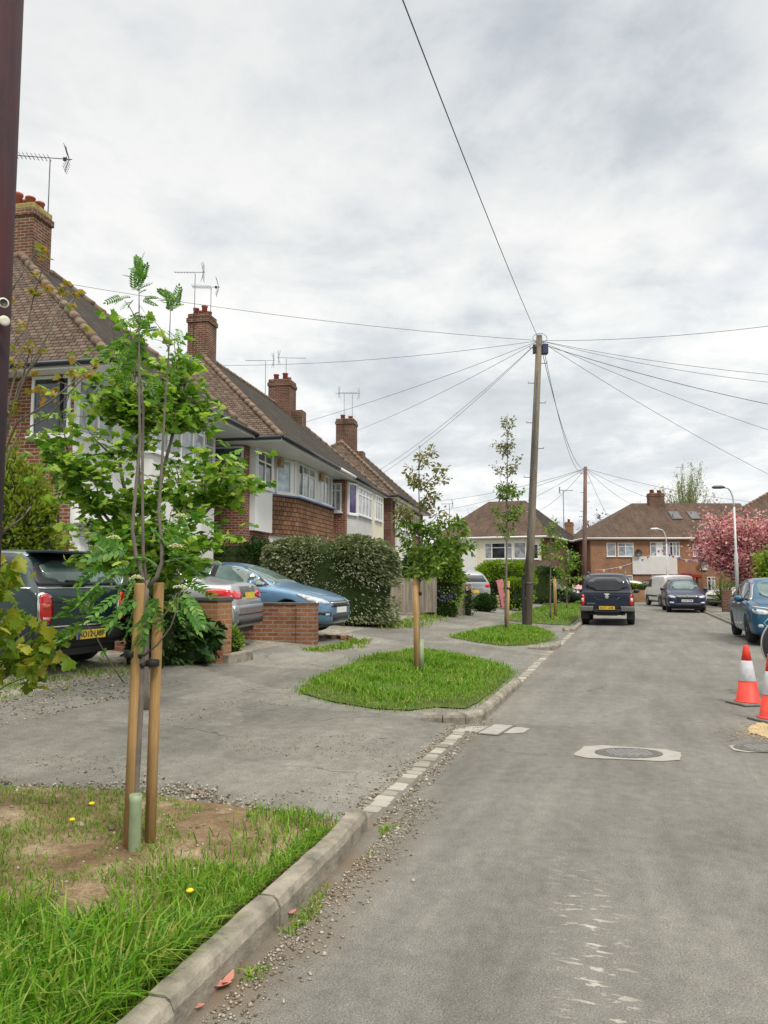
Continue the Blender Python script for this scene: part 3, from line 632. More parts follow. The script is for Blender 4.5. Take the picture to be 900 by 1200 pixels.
# ------------------------------------------------------------------ covers in the road
def cover(name, quad_px, label, lid=None, cat='manhole cover'):
    q = [gz(u, v, 0) for u, v in quad_px]; c = sum(q, Vector())/len(q); c.z = 0
    t = thing(name, label, cat, c)
    pp = [((p-c).x, (p-c).y) for p in q]; pj = []
    for i in range(len(pp)):
        a, e_ = pp[i], pp[(i+1) % len(pp)]
        for k in range(1, 6): f_ = k/6; pj.append((a[0]+(e_[0]-a[0])*f_+random.gauss(0, .006), a[1]+(e_[1]-a[1])*f_+random.gauss(0, .006)))
    V, F = fillpoly(pj, .12); b = MB(); b.add([(x, y, .005+random.uniform(0, .0015)) for x, y in V], F); b.build('tarmac_surround', M['patch'], t, True)
    if lid == 'round':
        r = .265; sy = .66; b = MB(); b.lathe([(r+.045, .006), (r+.04, .011), (r, .012), (r-.012, .007)], n=48); FR = b.build('frame_ring', M['iron'], t, True); FR.scale = (1, sy, 1)
        d = MB(); d.lathe([(r-.015, .006), (r-.02, .0095), (.001, .0095)], n=40); L = d.build('lid', M['iron'], t, True); L.scale = (1, sy, 1)
        b = MB()
        for i in range(-7, 8):
            for j in range(-7, 8):
                x, y = i*.036, j*.036
                if math.hypot(x, y) < r-.05 and (i+j) % 2 == 0: b.box(x-.013, x+.013, y-.013, y+.013, .0098, .0135)
        b.build('raised_pattern', M['metal'], L)
    elif lid == 'rect':
        a = math.atan2((q[2]-q[3]).y, (q[2]-q[3]).x); Mx = Matrix.Rotation(a, 4, 'Z')
        b = MB(); b.box(-.3, .3, -.13, .13, .003, .0085, Mx); L = b.build('lid', M['iron'], t)
        L2 = MB().box(-.27, .27, -.1, .1, .0088, .0115, Mx).build('lid_infill', M['patch'], L)
    return t
cover('manhole_cover', [(667, 888), (688, 872.5), (798, 880), (797, 893.5)], 'round iron manhole cover with raised pattern set in a pale tarmac strip mid road', 'round')
cover('manhole_cover', [(851, 873), (935, 871), (950, 884), (862, 881.5)], 'partly seen iron cover in a pale strip just beneath the traffic cones', 'round')
cover('inspection_cover', [(541, 858), (548, 851), (624, 853), (612, 860.5)], 'small rectangular cover in a pale strip at the end of the granite setts', 'rect')
q = [gz(u, v, 0) for u, v in [(874, 859), (880, 853), (889, 847), (915, 846), (945, 849), (960, 855), (950, 862), (925, 861), (912, 867), (896, 866), (888, 861)]]; V, F = fillpoly(smooth_poly([(p.x, p.y) for p in q], 2)[::-1], .15)
b = MB(); b.add([(x+random.gauss(0, .02), y+random.gauss(0, .02), .006+.01*max(0, nz(x, y, 4)+.2)) for x, y in V], F); tag(b.build('sand', M['sand'], None, True, fix=True), kind='stuff')

def s_sand():
    p = gz(random.gauss(905, 22), random.gauss(858, 5), .006); return tuple(p)
M['sandgrit'] = leafmat('sand_grains', [(.3, .2, .1), (.42, .31, .17), (.5, .4, .25)], 0, .9)
pebbles('gravel', 1200, s_sand, M['sandgrit'], .003, .011)
# ------------------------------------------------------------------ houses
Z = Vector((0, 0, 1))
def bar(b, O, a, n, x0, x1, z0, z1, d0, d1):
    vs = []
    for z in (z0, z1):
        for (x, d) in ((x0, d1), (x1, d1), (x1, d0), (x0, d0)): vs.append(O+a*x+Z*z+n*d)
    b.add(vs, [(3, 2, 1, 0), (4, 5, 6, 7), (0, 1, 5, 4), (1, 2, 6, 5), (2, 3, 7, 6), (3, 0, 4, 7)])
def window(par, O, a, n, w, h, mull=(), transom=None, glass='glass', sill=True, fr=.06, topfor=None, glasses=None):
    O = Vector(O); a = Vector(a).normalized(); n = Vector(n).normalized(); b = MB(); T = .045
    bar(b, O, a, n, 0, w, 0, fr, -.02, T); bar(b, O, a, n, 0, w, h-fr, h, -.02, T)
    bar(b, O, a, n, 0, fr, fr, h-fr, -.02, T); bar(b, O, a, n, w-fr, w, fr, h-fr, -.02, T)
    xs = [fr]+[m for m in mull]+[w-fr]
    for m in mull: bar(b, O, a, n, m-fr*.6, m+fr*.6, fr, h-fr, -.02, T-.004)
    if transom:
        for i, (l, r) in enumerate(zip(xs, xs[1:])):
            if topfor is None or i in topfor: bar(b, O, a, n, l, r, transom-.025, transom+.025, -.02, T-.008)
    f = b.build('window', M['upvc'], par, fix=True)
    for i, (l, r) in enumerate(zip(xs, xs[1:])):
        p = MB(); bar(p, O, a, n, l-.001, r+.001, fr-.001, h-fr+.001, -.03, .012); p.build('pane', M[glasses[i] if glasses else glass], f, fix=True)
    if sill:
        p = MB(); bar(p, O, a, n, -.05, w+.05, -.055, -.002, -.02, .1); p.build('sill', M['upvc'], f, fix=True)
    return f
def hip_roof(par, L, D, ze, zr, a0, a1, d, m='tile_dark', hipm='tile_brown', over=0, thick=.12, ridge=True, near_hip=True, far_hip=True):
    """eaves at y=0 and y=D, ridge at y=d from a0 to L-a1; separate slopes so tiles can differ"""
    E = [Vector((0, 0, ze)), Vector((L, 0, ze)), Vector((L, D, ze)), Vector((0, D, ze))]
    Ra, Rb = Vector((a0, d, zr)), Vector((L-a1, d, zr))
    b = MB(); b.add(E+[Ra, Rb], [(0, 1, 5, 4), (2, 3, 4, 5)]+([(1, 2, 5)] if far_hip else [])); r = b.build('roof', M[m], par)
    # tiles get a little thickness at the eaves
    e = MB(); 
    if near_hip: MB().add([E[3], E[0], Ra], [(0, 1, 2)]).build('hip_slope', M[hipm], r)
    for (p, q) in ((E[0], E[1]), (E[1], E[2]), (E[2], E[3]), (E[3], E[0])):
        o = (q-p).normalized().cross(Z)*.03
        e.add([p+o, q+o, q-o*4-Z*.05, p-o*4-Z*.05, p+o-Z*.03, q+o-Z*.03], [(0, 1, 2, 3), (0, 4, 5, 1)])
    e.build('eaves_edge', M[m], r)
    if ridge:
        t = MB()
        def caps(p, q):
            n = max(2, int((q-p).length/.33))
            for i in range(n):
                s0, s1 = p.lerp(q, i/n), p.lerp(q, (i+1)/n); j = random.uniform(-.008, .012)
                t.tube([s0+Z*(.0+j), s1+Z*(-.015+j)], [.1, .088], 8)
        if near_hip: caps(E[0], Ra); caps(E[3], Ra)
        if far_hip: caps(E[1], Rb); caps(E[2], Rb)
        caps(Ra, Rb); t.build('ridge_tiles', M['ridge'], r, True)
    return r
def gutter(par, segs, z, m='fascia_black', mf='upvc'):
    b = MB(); f = MB()
    for (p, q) in segs:
        p, q = Vector((*p, z)), Vector((*q, z)); d = (q-p).normalized(); o = d.cross(Z)
        b.tube([p+o*.07-Z*.03, q+o*.07-Z*.03], .06, 8)
        f.add([p-Z*.13, q-Z*.13, q-Z*.02, p-Z*.02, p-o*.025-Z*.13, q-o*.025-Z*.13, q-o*.025-Z*.02, p-o*.025-Z*.02], [(0, 1, 2, 3), (7, 6, 5, 4), (0, 4, 5, 1), (3, 2, 6, 7), (0, 3, 7, 4), (1, 5, 6, 2)])
    b.build('gutter', M[m], par, True); f.build('fascia', M[mf], par, fix=True)
def chimney(par, x, y, z0, z1, w, d, pots=4, m='brick_chim', lich=False, potr=.12, skirt=.5):
    b = MB(); b.box(x-w/2, x+w/2, y-d/2, y+d/2, z0, z1-.32)
    b.box(x-w/2-.04, x+w/2+.04, y-d/2-.04, y+d/2+.04, z1-.318, z1-.16); c = b.build('chimney', M[m], par)
    q = MB(); q.box(x-w/2-.01, x+w/2+.01, y-d/2-.01, y+d/2+.01, z1-.158, z1); q.build('capping', M['lichen' if lich else 'brick_chim'], c, bevel=.03)
    n = pots; p = MB()
    for i in range(n):
        px = x+((i % 2)-.5)*w*.5 if n > 2 else x; py = y+(((i//2)+.5)/max(1, math.ceil(n/2))-.5)*d*.85 if n > 2 else y+(i-.5)*d*.45
        P = MB(); hh = random.uniform(.2, .34); P.lathe([(potr, z1-.01), (potr*.92, z1+hh*.8), (potr*1.12, z1+hh*.84), (potr*1.1, z1+hh), (potr*.8, z1+hh), (potr*.78, z1+hh*.7)], (px, py, 0), n=14)
        P.build('chimney_pot', M['pot'], c, True)
    return c
def solid(b, pts, z0, z1): return b.prism(pts, z0, z1)
def seg_faces(pts):  # consecutive segments -> (O2, dir, normal, len) ; outward is to the left-hand street side (y negative)
    out = []
    for a, c in zip(pts, pts[1:]):
        a, c = Vector((*a, 0)), Vector((*c, 0)); d = (c-a); n = Vector((d.y, -d.x, 0)).normalized(); out.append((a, d.normalized(), n, d.length))
    return out
def frame_of(E, deg): a = R(deg); return (E[0], E[1]), R(90)-a
# ---- house 1 : nearest, brick side wall, white bay
t1 = thing('semi_detached_house', 'nearest brick house with lichened chimney, brown hipped roof and white corner window behind the maple', 'house', (-5.1, 14.1, .5), R(79), 'semi detached houses along the left side')
L = 7.6
b = MB(); b.box(.5, L-.3, 1.1, 8.4, -.7, 5.12); b.build('brick_wall', M['brick'], t1)
b = MB(); b.box(.52, L-.32, 1.07, 1.13, -.7, 5.1); b.build('rendered_front', M['render_white'], t1)
b = MB(); b.box(.05, L-.05, .05, 8.9, 5.12, 5.17); b.build('soffit', M['upvc'], t1)
hip_roof(t1, L, 9.0, 5.22, 8.9, 3, 3, 4.3)
gutter(t1, [((0, 0), (L, 0)), ((0, 9), (0, 0)), ((L, 0), (L, 9))], 5.22)
chimney(t1, 3.3, 4.35, 7.6, 10.15, .72, .8, 4, lich=True, potr=.11)
window(t1, (.5, 2.0, 3.9), (0, -1, 0), (-1, 0, 0), .85, 1.2, (), None, 'glass')
window(t1, (.55, 1.07, 3.95), (1, 0, 0), (0, -1, 0), 1.35, 1.12, (.75,), .8, 'glass_net', topfor=[0])
bay = [(2.3, 1.07), (2.6, .5), (5.2, .5), (5.6, 1.07)]
b = MB(); b.prism(bay, -.6, 3.9); b.prism(bay, 5.02, 5.12); b.build('bay', M['render_white'], t1)
for i, (O, d, n, ln) in enumerate(seg_faces(bay)):
    window(t1, O+Z*3.92, d, n, ln, 1.12, (ln/4, ln/2, ln*.75) if ln > 1.5 else (), .8 if ln > 1.5 else None, 'glass_net', sill=True)
b = MB(); b.prism([(2.32, 1.07), (2.62, .52), (5.18, .52), (5.58, 1.07)], 3.9, 5.03); b.build('bay_reveal', M['render_white'], t1)
window(t1, (6.0, 1.07, 3.95), (1, 0, 0), (0, -1, 0), 1.1, 1.1, (.55,), .8, 'glass_net')
# porch recess, door and downpipe
p = MB(); p.box(.75, 1.65, 1.0, 1.08, -.4, 1.75); dr = p.build('door', M['upvc'], t1)
MB().box(.9, 1.5, .985, 1.003, .5, 1.55).build('door_pane', M['glass'], dr)
MB().box(1.75, 2.2, 1.03, 1.07, .3, 1.9).build('side_light', M['glass'], t1)
MB().box(.6, 2.3, .3, 1.07, 2.2, 2.32).build('porch_canopy', M['upvc'], t1)
MB().tube([(.48, 1.35, -.4), (.48, 1.35, 5.1)], .035).build('downpipe', M['fascia_black'], t1, True)
# ---- house 2 : tile-hung bay
t2 = thing('semi_detached_house', 'house with clay tile hung bay, white corner casement and brown hip, above the blue car', 'house', (-2.9, 21.5, .5), R(78.8), 'semi detached houses along the left side')
L2 = 8.72
b = MB(); b.box(.55, L2, 1.3, 8.6, -.7, 5.02); b.build('brick_wall', M['brick'], t2)
b = MB(); b.prism([(.06, .06), (L2, .06), (L2, 8.9), (.06, 8.9)], 5.04, 5.09); b.build('soffit', M['upvc'], t2)
r2 = hip_roof(t2, 15.66, 9.0, 5.14, 9.0, 4, 3.0, 4.4, near_hip=True)
gutter(t2, [((0, 0), (6.3, 0)), ((0, 9), (0, 0))], 5.14)
gutter(t2, [((6.3, -.01), (L2, -.01))], 5.14, 'upvc')
chimney(t2, 4.15, 4.4, 8.0, 10.35, .75, .75, 4, potr=.1)
# corner oriel: white casement and panel
b = MB(); b.box(.95, 2.45, 1.12, 1.3, 2.55, 3.84); b.build('panel', M['upvc'], t2)
b = MB(); b.box(.9, 2.5, 1.1, 1.3, 3.84, 5.04); b.build('casement_surround', M['upvc'], t2)
window(t2, (.95, 1.1, 3.88), (1, 0, 0), (0, -1, 0), 1.3, 1.12, (.68,), .78, 'glass', glasses=['glass', 'glass'])
window(t2, (.55, 2.6, 3.88), (0, -1, 0), (-1, 0, 0), 1.25, 1.12, (), None, 'glass_teal')
MB().box(1.2, 2.3, 1.26, 1.32, .2, 2.35).build('porch_shade_panel', M['black'], t2)  # flat black panel paints the porch shade onto the wall
bay = [(2.55, 1.3), (3.85, .78), (8.1, .72), (8.66, 1.3)]
top = MB(); top.prism(bay, 3.83, 5.04); top.build('bay_wall', M['render_white'], t2)
b = MB(); 
bo = [(2.48, 1.3), (3.82, .7), (8.14, .64), (8.7, 1.3)]
b.prism(bo, 2.5, 3.78); b.build('tile_hung_bay', M['tile_hung'], t2)
b = MB(); b.prism([(2.5, 1.3), (3.83, .6), (8.15, .55), (8.72, 1.3)], 3.78, 3.83); b.build('lead_apron', plain('blue_grey_lead', (.1, .14, .3), .6, var=.3), t2)
b = MB(); b.prism([(2.65, 1.3), (3.9, .85), (8.05, .8), (8.6, 1.3)], -.6, 2.5); b.build('ground_floor_bay', M['render_white'], t2)
(O, d, n, ln), (O2, d2, n2, ln2), (O3, d3, n3, ln3) = seg_faces(bay)
window(t2, O+d*.35+Z*3.88, d, n, .98, 1.12, (.72,), None, 'glass_curtain', glasses=['glass_curtain', 'upvc'])
window(t2, O2+d2*.1+Z*3.88, d2, n2, 1.9, 1.12, (.5, 1.2), .82, 'glass_net', topfor=[1, 2], glasses=['glass', 'glass_net', 'glass_net'])
window(t2, O2+d2*2.75+Z*3.88, d2, n2, 1.45, 1.12, (.5, 1.0), None, 'glass_net')
window(t2, O3+Z*3.88, d3, n3, ln3-.05, 1.12, (), None, 'glass_net')
window(t2, O2+d2*.3+Z*.9, d2, n2*.2, 3.4, 1.3, (.9, 1.8, 2.6), 1.0, 'glass_net')
for x, lab in ((2.75, 'a'), (6.35, 'b')):
    bx = MB(); yy = 1.05 if lab == 'a' else .68
    bx.box(x, x+.28, yy-.12, yy, 4.7, 4.98); bx.build('alarm_box', plain('tan_alarm_box_'+lab, (.42, .25, .1), .6, var=.2), t2, bevel=.03)
# ---- house 3 : cream and white, same terrace
t3 = thing('semi_detached_house', 'house with brick return, white bay and cream render, right of the tile hung bay', 'house', (-2.9, 21.5, .5), R(78.8), 'semi detached houses along the left side')
b = MB(); b.box(8.735, 15.3, .32, 8.6, -.7, 5.0); b.build('brick_wall', M['brick'], t3)
b = MB(); b.prism([(8.73, .06), (15.6, .06), (15.6, 8.9), (8.73, 8.9)], 5.04, 5.09); b.build('soffit', M['upvc'], t3)
gutter(t3, [((8.73, 0), (15.66, 0)), ((15.66, 0), (15.66, 9))], 5.14)
bay = [(9.0, .32), (9.7, .1), (12.75, .08), (12.76, .32)]
b = MB(); b.prism(bay, -.6, 5.02); b.build('white_bay', M['render_grey'], t3)
b = MB(); b.box(12.77, 15.33, .1, .33, -.6, 5.02); b.build('cream_render', M['render_cream'], t3)
(O, d, n, ln), (O2, d2, n2, ln2), _ = seg_faces(bay)
window(t3, O+Z*3.7+d*.05, d, n, .66, 1.25, (), None, 'glass_purple')
window(t3, O2+d2*.15+Z*3.75, d2, n2, 2.6, 1.15, (.7, 1.3, 1.95), .85, 'glass_net')
window(t3, (13.3, .1, 3.8), (1, 0, 0), (0, -1, 0), 1.6, 1.15, (.55, 1.1), .85, 'glass_net')
window(t3, (8.735, .98, 3.75), (0, -1, 0), (-1, 0, 0), .5, 1.15, (.25,), .85, 'glass_net')
chimney(t3, 12.3, 4.2, 7.6, 10.1, .95, 1.0, 3, potr=.12, m='brick_dark')
b = MB(); b.box(12.1, 12.75, 3.2, 3.7, 7.0, 8.7); b.build('chimney_shoulder', M['brick_chim'], t3)
# ---- house 4 : farther pair
t4 = thing('semi_detached_house', 'farthest house of the left row with brown brick end wall', 'house', (.68, 38.5, .5), R(78.8), 'semi detached houses along the left side')
L4 = 12
b = MB(); b.box(.35, L4-.4, .4, 8.2, -.8, 5.25); b.build('brick_wall', M['brick_dark'], t4)
hip_roof(t4, L4, 8.6, 5.33, 8.75, 3, 3, 3.7, hipm='tile_brown')
gutter(t4, [((0, 0), (L4, 0)), ((0, 8.6), (0, 0))], 5.33)
b = MB(); b.box(.02, L4-.02, .03, 8.5, 5.24, 5.28); b.build('soffit', M['upvc'], t4)
b = MB(); b.box(1.5, 6.5, .3, .45, -.6, 5.2); b.build('white_render', M['render_white'], t4)
window(t4, (1.0, .3, 3.8), (1, 0, 0), (0, -1, 0), 1.4, 1.2, (.7,), .8, 'glass_net')
window(t4, (3.2, .3, 3.8), (1, 0, 0), (0, -1, 0), 2.4, 1.2, (.8, 1.6), .8, 'glass_teal')
window(t4, (7.5, .4, 3.8), (1, 0, 0), (0, -1, 0), 2.4, 1.2, (.8, 1.6), .8, 'glass_net')
chimney(t4, 3.8, 3.6, 7.2, 10.1, 1.0, 1.0, 2, potr=.13, m='brick_dark')
b = MB(); b.box(3.5, 4.2, 2.6, 3.1, 6.9, 8.25); b.build('chimney_shoulder', M['brick_chim'], t4)
# ---- house 5 : cream hipped house straight on
C5 = (13.0, 60.0); e5 = R(-24)
t5 = thing('detached_house', 'cream rendered house with hipped red-brown roof facing down the street behind the tall telegraph pole', 'house', (13.0-10*math.cos(e5), 60-10*math.sin(e5), .1), e5)
b = MB(); b.box(.3, 9.7, .35, 15.6, -.3, 4.85); b.build('brick_wall', M['brick_dark'], t5)
b = MB(); b.box(.28, 9.2, .3, .36, -.3, 4.84); b.build('cream_render', M['render_cream'], t5)
b = MB(); b.box(.2, 3.9, .2, .3, -.3, 4.83); b.build('white_render', M['render_white'], t5)
E = [Vector((0, 0, 4.9)), Vector((10, 0, 4.9)), Vector((10, 16, 4.9)), Vector((0, 16, 4.9))]; Ra, Rb = Vector((3.6, 5.0, 8.3)), Vector((6.8, 5.2, 8.3))
b = MB(); b.add(E+[Ra, Rb], [(0, 1, 5, 4), (2, 3, 4, 5), (3, 0, 4)]); rf = b.build('roof', M['tile_red'], t5)
MB().add([E[1], E[2], Rb], [(0, 1, 2)]).build('side_slope', M['tile_dark'], rf)
gutter(t5, [((0, 0), (10, 0)), ((10, 0), (10, 16))], 4.9, 'upvc')
window(t5, (4.6, .3, 3.15), (1, 0, 0), (0, -1, 0), 2.3, 1.3, (.6, 1.7), .9, 'glass', glasses=['glass_net', 'glass', 'glass_net'])
window(t5, (7.0, .3, 3.15), (1, 0, 0), (0, -1, 0), 1.0, 1.3, (), None, 'glass_net')
window(t5, (8.2, .3, 3.1), (1, 0, 0), (0, -1, 0), .8, 1.2, (), None, 'glass')
window(t5, (9.7, 4, .6), (0, 1, 0), (1, 0, 0), 1.0, 1.1, (.5,), .8, 'glass_net')
window(t5, (9.7, 9, 2.9), (0, 1, 0), (1, 0, 0), 1.2, 1.2, (.5,), .8, 'glass_net')
b = MB(); b.add([(7.2, -1.6, 2.0), (10, -1.6, 2.0), (10, .3, 3.0), (7.2, .3, 3.0), (7.2, .3, 2.0), (10, .3, 2.0)], [(0, 1, 2, 3), (0, 3, 4), (1, 5, 2), (0, 4, 5, 1)]); pr = b.build('porch_roof', M['tile_red'], t5)
b = MB(); b.box(7.3, 7.4, -1.5, -1.4, 0, 2); b.box(9.8, 9.9, -1.5, -1.4, 0, 2); b.box(8.4, 8.5, -1.5, -1.4, 0, 2); b.build('porch_posts', M['upvc'], pr)
chimney(t5, 9.0, 13.5, 4.9, 6.9, .7, .7, 1, m='brick_orange')
# ---- house 6 : orange brick terrace closing the street
t6 = thing('terraced_house', 'orange brick terrace with white panels and two skylights at the road end', 'house', (17.1, 65, .1), 0)
LW = 15.5
b = MB(); b.box(.45, LW, .3, 9, -.3, 4.95); b.build('brick_wall', M['brick_orange'], t6)
E = [Vector((0, 0, 5)), Vector((LW, 0, 5)), Vector((LW, 10, 5)), Vector((0, 10, 5))]; Ra, Rb = Vector((5.6, 5, 8.45)), Vector((LW, 5, 8.45))
b = MB(); b.add(E+[Ra, Rb], [(0, 1, 5, 4), (2, 3, 4, 5), (3, 0, 4)]); rf = b.build('roof', M['tile_red'], t6)
for x in (8.35, 10.0):
    a_ = Vector((x, 2.55, 5+3.45*2.55/5)); dn = Vector((0, 5, 3.45)).normalized(); nn = Vector((0, -3.45, 5)).normalized(); q = MB(); k = MB()
    def pt(i, j, h): return a_+Vector((1, 0, 0))*i+dn*j+nn*h
    q.add([pt(0, 0, 0), pt(.9, 0, 0), pt(.9, 1.35, 0), pt(0, 1.35, 0), pt(0, 0, .08), pt(.9, 0, .08), pt(.9, 1.35, .08), pt(0, 1.35, .08)], [(0, 1, 5, 4), (1, 2, 6, 5), (2, 3, 7, 6), (3, 0, 4, 7), (4, 5, 6, 7)]); sk = q.build('skylight', M['metal_dark'], t6)
    k.add([pt(.1, .1, .085), pt(.8, .1, .085), pt(.8, 1.25, .085), pt(.1, 1.25, .085)], [(0, 1, 2, 3)]); k.build('pane', M['glass'], sk)
gutter(t6, [((0, 0), (LW, 0)), ((0, 10), (0, 0))], 5.0, 'upvc')
chimney(t6, 7.75, 4.9, 7.6, 9.35, 1.35, .8, 4, m='brick_dark', potr=.14)
def P6(u, v): q = at(u, v, 65.2); return (q.x-17.1, q.z-.1)
x0, z1_ = P6(741, 652); x1, z0_ = P6(794, 673)
b = MB(); b.box(x0, x1, .18, .31, z0_, z1_); b.build('white_panel', M['render_white'], t6)
for (ua, ub, va, vb, mu, gl) in [(711, 722, 636, 652, 0, ['glass_net']), (724, 743, 636, 652, 1, ['glass_net', 'glass_curtain']), (762, 784, 635, 652, 2, ['glass_net', 'upvc', 'glass_net']), (784.5, 797, 635, 652, 2, ['glass_purple', 'glass_net', 'glass_net']), (812, 825, 637, 652, 1, ['glass_net', 'glass_net']), (728, 742, 674, 690, 1, ['glass_curtain', 'glass_net']), (764, 790, 674, 690, 2, ['glass_net', 'glass', 'glass_net']), (829, 843, 676, 693, 2, ['glass', 'glass_net', 'glass'])]:
    xa, zb_ = P6(ua, va); xb, za_ = P6(ub, vb); w_ = xb-xa
    window(t6, (xa, .3, za_), (1, 0, 0), (0, -1, 0), w_, zb_-za_, tuple(w_*(i+1)/(mu+1) for i in range(mu)), (zb_-za_)*.72 if mu else None, 'glass_net', glasses=gl)
xa, _z = P6(822, 655); xb, zt_ = P6(830, 668)
MB().box(xa, xb, .16, .31, zt_, _z).build('white_panel', M['render_white'], t6)
pa, pz = P6(795, 675); pb, _ = P6(815, 675)
cn = MB(); cn.box(pa, pb, -1.2, .3, pz-.1, pz+.12); cp = cn.build('door_canopy', plain('red_canopy', (.5, .06, .04), .5), t6)
b = MB(); b.box(pb-.35, pb+.1, -1.15, -.7, -.1, pz-.1); b.build('canopy_pier', M['brick_orange'], cp)
MB().box(pa+.3, pa+1.2, .22, .31, 0, 2.0).build('door', M['glass_purple'], t6)
for (ua, va) in ((747, 648), (823, 658)):
    xa, za_ = P6(ua, va)
    d_ = MB(); d_.lathe([(.02, 0), (.2, -.05), (.32, -.14), (.3, -.15), (.18, -.07), (.01, -.02)], (xa, .05, za_), 'y', 16); s_ = d_.build('satellite_dish', M['metal_dark'], t6, True)
    MB().tube([(xa, .3, za_-.1), (xa, .08, za_-.05), (xa, -.35, za_+.05)], .02, 6).build('dish_arm', M['metal'], s_)
# ---- house 7 : roof rising on the right behind the cherry
t7 = thing('semi_detached_house', 'partly seen house with brown hipped roof rising behind the pink cherry on the right', 'house', (21.9, 52, .13), R(-26))
b = MB(); b.box(.4, 15.6, .4, 10.6, -.2, 4.9); b.build('brick_wall', M['brick_orange'], t7)
hip_roof(t7, 16, 11, 4.95, 8.6, 5.5, 4.6, 5.3, m='tile_red', hipm='tile_red', ridge=True)
gutter(t7, [((0, 0), (16, 0)), ((0, 11), (0, 0))], 4.95, 'upvc')
window(t7, (1.5, .4, 3.2), (1, 0, 0), (0, -1, 0), 2, 1.2, (.7, 1.3), .8, 'glass_net')
window(t7, (5.5, .4, 3.2), (1, 0, 0), (0, -1, 0), 2, 1.2, (.7, 1.3), .8, 'glass_net')
# ---- far terrace glimpsed between houses
t8 = thing('terraced_house', 'dark roofed brick house glimpsed in the gap behind the thin red-brown pole', 'house', (19.5, 84, .1), R(-4))
b = MB(); b.box(.3, 10, .3, 7, -.2, 4.7); b.build('brick_wall', M['brick_dark'], t8)
hip_roof(t8, 10.3, 7.3, 4.75, 7.4, 3, 3, 3.6, m='tile_red', hipm='tile_red', ridge=False)
# ------------------------------------------------------------------ aerials
def wl(t, x, y, z): return t.matrix_basis @ Vector((x, y, z)) if False else Matrix.Translation(t.location) @ Matrix.Rotation(t.rotation_euler.z, 4, 'Z') @ Vector((x, y, z))
def aerial(base, h, label, boom=1.1, az=0, style='yagi', lean=0, thin=.012):
    t = thing('tv_aerial', label, 'tv aerial', base, az, 'television aerials on the chimneys')
    MB().tube([(0, 0, 0), (lean, 0, h)], thin, 6).build('mast', M['metal_dark'], t, True)
    b = MB(); b.tube([(-boom*.75, 0, h+.02), (boom*.35, 0, h+.05)], thin*.8, 5)
    n = 12 if style == 'yagi' else 7
    for i in range(n):
        x = -boom*.73+i*boom*.78/n; l = .13 if style == 'yagi' else .1
        b.tube([(x, -l, h+.03), (x, l, h+.03)], thin*.45, 4); 
        if style == 'yagi': b.tube([(x-.03, -l*.8, h+.07), (x+.03, l*.8, h-.0)], thin*.45, 4)
    bm_ = b.build('boom', M['metal_dark'], t, True)
    r = MB(); xr = boom*.3
    for sgn in (1, -1):
        for k in range(5):
            zc = h+.05+sgn*(.05+k*.06); xx = xr-(.02+k*.018)*(1 if style == 'yagi' else 0); r.tube([(xx, -.22, zc), (xx, .22, zc)], thin*.5, 4)
        r.tube([(xr, 0, h+.05), (xr-.09, 0, h+.05+sgn*.34)], thin*.6, 4)
    r.build('reflector', M['metal_dark'], t, True)
    if style == 'yagi': MB().box(xr-.14, xr-.06, -.025, .025, h-.0, h+.08).build('dipole_box', M['black'], t)
    return t
def dirx(u0, u1): return 0
aerial(wl(t1, 3.7, 4.1, 9.3), 2.35, 'large yagi aerial with wide reflector on the nearest lichened chimney', 1.5, R(10), 'yagi', thin=.014)
aerial(wl(t2, 3.7, 4.5, 9.2), 2.55, 'tall plain aerial on the left side of the second chimney, pointing left', .95, R(4), 'plain')
aerial(wl(t2, 4.6, 4.3, 9.6), 1.95, 'aerial with bent reflector on the right side of the second chimney', .9, R(6), 'yagi')
aerial(wl(t3, 11.7, 4.8, 9.0), 1.9, 'single boom aerial just left of the chimney above the cream house', 1.2, R(2), 'plain')
aerial(wl(t3, 12.8, 4.2, 9.2), 2.1, 'double aerial on the right of the chimney above the cream house', 1.2, R(180), 'plain')
aerial(wl(t4, 3.2, 3.6, 9.2), 2.3, 'left hand small aerial on the farthest chimney of the row', 1.0, R(180), 'plain')
aerial(wl(t4, 4.3, 3.4, 9.2), 2.5, 'right hand small aerial on the farthest chimney of the row', 1.3, R(3), 'plain')
q = at(527, 640, 62); aerial((q.x, q.y, 5.5), at(527, 591, 62).z-5.5, 'thin aerial standing left of the cream house roof', .9, 0, 'plain', thin=.025)
q = at(661, 625, 72); aerial((q.x, q.y, 6.0), at(661, 575, 72).z-6.0, 'tall aerial on a pole above the right slope of the cream house', 1.2, R(180), 'plain', thin=.035)
q = at(799, 580, 70); aerial((q.x, q.y, 8.8), at(799, 548, 70).z-8.8, 'slim aerial on the chimney of the orange brick terrace', .6, 0, 'plain', thin=.02)
# ------------------------------------------------------------------ foliage
def fan(outline, center=(0.35, 0, 0)):
    V = [center]+[(p[0], p[1], p[2] if len(p) > 2 else 0) for p in outline]; n = len(outline)
    return np.array(V, float), np.array([(0, i+1, (i+1) % n+1) for i in range(n)])
_half = [(0, 0), (-.08, .16), (-.14, .4), (.1, .38), (.2, .56), (.4, .44), (.46, .3), (.66, .36), (.7, .2), (.86, .14), (1.0, 0)]
MAPLE = fan([(x, y, -abs(y)*.25-.12*x*x) for x, y in _half]+[(x, -y, -abs(y)*.25-.12*x*x) for x, y in _half[1:-1][::-1]], (.3, 0, .05))
OVATE = (np.array([(0, 0, 0), (.35, .24, .04), (.35, -.24, .04), (.75, .18, 0), (.75, -.18, 0), (1, 0, -.08), (.5, 0, -.03)], float), np.array([(0, 6, 1), (1, 6, 3), (3, 6, 5), (0, 2, 6), (2, 4, 6), (4, 5, 6)]))
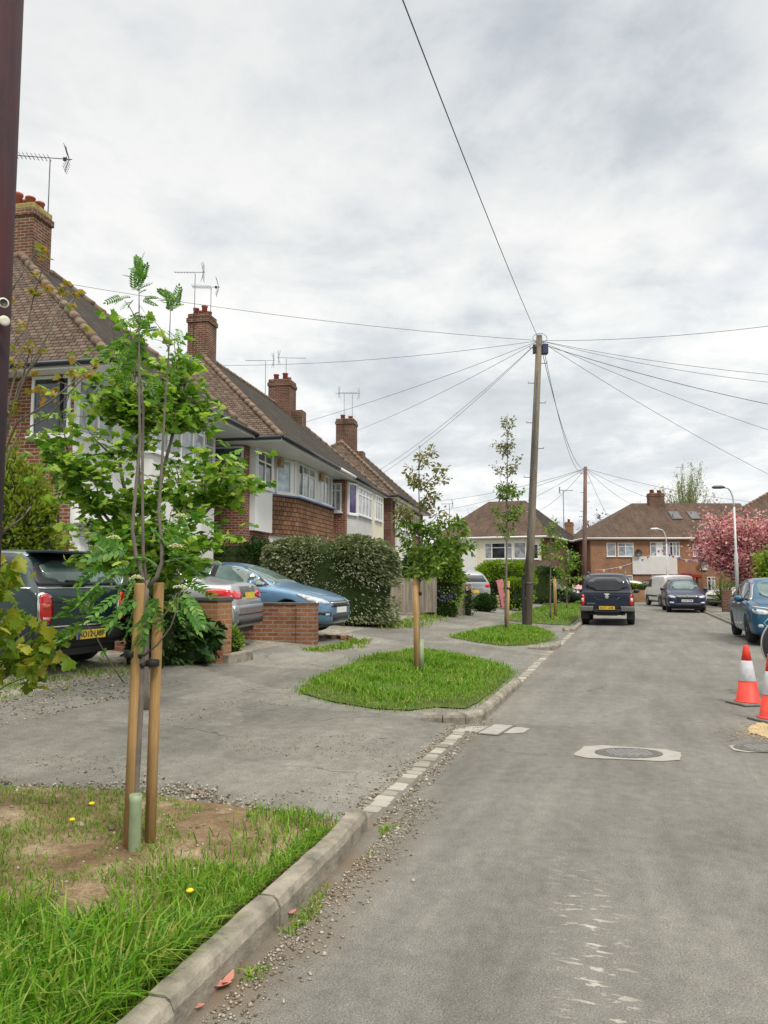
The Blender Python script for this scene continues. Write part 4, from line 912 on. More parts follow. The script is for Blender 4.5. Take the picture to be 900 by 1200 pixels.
DIAM = (np.array([(0, 0, 0), (.5, .28, .05), (1, 0, 0), (.5, -.28, .05)], float), np.array([(0, 2, 1), (0, 3, 2)]))
def pinnate(n=7, gap=.13, ll=.3, lw=.062):
    V = []; T = []
    def leaflet(x, ang, sgn):
        o = len(V); a = math.cos(ang), math.sin(ang)*sgn; base = np.array([x, 0, -.35*x*x]); p = np.array([a[0], a[1], -.15]); q = np.array([-a[1], a[0], 0])
        for (l, w_) in ((0, 0), (.3, 1), (.3, -1), (.7, .8), (.7, -.8), (1, 0)): V.append(base+p*ll*l*(1-.35*abs(x-.45))+q*lw*w_+np.array([0, 0, .02*abs(w_)]))
        T.extend([(o, o+2, o+1), (o+1, o+2, o+4), (o+1, o+4, o+3), (o+3, o+4, o+5)])
    for i in range(n):
        x = .14+i*gap
        leaflet(x, R(62-i*3), 1); leaflet(x, R(62-i*3), -1)
    leaflet(.14+n*gap-.02, 0, 1)
    o = len(V); 
    for x in (0, .4, .7, .98):
        V.append(np.array([x, .008, -.35*x*x])); V.append(np.array([x, -.008, -.35*x*x]))
    for i in range(3): T.extend([(o+2*i, o+2*i+1, o+2*i+3), (o+2*i, o+2*i+3, o+2*i+2)])
    return np.array(V), np.array(T)
PINN = pinnate()
def leaves(name, P, D, size, tpl, m, par=None, droop=.3, upbias=1.0, sj=.35, roll=.5):
    """P positions, D outward directions; each leaf points along D with its face roughly up"""
    P = np.asarray(P, float); D = np.asarray(D, float); N = len(P); V, T = tpl
    D = D+rng.normal(0, .35, (N, 3)); D[:, 2] -= droop; D /= np.linalg.norm(D, axis=1)[:, None]+1e-9
    Un = np.array([0, 0, upbias])+rng.normal(0, roll, (N, 3)); Un -= D*(Un*D).sum(1)[:, None]; Un /= np.linalg.norm(Un, axis=1)[:, None]+1e-9
    S = np.cross(Un, D); sz = (size if hasattr(size, '__len__') else size*np.ones(N))*rng.uniform(1-sj, 1+sj, N)
    W = (V[None, :, 0, None]*D[:, None]+V[None, :, 1, None]*S[:, None]+V[None, :, 2, None]*Un[:, None])*sz[:, None, None]+P[:, None]
    Tt = T[None]+(np.arange(N)*len(V))[:, None, None]
    off = np.array(par.location) if par is not None else 0
    return trimesh(name, (W-off).reshape(-1, 3), Tt.reshape(-1, 3), m, par)
def bez(a, b, c, n):
    return [a.lerp(b, t).lerp(b.lerp(c, t), t) for t in [i/n for i in range(n+1)]]
def branch(b, p0, p1, r0, r1, bow=.1, n=6, rnd=.03, sides=6):
    m = (p0+p1)/2; d = p1-p0; side = Vector((random.uniform(-1, 1), random.uniform(-1, 1), 0))
    mid = m+side*bow*d.length*.6-Z*bow*d.length*.4+Vector((0, 0, 0)); pts = bez(p0, mid, p1, n)
    pts = [p+Vector([random.gauss(0, rnd*d.length*.1) for _ in range(3)]) if 0 < i < n else p for i, p in enumerate(pts)]
    b.tube(pts, [r0+(r1-r0)*i/n for i in range(n+1)], sides); return pts
def shift(b, o): b.v = [(v[0]-o[0], v[1]-o[1], v[2]-o[2]) for v in b.v]; return b
G_MAPLE = [(.06, .16, .012), (.1, .23, .016), (.16, .32, .025), (.25, .42, .04), (.4, .54, .12)]
M['leaf_maple'] = leafmat('maple_leaf', G_MAPLE, .4, .45)
M['leaf_rowan'] = leafmat('rowan_leaf', [(.05, .16, .025), (.08, .22, .035), (.13, .29, .05), (.2, .36, .08)], .35, .5)
M['leaf_olive'] = leafmat('sycamore_leaf_olive', [(.08, .16, .01), (.14, .23, .015), (.21, .3, .025), (.32, .33, .04)], .4, .45)
M['leaf_bronze'] = leafmat('young_bronze_leaf', [(.24, .21, .03), (.34, .26, .04), (.36, .2, .05), (.2, .25, .03)], .4, .5)
M['leaf_sap'] = leafmat('sapling_leaf', [(.07, .16, .015), (.12, .23, .025), (.19, .31, .04), (.28, .37, .08)], .35, .5)
M['leaf_sapred'] = leafmat('sapling_top_leaf', [(.14, .17, .04), (.22, .22, .07), (.28, .19, .1), (.18, .24, .05)], .35, .5)
M['leaf_grey'] = leafmat('grey_green_leaf', [(.09, .12, .045), (.14, .18, .075), (.2, .24, .115), (.26, .29, .16), (.28, .3, .19)], .2, .5)
M['leaf_dark'] = leafmat('dark_hedge_leaf', [(.015, .045, .01), (.025, .065, .013), (.04, .09, .02), (.06, .12, .025)], .2, .5)
M['leaf_lime'] = leafmat('bright_hedge_leaf', [(.08, .19, .01), (.14, .27, .015), (.22, .34, .02), (.3, .4, .03)], .35, .5)
M['leaf_conifer'] = leafmat('yellow_green_shrub_leaf', [(.1, .17, .01), (.16, .23, .02), (.23, .29, .03), (.3, .34, .05)], .35, .6)
M['blossom'] = leafmat('cherry_blossom', [(.35, .09, .16), (.6, .25, .35), (.75, .42, .5), (.85, .65, .7), (.25, .06, .1)], .4, .6)
M['blossom_dark'] = leafmat('plum_leaf', [(.06, .02, .03), (.12, .035, .05), (.2, .06, .08), (.09, .05, .04)], .3, .6)
M['birch'] = leafmat('fresh_birch_leaf', [(.22, .27, .12), (.3, .34, .17), (.38, .4, .25), (.18, .24, .09)], .4, .6)
M['white_flower'] = plain('cream_flower_cluster', (.5, .5, .28), .8, var=.25, nscale=30)
# --- the broad maple behind the staked rowan
def crown_tree(name, label, cat, base, tips, nodes, lm, size, tpl, r0=.04, trunk_top=None, dens=1.0, leafs=10, spread=.12, bark='bark', group=None, start=.3, droop=.35, crownname='crown', twig=.25, roll=.5):
    t = thing(name, label, cat, base, 0, group); base = Vector(base); b = MB(); P = []; D = []
    tt = trunk_top or base+Vector((0, 0, .8)); tp = branch(b, base-Z*.05, tt, r0, r0*.75, .04, 6, .05, 10)
    hubs = [tt]+nodes
    for nd_ in nodes: branch(b, tt, nd_, r0*.55, r0*.3, .12)
    for tip in tips:
        h = min(hubs, key=lambda q: (q-tip).length+(.6 if q.z > tip.z-.1 else 0)); pts = branch(b, h, tip, r0*.28, .003, .18, 8, .05, 5)
        L = (tip-h).length; k = max(3, int(L*leafs*dens))
        for i in range(k):
            f = start+(1-start)*(i+random.random())/k; j = min(len(pts)-2, int(f*(len(pts)-1))); p = pts[j].lerp(pts[j+1], f*(len(pts)-1)-j)
            for s_ in range(3):
                a = random.uniform(0, 6.283); o = Vector((math.cos(a), math.sin(a), random.uniform(-.15, .5)))
                q = p+o*spread*random.uniform(.2, 1.0); P.append(q); D.append(o)
            if random.random() < twig:
                q2 = p+Vector((random.gauss(0, 1), random.gauss(0, 1), random.uniform(-.1, .8))).normalized()*spread*2.2; b.tube([p, q2], [.004, .002], 4)
                for s_ in range(4):
                    a = random.uniform(0, 6.283); o = Vector((math.cos(a), math.sin(a), random.uniform(-.2, .4))); P.append(q2+o*spread*.4); D.append(o)
    shift(b, base).build('trunk', M[bark], t, True)
    leaves(crownname, P, D, size, tpl, M[lm], t, droop, 1.0, .35, roll); return t
mb = at(172, 760, 8.3); mb = Vector((mb.x, mb.y, ground(mb.x, mb.y)))
tips_px = [(150, 372, 8.2), (135, 402, 8.0), (205, 392, 8.5), (222, 420, 8.5), (98, 432, 7.9), (190, 440, 8.3), (228, 455, 8.6), (165, 450, 8.0), (250, 500, 8.6), (236, 480, 8.7), (70, 480, 7.8), (45, 505, 7.7), (60, 545, 7.6), (100, 500, 7.8), (120, 470, 8.2), (282, 535, 8.7), (292, 575, 8.6), (272, 600, 8.5), (255, 560, 8.4), (60, 590, 7.6), (85, 615, 7.5), (110, 560, 7.6), (140, 520, 7.9), (180, 500, 8.1), (205, 540, 8.0), (225, 600, 8.1), (250, 630, 8.3), (200, 600, 7.8), (160, 570, 7.7), (130, 620, 7.7), (100, 650, 7.7), (215, 660, 8.0), (180, 650, 7.8), (150, 600, 8.6), (230, 530, 8.9), (110, 590, 8.7), (190, 560, 8.8), (75, 560, 8.4), (265, 540, 8.8), (160, 640, 8.3), (205, 480, 8.0), (90, 530, 7.6), (150, 480, 8.5), (235, 565, 8.0), (285, 560, 8.2), (150, 540, 7.5), (120, 640, 8.2), (60, 525, 7.9), (178, 600, 8.7), (220, 500, 8.3), (198, 690, 8.1), (225, 690, 8.3), (170, 690, 8.0), (190, 720, 8.2)]
tips_px += [(random.uniform(60, 280), random.uniform(470, 680), random.uniform(7.5, 8.9)) for _ in range(22)]+[(150+random.uniform(-35, 75), random.uniform(400, 480), random.uniform(8, 8.6)) for _ in range(8)]
tips = [at(*q) for q in tips_px]; nodes = [at(165, 600, 8.2), at(120, 600, 8.0), at(220, 600, 8.3), at(160, 500, 8.1), at(205, 500, 8.4), at(90, 560, 7.9), at(250, 590, 8.4), at(190, 650, 8.1), at(140, 540, 8.1)]
crown_tree('maple_tree', 'broad leafy green maple growing behind the staked sapling, in front of the nearest house', 'tree', mb, tips, nodes, 'leaf_maple', .082, MAPLE, .055, at(170, 670, 8.2), 1.0, 30, .14, start=.05, droop=.3, roll=.6)
# --- staked rowan in the near verge
def Wp(u, v, Y): return at(u, v, Y)
tb = gz(158, 1003, .06); TY = tb.y; tb.z = vz(tb.x, tb.y)
t = thing('rowan_sapling', 'slim rowan sapling with three stems tied between two fresh timber stakes', 'tree', tb)
b = MB(); Y = TY
def stem(pts, r): b.tube([Wp(u, v, Y+dy) for u, v, dy in pts], r, 8)
stem([(157, 1006, 0), (159, 930, 0), (165, 820, .0), (166, 760, 0), (171, 700, .02), (172, 680, .02)], [.021, .019, .018, .0175, .017, .016])
stem([(171, 690, .02), (166, 672, .0), (159, 650, -.02), (155, 620, -.03), (158, 585, -.02), (164, 520, 0), (163, 450, .02), (163, 380, .03), (163, 330, .03)], [.014, .012, .012, .011, .0105, .009, .007, .0045, .002])
stem([(172, 690, .02), (168, 650, .05), (167, 600, .06), (167, 540, .06), (168, 480, .07), (160, 400, .05)], [.011, .009, .0085, .008, .007, .003])
stem([(173, 688, .02), (184, 676, 0), (190, 658, 0), (189, 630, .02), (186, 600, .03), (190, 540, .04), (193, 480, .04), (198, 410, .05), (200, 360, .05)], [.014, .0125, .0115, .011, .0095, .008, .006, .004, .002])
stem([(167, 770, 0), (185, 755, -.05), (200, 735, -.1), (208, 712, -.12), (209, 695, -.14)], [.006, .005, .0045, .004, .002])
stem([(168, 735, 0), (186, 728, -.04), (200, 712, -.06), (207, 695, -.05)], [.005, .0045, .004, .002])
stem([(145, 800, .1), (128, 775, .05), (112, 745, 0), (98, 728, -.05), (95, 715, -.05)], [.004, .004, .0035, .003, .0015])
stem([(163, 380, .03), (152, 360, .05), (146, 352, .06)], [.003, .0025, .0015]); stem([(198, 410, .05), (188, 385, .06), (178, 372, .07)], [.003, .0025, .0015])
P = []; D = []; S_ = []
def lf(u, v, dy, du, dv, s, n=1, j=6):
    if v > 630 and n > 3: n = int(n*.6)
    for _ in range(n):
        p = Wp(u+random.gauss(0, j), v+random.gauss(0, j), Y+dy+random.gauss(0, .05)); P.append(p); D.append(Vector((du+random.gauss(0, .25), random.gauss(0, .5), -dv+random.gauss(0, .2)))); S_.append(s)
for (u, v) in ((163, 330), (163, 318), (162, 340)): lf(u, v, .03, 0, -1.2, .085, 9, 3)
for (u, v) in ((200, 362), (201, 352)): lf(u, v, .05, 0, -1, .085, 8, 3)
lf(150, 350, .06, -1, 0, .09, 5, 4); lf(170, 352, .0, 1, -.3, .08, 4, 4); lf(158, 372, 0, -.6, 0, .09, 3, 4); lf(180, 380, .06, -.8, .2, .1, 6, 6); lf(205, 385, 0, .8, .4, .09, 4, 5)
lf(160, 400, .05, -1, .2, .16, 6, 7); lf(150, 425, .05, -.6, .5, .14, 4, 8); lf(165, 440, .05, .7, .3, .13, 4, 8); lf(196, 420, .05, .5, .2, .12, 3, 6)
for (u, v, du, dv, s, n) in [(150, 655, -1, -.1, .2, 7), (125, 650, -1, .1, .19, 4), (165, 650, .1, .3, .2, 4), (190, 640, .8, -.2, .19, 5), (205, 652, 1, .1, .19, 4), (155, 700, -.9, .35, .2, 8), (130, 690, -1, .2, .2, 5), (180, 700, .5, .5, .2, 6), (205, 690, .6, .4, .18, 4), (218, 690, .8, .5, .18, 3), (145, 670, -.8, .1, .2, 5), (205, 712, .7, .6, .17, 2), (186, 612, 1, .2, .18, 3), (200, 595, 1, .2, .17, 2)]: lf(u, v, -.02, du, dv, s, n, 8)
for (u, v, du, dv, s, n) in [(97, 728, -1, 0, .17, 4), (98, 722, .9, -.1, .14, 3), (94, 715, -.4, -1, .13, 4), (104, 735, -1, .35, .17, 2), (97, 718, .3, -1, .12, 3), (165, 745, -.5, .4, .08, 2), (122, 772, .2, -.4, .05, 2)]: lf(u, v, -.05, du, dv, s, n, 3)
shift(b, tb).build('trunk', M['bark'], t, True)
leaves('leaves', P, D, np.array(S_), PINN, M['leaf_rowan'], t, .12, 1.0, .25, .5)
for (u, v, dy) in ((133, 630, -.1), (212, 605, -.05), (160, 677, -.12), (211, 688, -.15), (205, 640, -.1)):
    c = Wp(u, v, Y+dy)-tb; b = MB(); r = .034
    for k in range(60):
        a = random.uniform(0, 6.28); q = math.sqrt(random.random())*r*1.2; p = c+Vector((math.cos(a)*q, math.sin(a)*q*.8, .012*(1-(q/r)**2)+random.uniform(-.004, .004))); s_ = .0045; b.add([p+Vector(d)*s_ for d in ((1, 0, 0), (-1, 0, 0), (0, 1, 0), (0, -1, 0), (0, 0, 1), (0, 0, -1))], [(0, 2, 4), (2, 1, 4), (1, 3, 4), (3, 0, 4), (2, 0, 5), (1, 2, 5), (3, 1, 5), (0, 3, 5)])
    b.build('flower_cluster', M['white_flower'], t)
def stake(name, label, bx, by, h, r, lx=0, ly=0, group=None, m='stake'):
    z = (vz(bx, by) if inside((bx, by), verge) else ground(bx, by)+.05)
    o = MB().tube([(0, 0, -.1), (lx*.5, ly*.5, h*.5), (lx, ly, h-.012), (lx, ly, h)], [r, r, r*.98, r*.85], 16).build(name, M[m], None, True); o.location = (bx, by, z)
    return tag(o, label, 'stake', group)
sA = gz(150, 1003, .06); sB = gz(174, 998, .06)
stake('timber_stake', 'round pale timber stake, left of the pair holding the rowan sapling', sA.x, sA.y, 1.47, .031, .024, 0, 'timber stakes beside the saplings')
stake('timber_stake', 'round pale timber stake, right of the pair holding the rowan sapling', sB.x, sB.y+.02, 1.475, .031, .015, .0, 'timber stakes beside the saplings')
tt_ = thing('tree_tie', 'black rubber tie looped from the left stake to the rowan stem', 'tree tie', Wp(157, 767, TY)); o = tt_.location
b = MB(); a1 = Wp(153.5, 766, TY); 
b.lathe([(.036, -.02), (.038, -.018), (.038, .018), (.036, .02), (.0335, 0)], a1-o, n=20); b.tube([a1-o+Vector((.034, -.01, 0)), Wp(166, 770, TY-.02)-o], .014, 6); b.build('band', M['strap'], tt_, True)
tt_ = thing('tree_tie', 'black rubber tie looped from the right stake to the rowan stem, lower of the two', 'tree tie', Wp(172, 778, TY)); o = tt_.location
b = MB(); a1 = Wp(179, 777, TY+.02)
b.lathe([(.036, -.018), (.038, -.016), (.038, .016), (.036, .018), (.0335, 0)], a1-o, n=20); b.tube([a1-o-Vector((.034, .01, 0)), Wp(165, 781, TY-.02)-o], .014, 6); b.build('band', M['strap'], tt_, True)
gp = gz(159, 1004, .06); o = MB().lathe([(.03, -.02), (.034, 0), (.033, .26), (.036, .3), (.033, .3), (.03, .02)], n=14).build('tree_guard', M['guard'], None, True); o.location = (gp.x+.002, gp.y-.035, tb.z); tag(o, 'pale green plastic guard round the foot of the rowan between the stakes', 'tree guard', 'plastic guards round sapling feet')
# --- branchy sycamore by the dark pole at the left edge
Y = 4.9; lb = Vector((-2.55, 4.95, ground(-2.55, 4.95)))
t = thing('sycamore_sapling', 'thin bare stemmed sapling with bronze young leaves beside the dark pole', 'tree', lb); b = MB(); P = []; D = []; P2 = []; D2 = []
b.tube([lb-Z*.05, lb+Vector((.02, 0, .8)), lb+Vector((.04, .02, 1.5))], [.03, .026, .022], 8)
hub = lb+Vector((.04, .02, 1.5))
for (pts, young) in [([(0, 560), (8, 500), (30, 440), (62, 380), (90, 345)], 1), ([(0, 540), (10, 470), (28, 400), (40, 345), (55, 300)], 1), ([(-5, 555), (20, 495), (60, 470), (95, 440), (112, 430)], 1), ([(-5, 560), (25, 505), (55, 490), (80, 462), (100, 440)], 1), ([(5, 520), (22, 450), (45, 420), (70, 355), (75, 345)], 1), ([(0, 520), (8, 440), (18, 400), (30, 385)], 1), ([(2, 480), (5, 420), (14, 340), (45, 290)], 1), ([(0, 500), (20, 470), (30, 430), (35, 410)], 1), ([(-10, 640), (8, 620), (25, 608), (36, 594)], 0)]:
    w_ = [hub]+[at(u, v, Y+random.uniform(-.15, .15)) for u, v in pts]
    b.tube(w_, [.012]+[.008-.0055*i/len(pts) for i in range(len(pts))], 6)
    for k in range(1, len(w_)-1):
        for f in (.2, .6):
            if random.random() < .75:
                p = w_[k].lerp(w_[k+1], f); q = p+Vector((random.gauss(0, .09), random.gauss(0, .08), random.uniform(.02, .14))); b.tube([p, q], [.003, .0015], 4)
                if young:
                    low = p.z < 2.45
                    for _ in range(random.randint(3, 6)): (P2 if low else P).append(q+Vector([random.gauss(0, .012) for _ in range(3)])); (D2 if low else D).append(Vector((random.gauss(0, 1), random.gauss(0, 1), random.uniform(-.2, 1))))
    if young:
        for _ in range(7): P.append(w_[-1]+Vector([random.gauss(0, .018) for _ in range(3)])); D.append(Vector((random.gauss(0, 1), random.gauss(0, 1), random.uniform(-.3, 1))))
shift(b, lb).build('trunk', M['bark'], t, True)
leaves('young_leaves', P, D, .038, MAPLE, M['leaf_bronze'], t, .1, .6, .4, .9); leaves('green_leaves', P2, D2, .065, MAPLE, M['leaf_olive'], t, .3, .8, .4, .7)
# --- low olive sycamore shoots, nearest foliage at the left edge
sb = Vector((-3.0, 4.7, ground(-3.0, 4.7)))
t = thing('sycamore_bush', 'olive green shoots with large hanging leaves in front of the dark green car', 'bush', sb); b = MB(); P = []; D = []
for i in range(22):
    u, v = random.uniform(-25, 34), random.uniform(655, 792)
    u = min(u, -2 if v < 700 else 14 if v < 745 else 44)
    p = at(u, v, 4.45+random.uniform(-.3, .3)); b.tube(bez(sb+Vector((random.gauss(0, .05), random.gauss(0, .05), 0)), sb.lerp(p, .5)+Z*.35, p, 7), [.009, .008, .007, .006, .005, .004, .003, .002], 5)
    for _ in range(12): P.append(p+Vector((random.gauss(0, .07), random.gauss(0, .07), random.gauss(0, .06)))); a = random.uniform(0, 6.28); D.append(Vector((math.cos(a), math.sin(a), -.2)))
for (u, v) in [(15, 770), (22, 780), (35, 760), (10, 780), (30, 775), (45, 750), (60, 760), (45, 775), (62, 745), (50, 730), (40, 790), (66, 760)]:
    p = at(u, v, 4.4); b.tube(bez(sb, sb.lerp(p, .5)+Z*.3, p, 6), [.008, .007, .006, .005, .004, .003, .002], 5)
    for _ in range(6): P.append(p+Vector((random.gauss(0, .05), random.gauss(0, .05), random.gauss(0, .04)))); a = random.uniform(0, 6.28); D.append(Vector((math.cos(a), math.sin(a), -.3)))
shift(b, sb).build('stems', M['bark'], t, True); leaves('leaves', P, D, .072, MAPLE, M['leaf_olive'], t, .65, 1.0, .35, .5)
# --- young street trees further on
def street_tree(label, basep, tips_px, Yt, size, r0, top_px, n=10, red=True, lm='leaf_sap', spread=.1, dens=1.0, grp='young street trees in the verge', nodes=None):
    t = thing('street_tree', label, 'tree', basep, 0, grp); base = Vector(basep); b = MB(); P = [[], []]; D = [[], []]
    top = at(top_px[0], top_px[1], Yt); zc = base.lerp(top, .66).z; tr = branch(b, base-Z*.05, top, r0, .004, .01, 10, .02, 8)
    for (u, v) in tips_px:
        tip = at(u, v, Yt+random.uniform(-.25, .25)); cand = [q for q in tr if q.z < tip.z-.1*abs(q.x-tip.x)-.12] or [tr[3]]; h = max(cand, key=lambda q: q.z-.6*(q-tip).length)
        pts = branch(b, h, tip, r0*.3, .0025, .12, 6, .05, 4); k = max(3, int((tip-h).length*n*dens))
        for i in range(k):
            f = .3+.7*random.random(); j = min(len(pts)-2, int(f*(len(pts)-1))); p = pts[j].lerp(pts[j+1], random.random())
            for _ in range(11):
                o = Vector((random.gauss(0, 1), random.gauss(0, 1), random.gauss(0, .6))).normalized(); q = p+o*spread*random.uniform(.1, 1); w_ = 1 if (red and q.z > zc) else 0; P[w_].append(q); D[w_].append(o)
    shift(b, base).build('trunk', M['bark'], t, True)
    leaves('crown', P[0], D[0], size, OVATE, M[lm], t, .3, 1, .35, .7)
    if P[1]: leaves('upper_crown', P[1], D[1], size*.8, OVATE, M['leaf_sapred'], t, .2, 1, .35, .8)
    return t
b2_ = G(490, 793); b2_.z += .07
street_tree('young street tree with reddish top and green lower limbs on the nearest grass island', b2_, [(495, 530), (510, 525), (518, 548), (523, 560), (478, 545), (484, 560), (505, 575), (515, 575), (492, 555), (470, 590), (478, 600), (488, 610), (530, 605), (548, 618), (545, 635), (520, 625), (505, 615), (470, 620), (475, 640), (490, 650), (505, 655), (500, 640), (515, 600), (500, 590), (535, 640), (480, 665), (540, 612), (520, 650), (465, 600), (555, 640)], b2_.y, .085, .024, (492, 522), 13, spread=.11, dens=1.25)
b3_ = G(593, 741); b3_.z += .07
street_tree('tall slender street tree on the middle grass island, left of the tall pole', b3_, [(590, 488), (600, 492), (594, 505), (602, 510), (580, 520), (590, 530), (604, 545), (608, 535), (578, 545), (586, 560), (600, 560), (611, 575), (575, 590), (583, 580), (590, 600), (600, 590), (613, 590), (612, 600), (585, 610), (598, 615), (605, 605), (606, 570), (582, 570), (594, 545), (596, 575), (588, 520)], b3_.y, .1, .04, (595, 484), 8, spread=.13, dens=1.35)
b4_ = G(645, 727); b4_.z += .07
street_tree('small bushy street tree whose crown is split in two, right of the tall pole', b4_, [(640, 618), (648, 625), (655, 640), (637, 645), (632, 632), (660, 632), (650, 612)], b4_.y, .12, .035, (645, 612), 9, False, spread=.2, dens=1.4)
b5_ = G(664, 715); b5_.z += .07
street_tree('round crowned small street tree beside the far telegraph pole', b5_, [(655, 650), (668, 645), (677, 660), (680, 675), (672, 685), (660, 670), (652, 665), (666, 660), (650, 680), (673, 650), (661, 690)], b5_.y, .15, .04, (666, 645), 7, False, spread=.28, dens=1.5)
def stk(u, v, vt, label, r=.035, dx=0):
    p = G(u, v); p.z += .05; h = at(u, vt, p.y).z-p.z; o = MB().tube([(0, 0, -.1), (dx*.5, 0, h*.5), (dx, 0, h)], [r, r, r*.95], 12).build('timber_stake', M['stake'], None, True); o.location = p; tag(o, label, 'stake', 'timber stakes beside the saplings'); return p
p = stk(488, 793, 676, 'single round stake in front of the reddish topped tree on the nearest island', .042)
o = MB().lathe([(.045, -.02), (.048, .5), (.044, .5), (.042, 0)], n=12).build('tree_guard', M['guard'], None, True); o.location = (b2_.x+.045, b2_.y+.05, b2_.z); tag(o, 'pale guard round the foot of the reddish topped tree on the nearest island', 'tree guard', 'plastic guards round sapling feet')
o = MB().tube([(0, 0, 0), (.09, .02, -.03)], .03, 8).build('tree_tie', M['strap'], None, True); o.location = at(487, 694, p.y-.0); tag(o, 'black tie near the top of the stake on the nearest island', 'tree tie')
p = stk(594, 741, 681, 'single thin stake beside the tall slender tree on the middle island', .05, .06)
o = MB().tube([(-.1, 0, .02), (.05, -.02, 0)], .05, 8).build('tree_tie', M['strap'], None, True); o.location = at(597, 690, p.y); tag(o, 'black tie on the stake of the tall slender tree', 'tree tie')
stk(651, 725, 678, 'short stake in the far grass strip right of the tall pole', .06)
# --- hedges and shrubs: solid core coloured dark as inner shade, under thousands of leaves
def bush(name, label, cat, c, rad, n, lm, size, tpl=DIAM, base=None, seed=0, flat=.8, core='leaf_dark', rot=0, droop=.2, low=.0, group=None, lumps=.16, box=0):
    base = Vector(base or (c[0], c[1], ground(c[0], c[1]))); t = thing(name, label, cat, base, 0, group); rs = np.random.default_rng(seed+5)
    from mathutils import noise as mn
    cr, sr = math.cos(rot), math.sin(rot); c = Vector(c); P = []; D = []
    def surf(d, k=1.0):
        dd = Vector(d).normalized(); e = dd.copy()
        if box: e = Vector([math.copysign(abs(x)**(1-box*.55), x) for x in dd]); 
        r = k*(1+lumps*mn.noise(dd*2.2+Vector((seed, 0, 0)))+lumps*.8*mn.noise(dd*5+Vector((0, seed, 0)))); q = Vector((e.x*rad[0], e.y*rad[1], e.z*rad[2]))*r
        return Vector((q.x*cr-q.y*sr, q.x*sr+q.y*cr, q.z)), dd
    for _ in range(n):
        d = rs.normal(0, 1, 3); d[2] = abs(d[2]) if rs.random() < .75 else d[2]
        q, dd = surf(d, 1-abs(rs.normal(0, .1))); p = c+q
        if p.z < base.z+.02: p.z = base.z+.02+rs.random()*.2
        P.append(p); D.append(Vector((q.x, q.y, q.z*.6)).normalized()+Vector((0, 0, .15)))
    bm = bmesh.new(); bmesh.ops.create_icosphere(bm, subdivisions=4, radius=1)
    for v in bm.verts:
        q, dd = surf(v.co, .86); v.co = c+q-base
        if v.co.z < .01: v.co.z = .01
    me = bpy.data.meshes.new('core'); bm.to_mesh(me); bm.free(); link('dark_core', me, M['darkcore'], t, True, False)
    leaves('foliage', P, D, size, tpl, M[lm], t, droop, .6, .4, .8); return t
M['darkcore'] = soil('shrub_interior', (.012, .02, .006), (.025, .04, .012), (.04, .06, .02), 9)
hl, hr = at(303, 700, 20.3), at(466, 700, 21.2)
bush('flowering_hedge', 'large rounded grey-green hedge with drooping sprays and pale flowers behind the blue hatchback', 'hedge', ((hl.x+hr.x)/2, 20.9, 1.35), (1.85, 1.2, 1.38), 34000, 'leaf_grey', .085, OVATE, None, 3, box=1.0, lumps=.07, droop=.5)
P = []; D = []
for (u, v) in [(345, 668), (352, 674), (360, 680), (388, 686), (394, 692), (410, 664), (420, 672), (428, 680), (330, 700), (340, 660), (372, 655), (405, 705), (440, 690), (400, 668)]:
    for _ in range(26):
        q = at(u+random.gauss(0, 5), v+random.gauss(0, 3), 19.72+random.uniform(-.12, .1)); P.append(q); D.append(Vector((random.gauss(0, 1), -1, random.gauss(0, 1))))
M['petals_white'] = leafmat('white_petals', [(.5, .5, .5), (.65, .65, .66), (.75, .75, .78)], .3, .6)
hf = bpy.data.objects['flowering_hedge']; leaves('flowers', P, D, .035, DIAM, M['petals_white'], hf, 0, .3, .4, 1)['kind'] = 'stuff'
c = at(275, 660, 22.5); bush('dark_hedge', 'dark green clipped hedge between the blue hatchback and the tile hung house', 'hedge', (c.x, c.y, 1.5), (1.3, .7, 1.2), 7000, 'leaf_dark', .08, OVATE, None, 8, box=1)
c = at(525, 690, 26.8); bush('leafy_shrub', 'tall bushy green shrub between the two lengths of wooden fence', 'shrub', (c.x-.05, c.y, 1.5), (.55, .6, 1.4), 7000, 'leaf_sap', .1, OVATE, None, 9, lumps=.3)
c = at(505, 655, 30); bush('leafy_shrub', 'mid green shrub behind the plank fence beside the hidden cars', 'shrub', (c.x, c.y, 1.6), (1.3, .8, 1.3), 5000, 'leaf_dark', .11, OVATE, None, 12, lumps=.3)
c = at(592, 690, 37); bush('clipped_hedge', 'bright yellow-green rounded hedge above the brick pier left of the tall pole', 'hedge', (c.x, c.y, 1.3), (1.45, .9, 1.2), 8000, 'leaf_lime', .09, OVATE, None, 10, box=.7, lumps=.1)
c = at(604, 715, 34.5); bush('clipped_hedge', 'low lime green hedge just left of the foot of the tall pole', 'hedge', (c.x, c.y, .95), (.42, .6, .7), 3500, 'leaf_lime', .09, OVATE, None, 14, box=.9, lumps=.1)
c = at(622, 690, 44); bush('clipped_hedge', 'dark square clipped hedge behind the tall pole', 'hedge', (c.x, c.y, 1.2), (1.6, .8, 1.15), 4500, 'leaf_dark', .11, OVATE, None, 15, box=1.2, lumps=.06)
c = at(568, 700, 31.5); bush('low_shrub', 'small dark green shrub in front of the low slatted fence', 'shrub', (c.x, c.y, .6), (.5, .4, .38), 1800, 'leaf_dark', .08, OVATE, None, 16)
c = at(517, 712, 26.9); bush('bluebell_patch', 'low clump with violet flowers between the plank fence and the ivied post', 'shrub', (c.x, c.y-.4, .5), (.5, .3, .3), 1400, 'leaf_dark', .08, OVATE, None, 17)
P = [at(random.gauss(522, 5), random.gauss(700, 3.5), 26.2) for _ in range(120)]; D = [Vector((random.gauss(0, 1), -1, random.gauss(0, 1))) for _ in P]
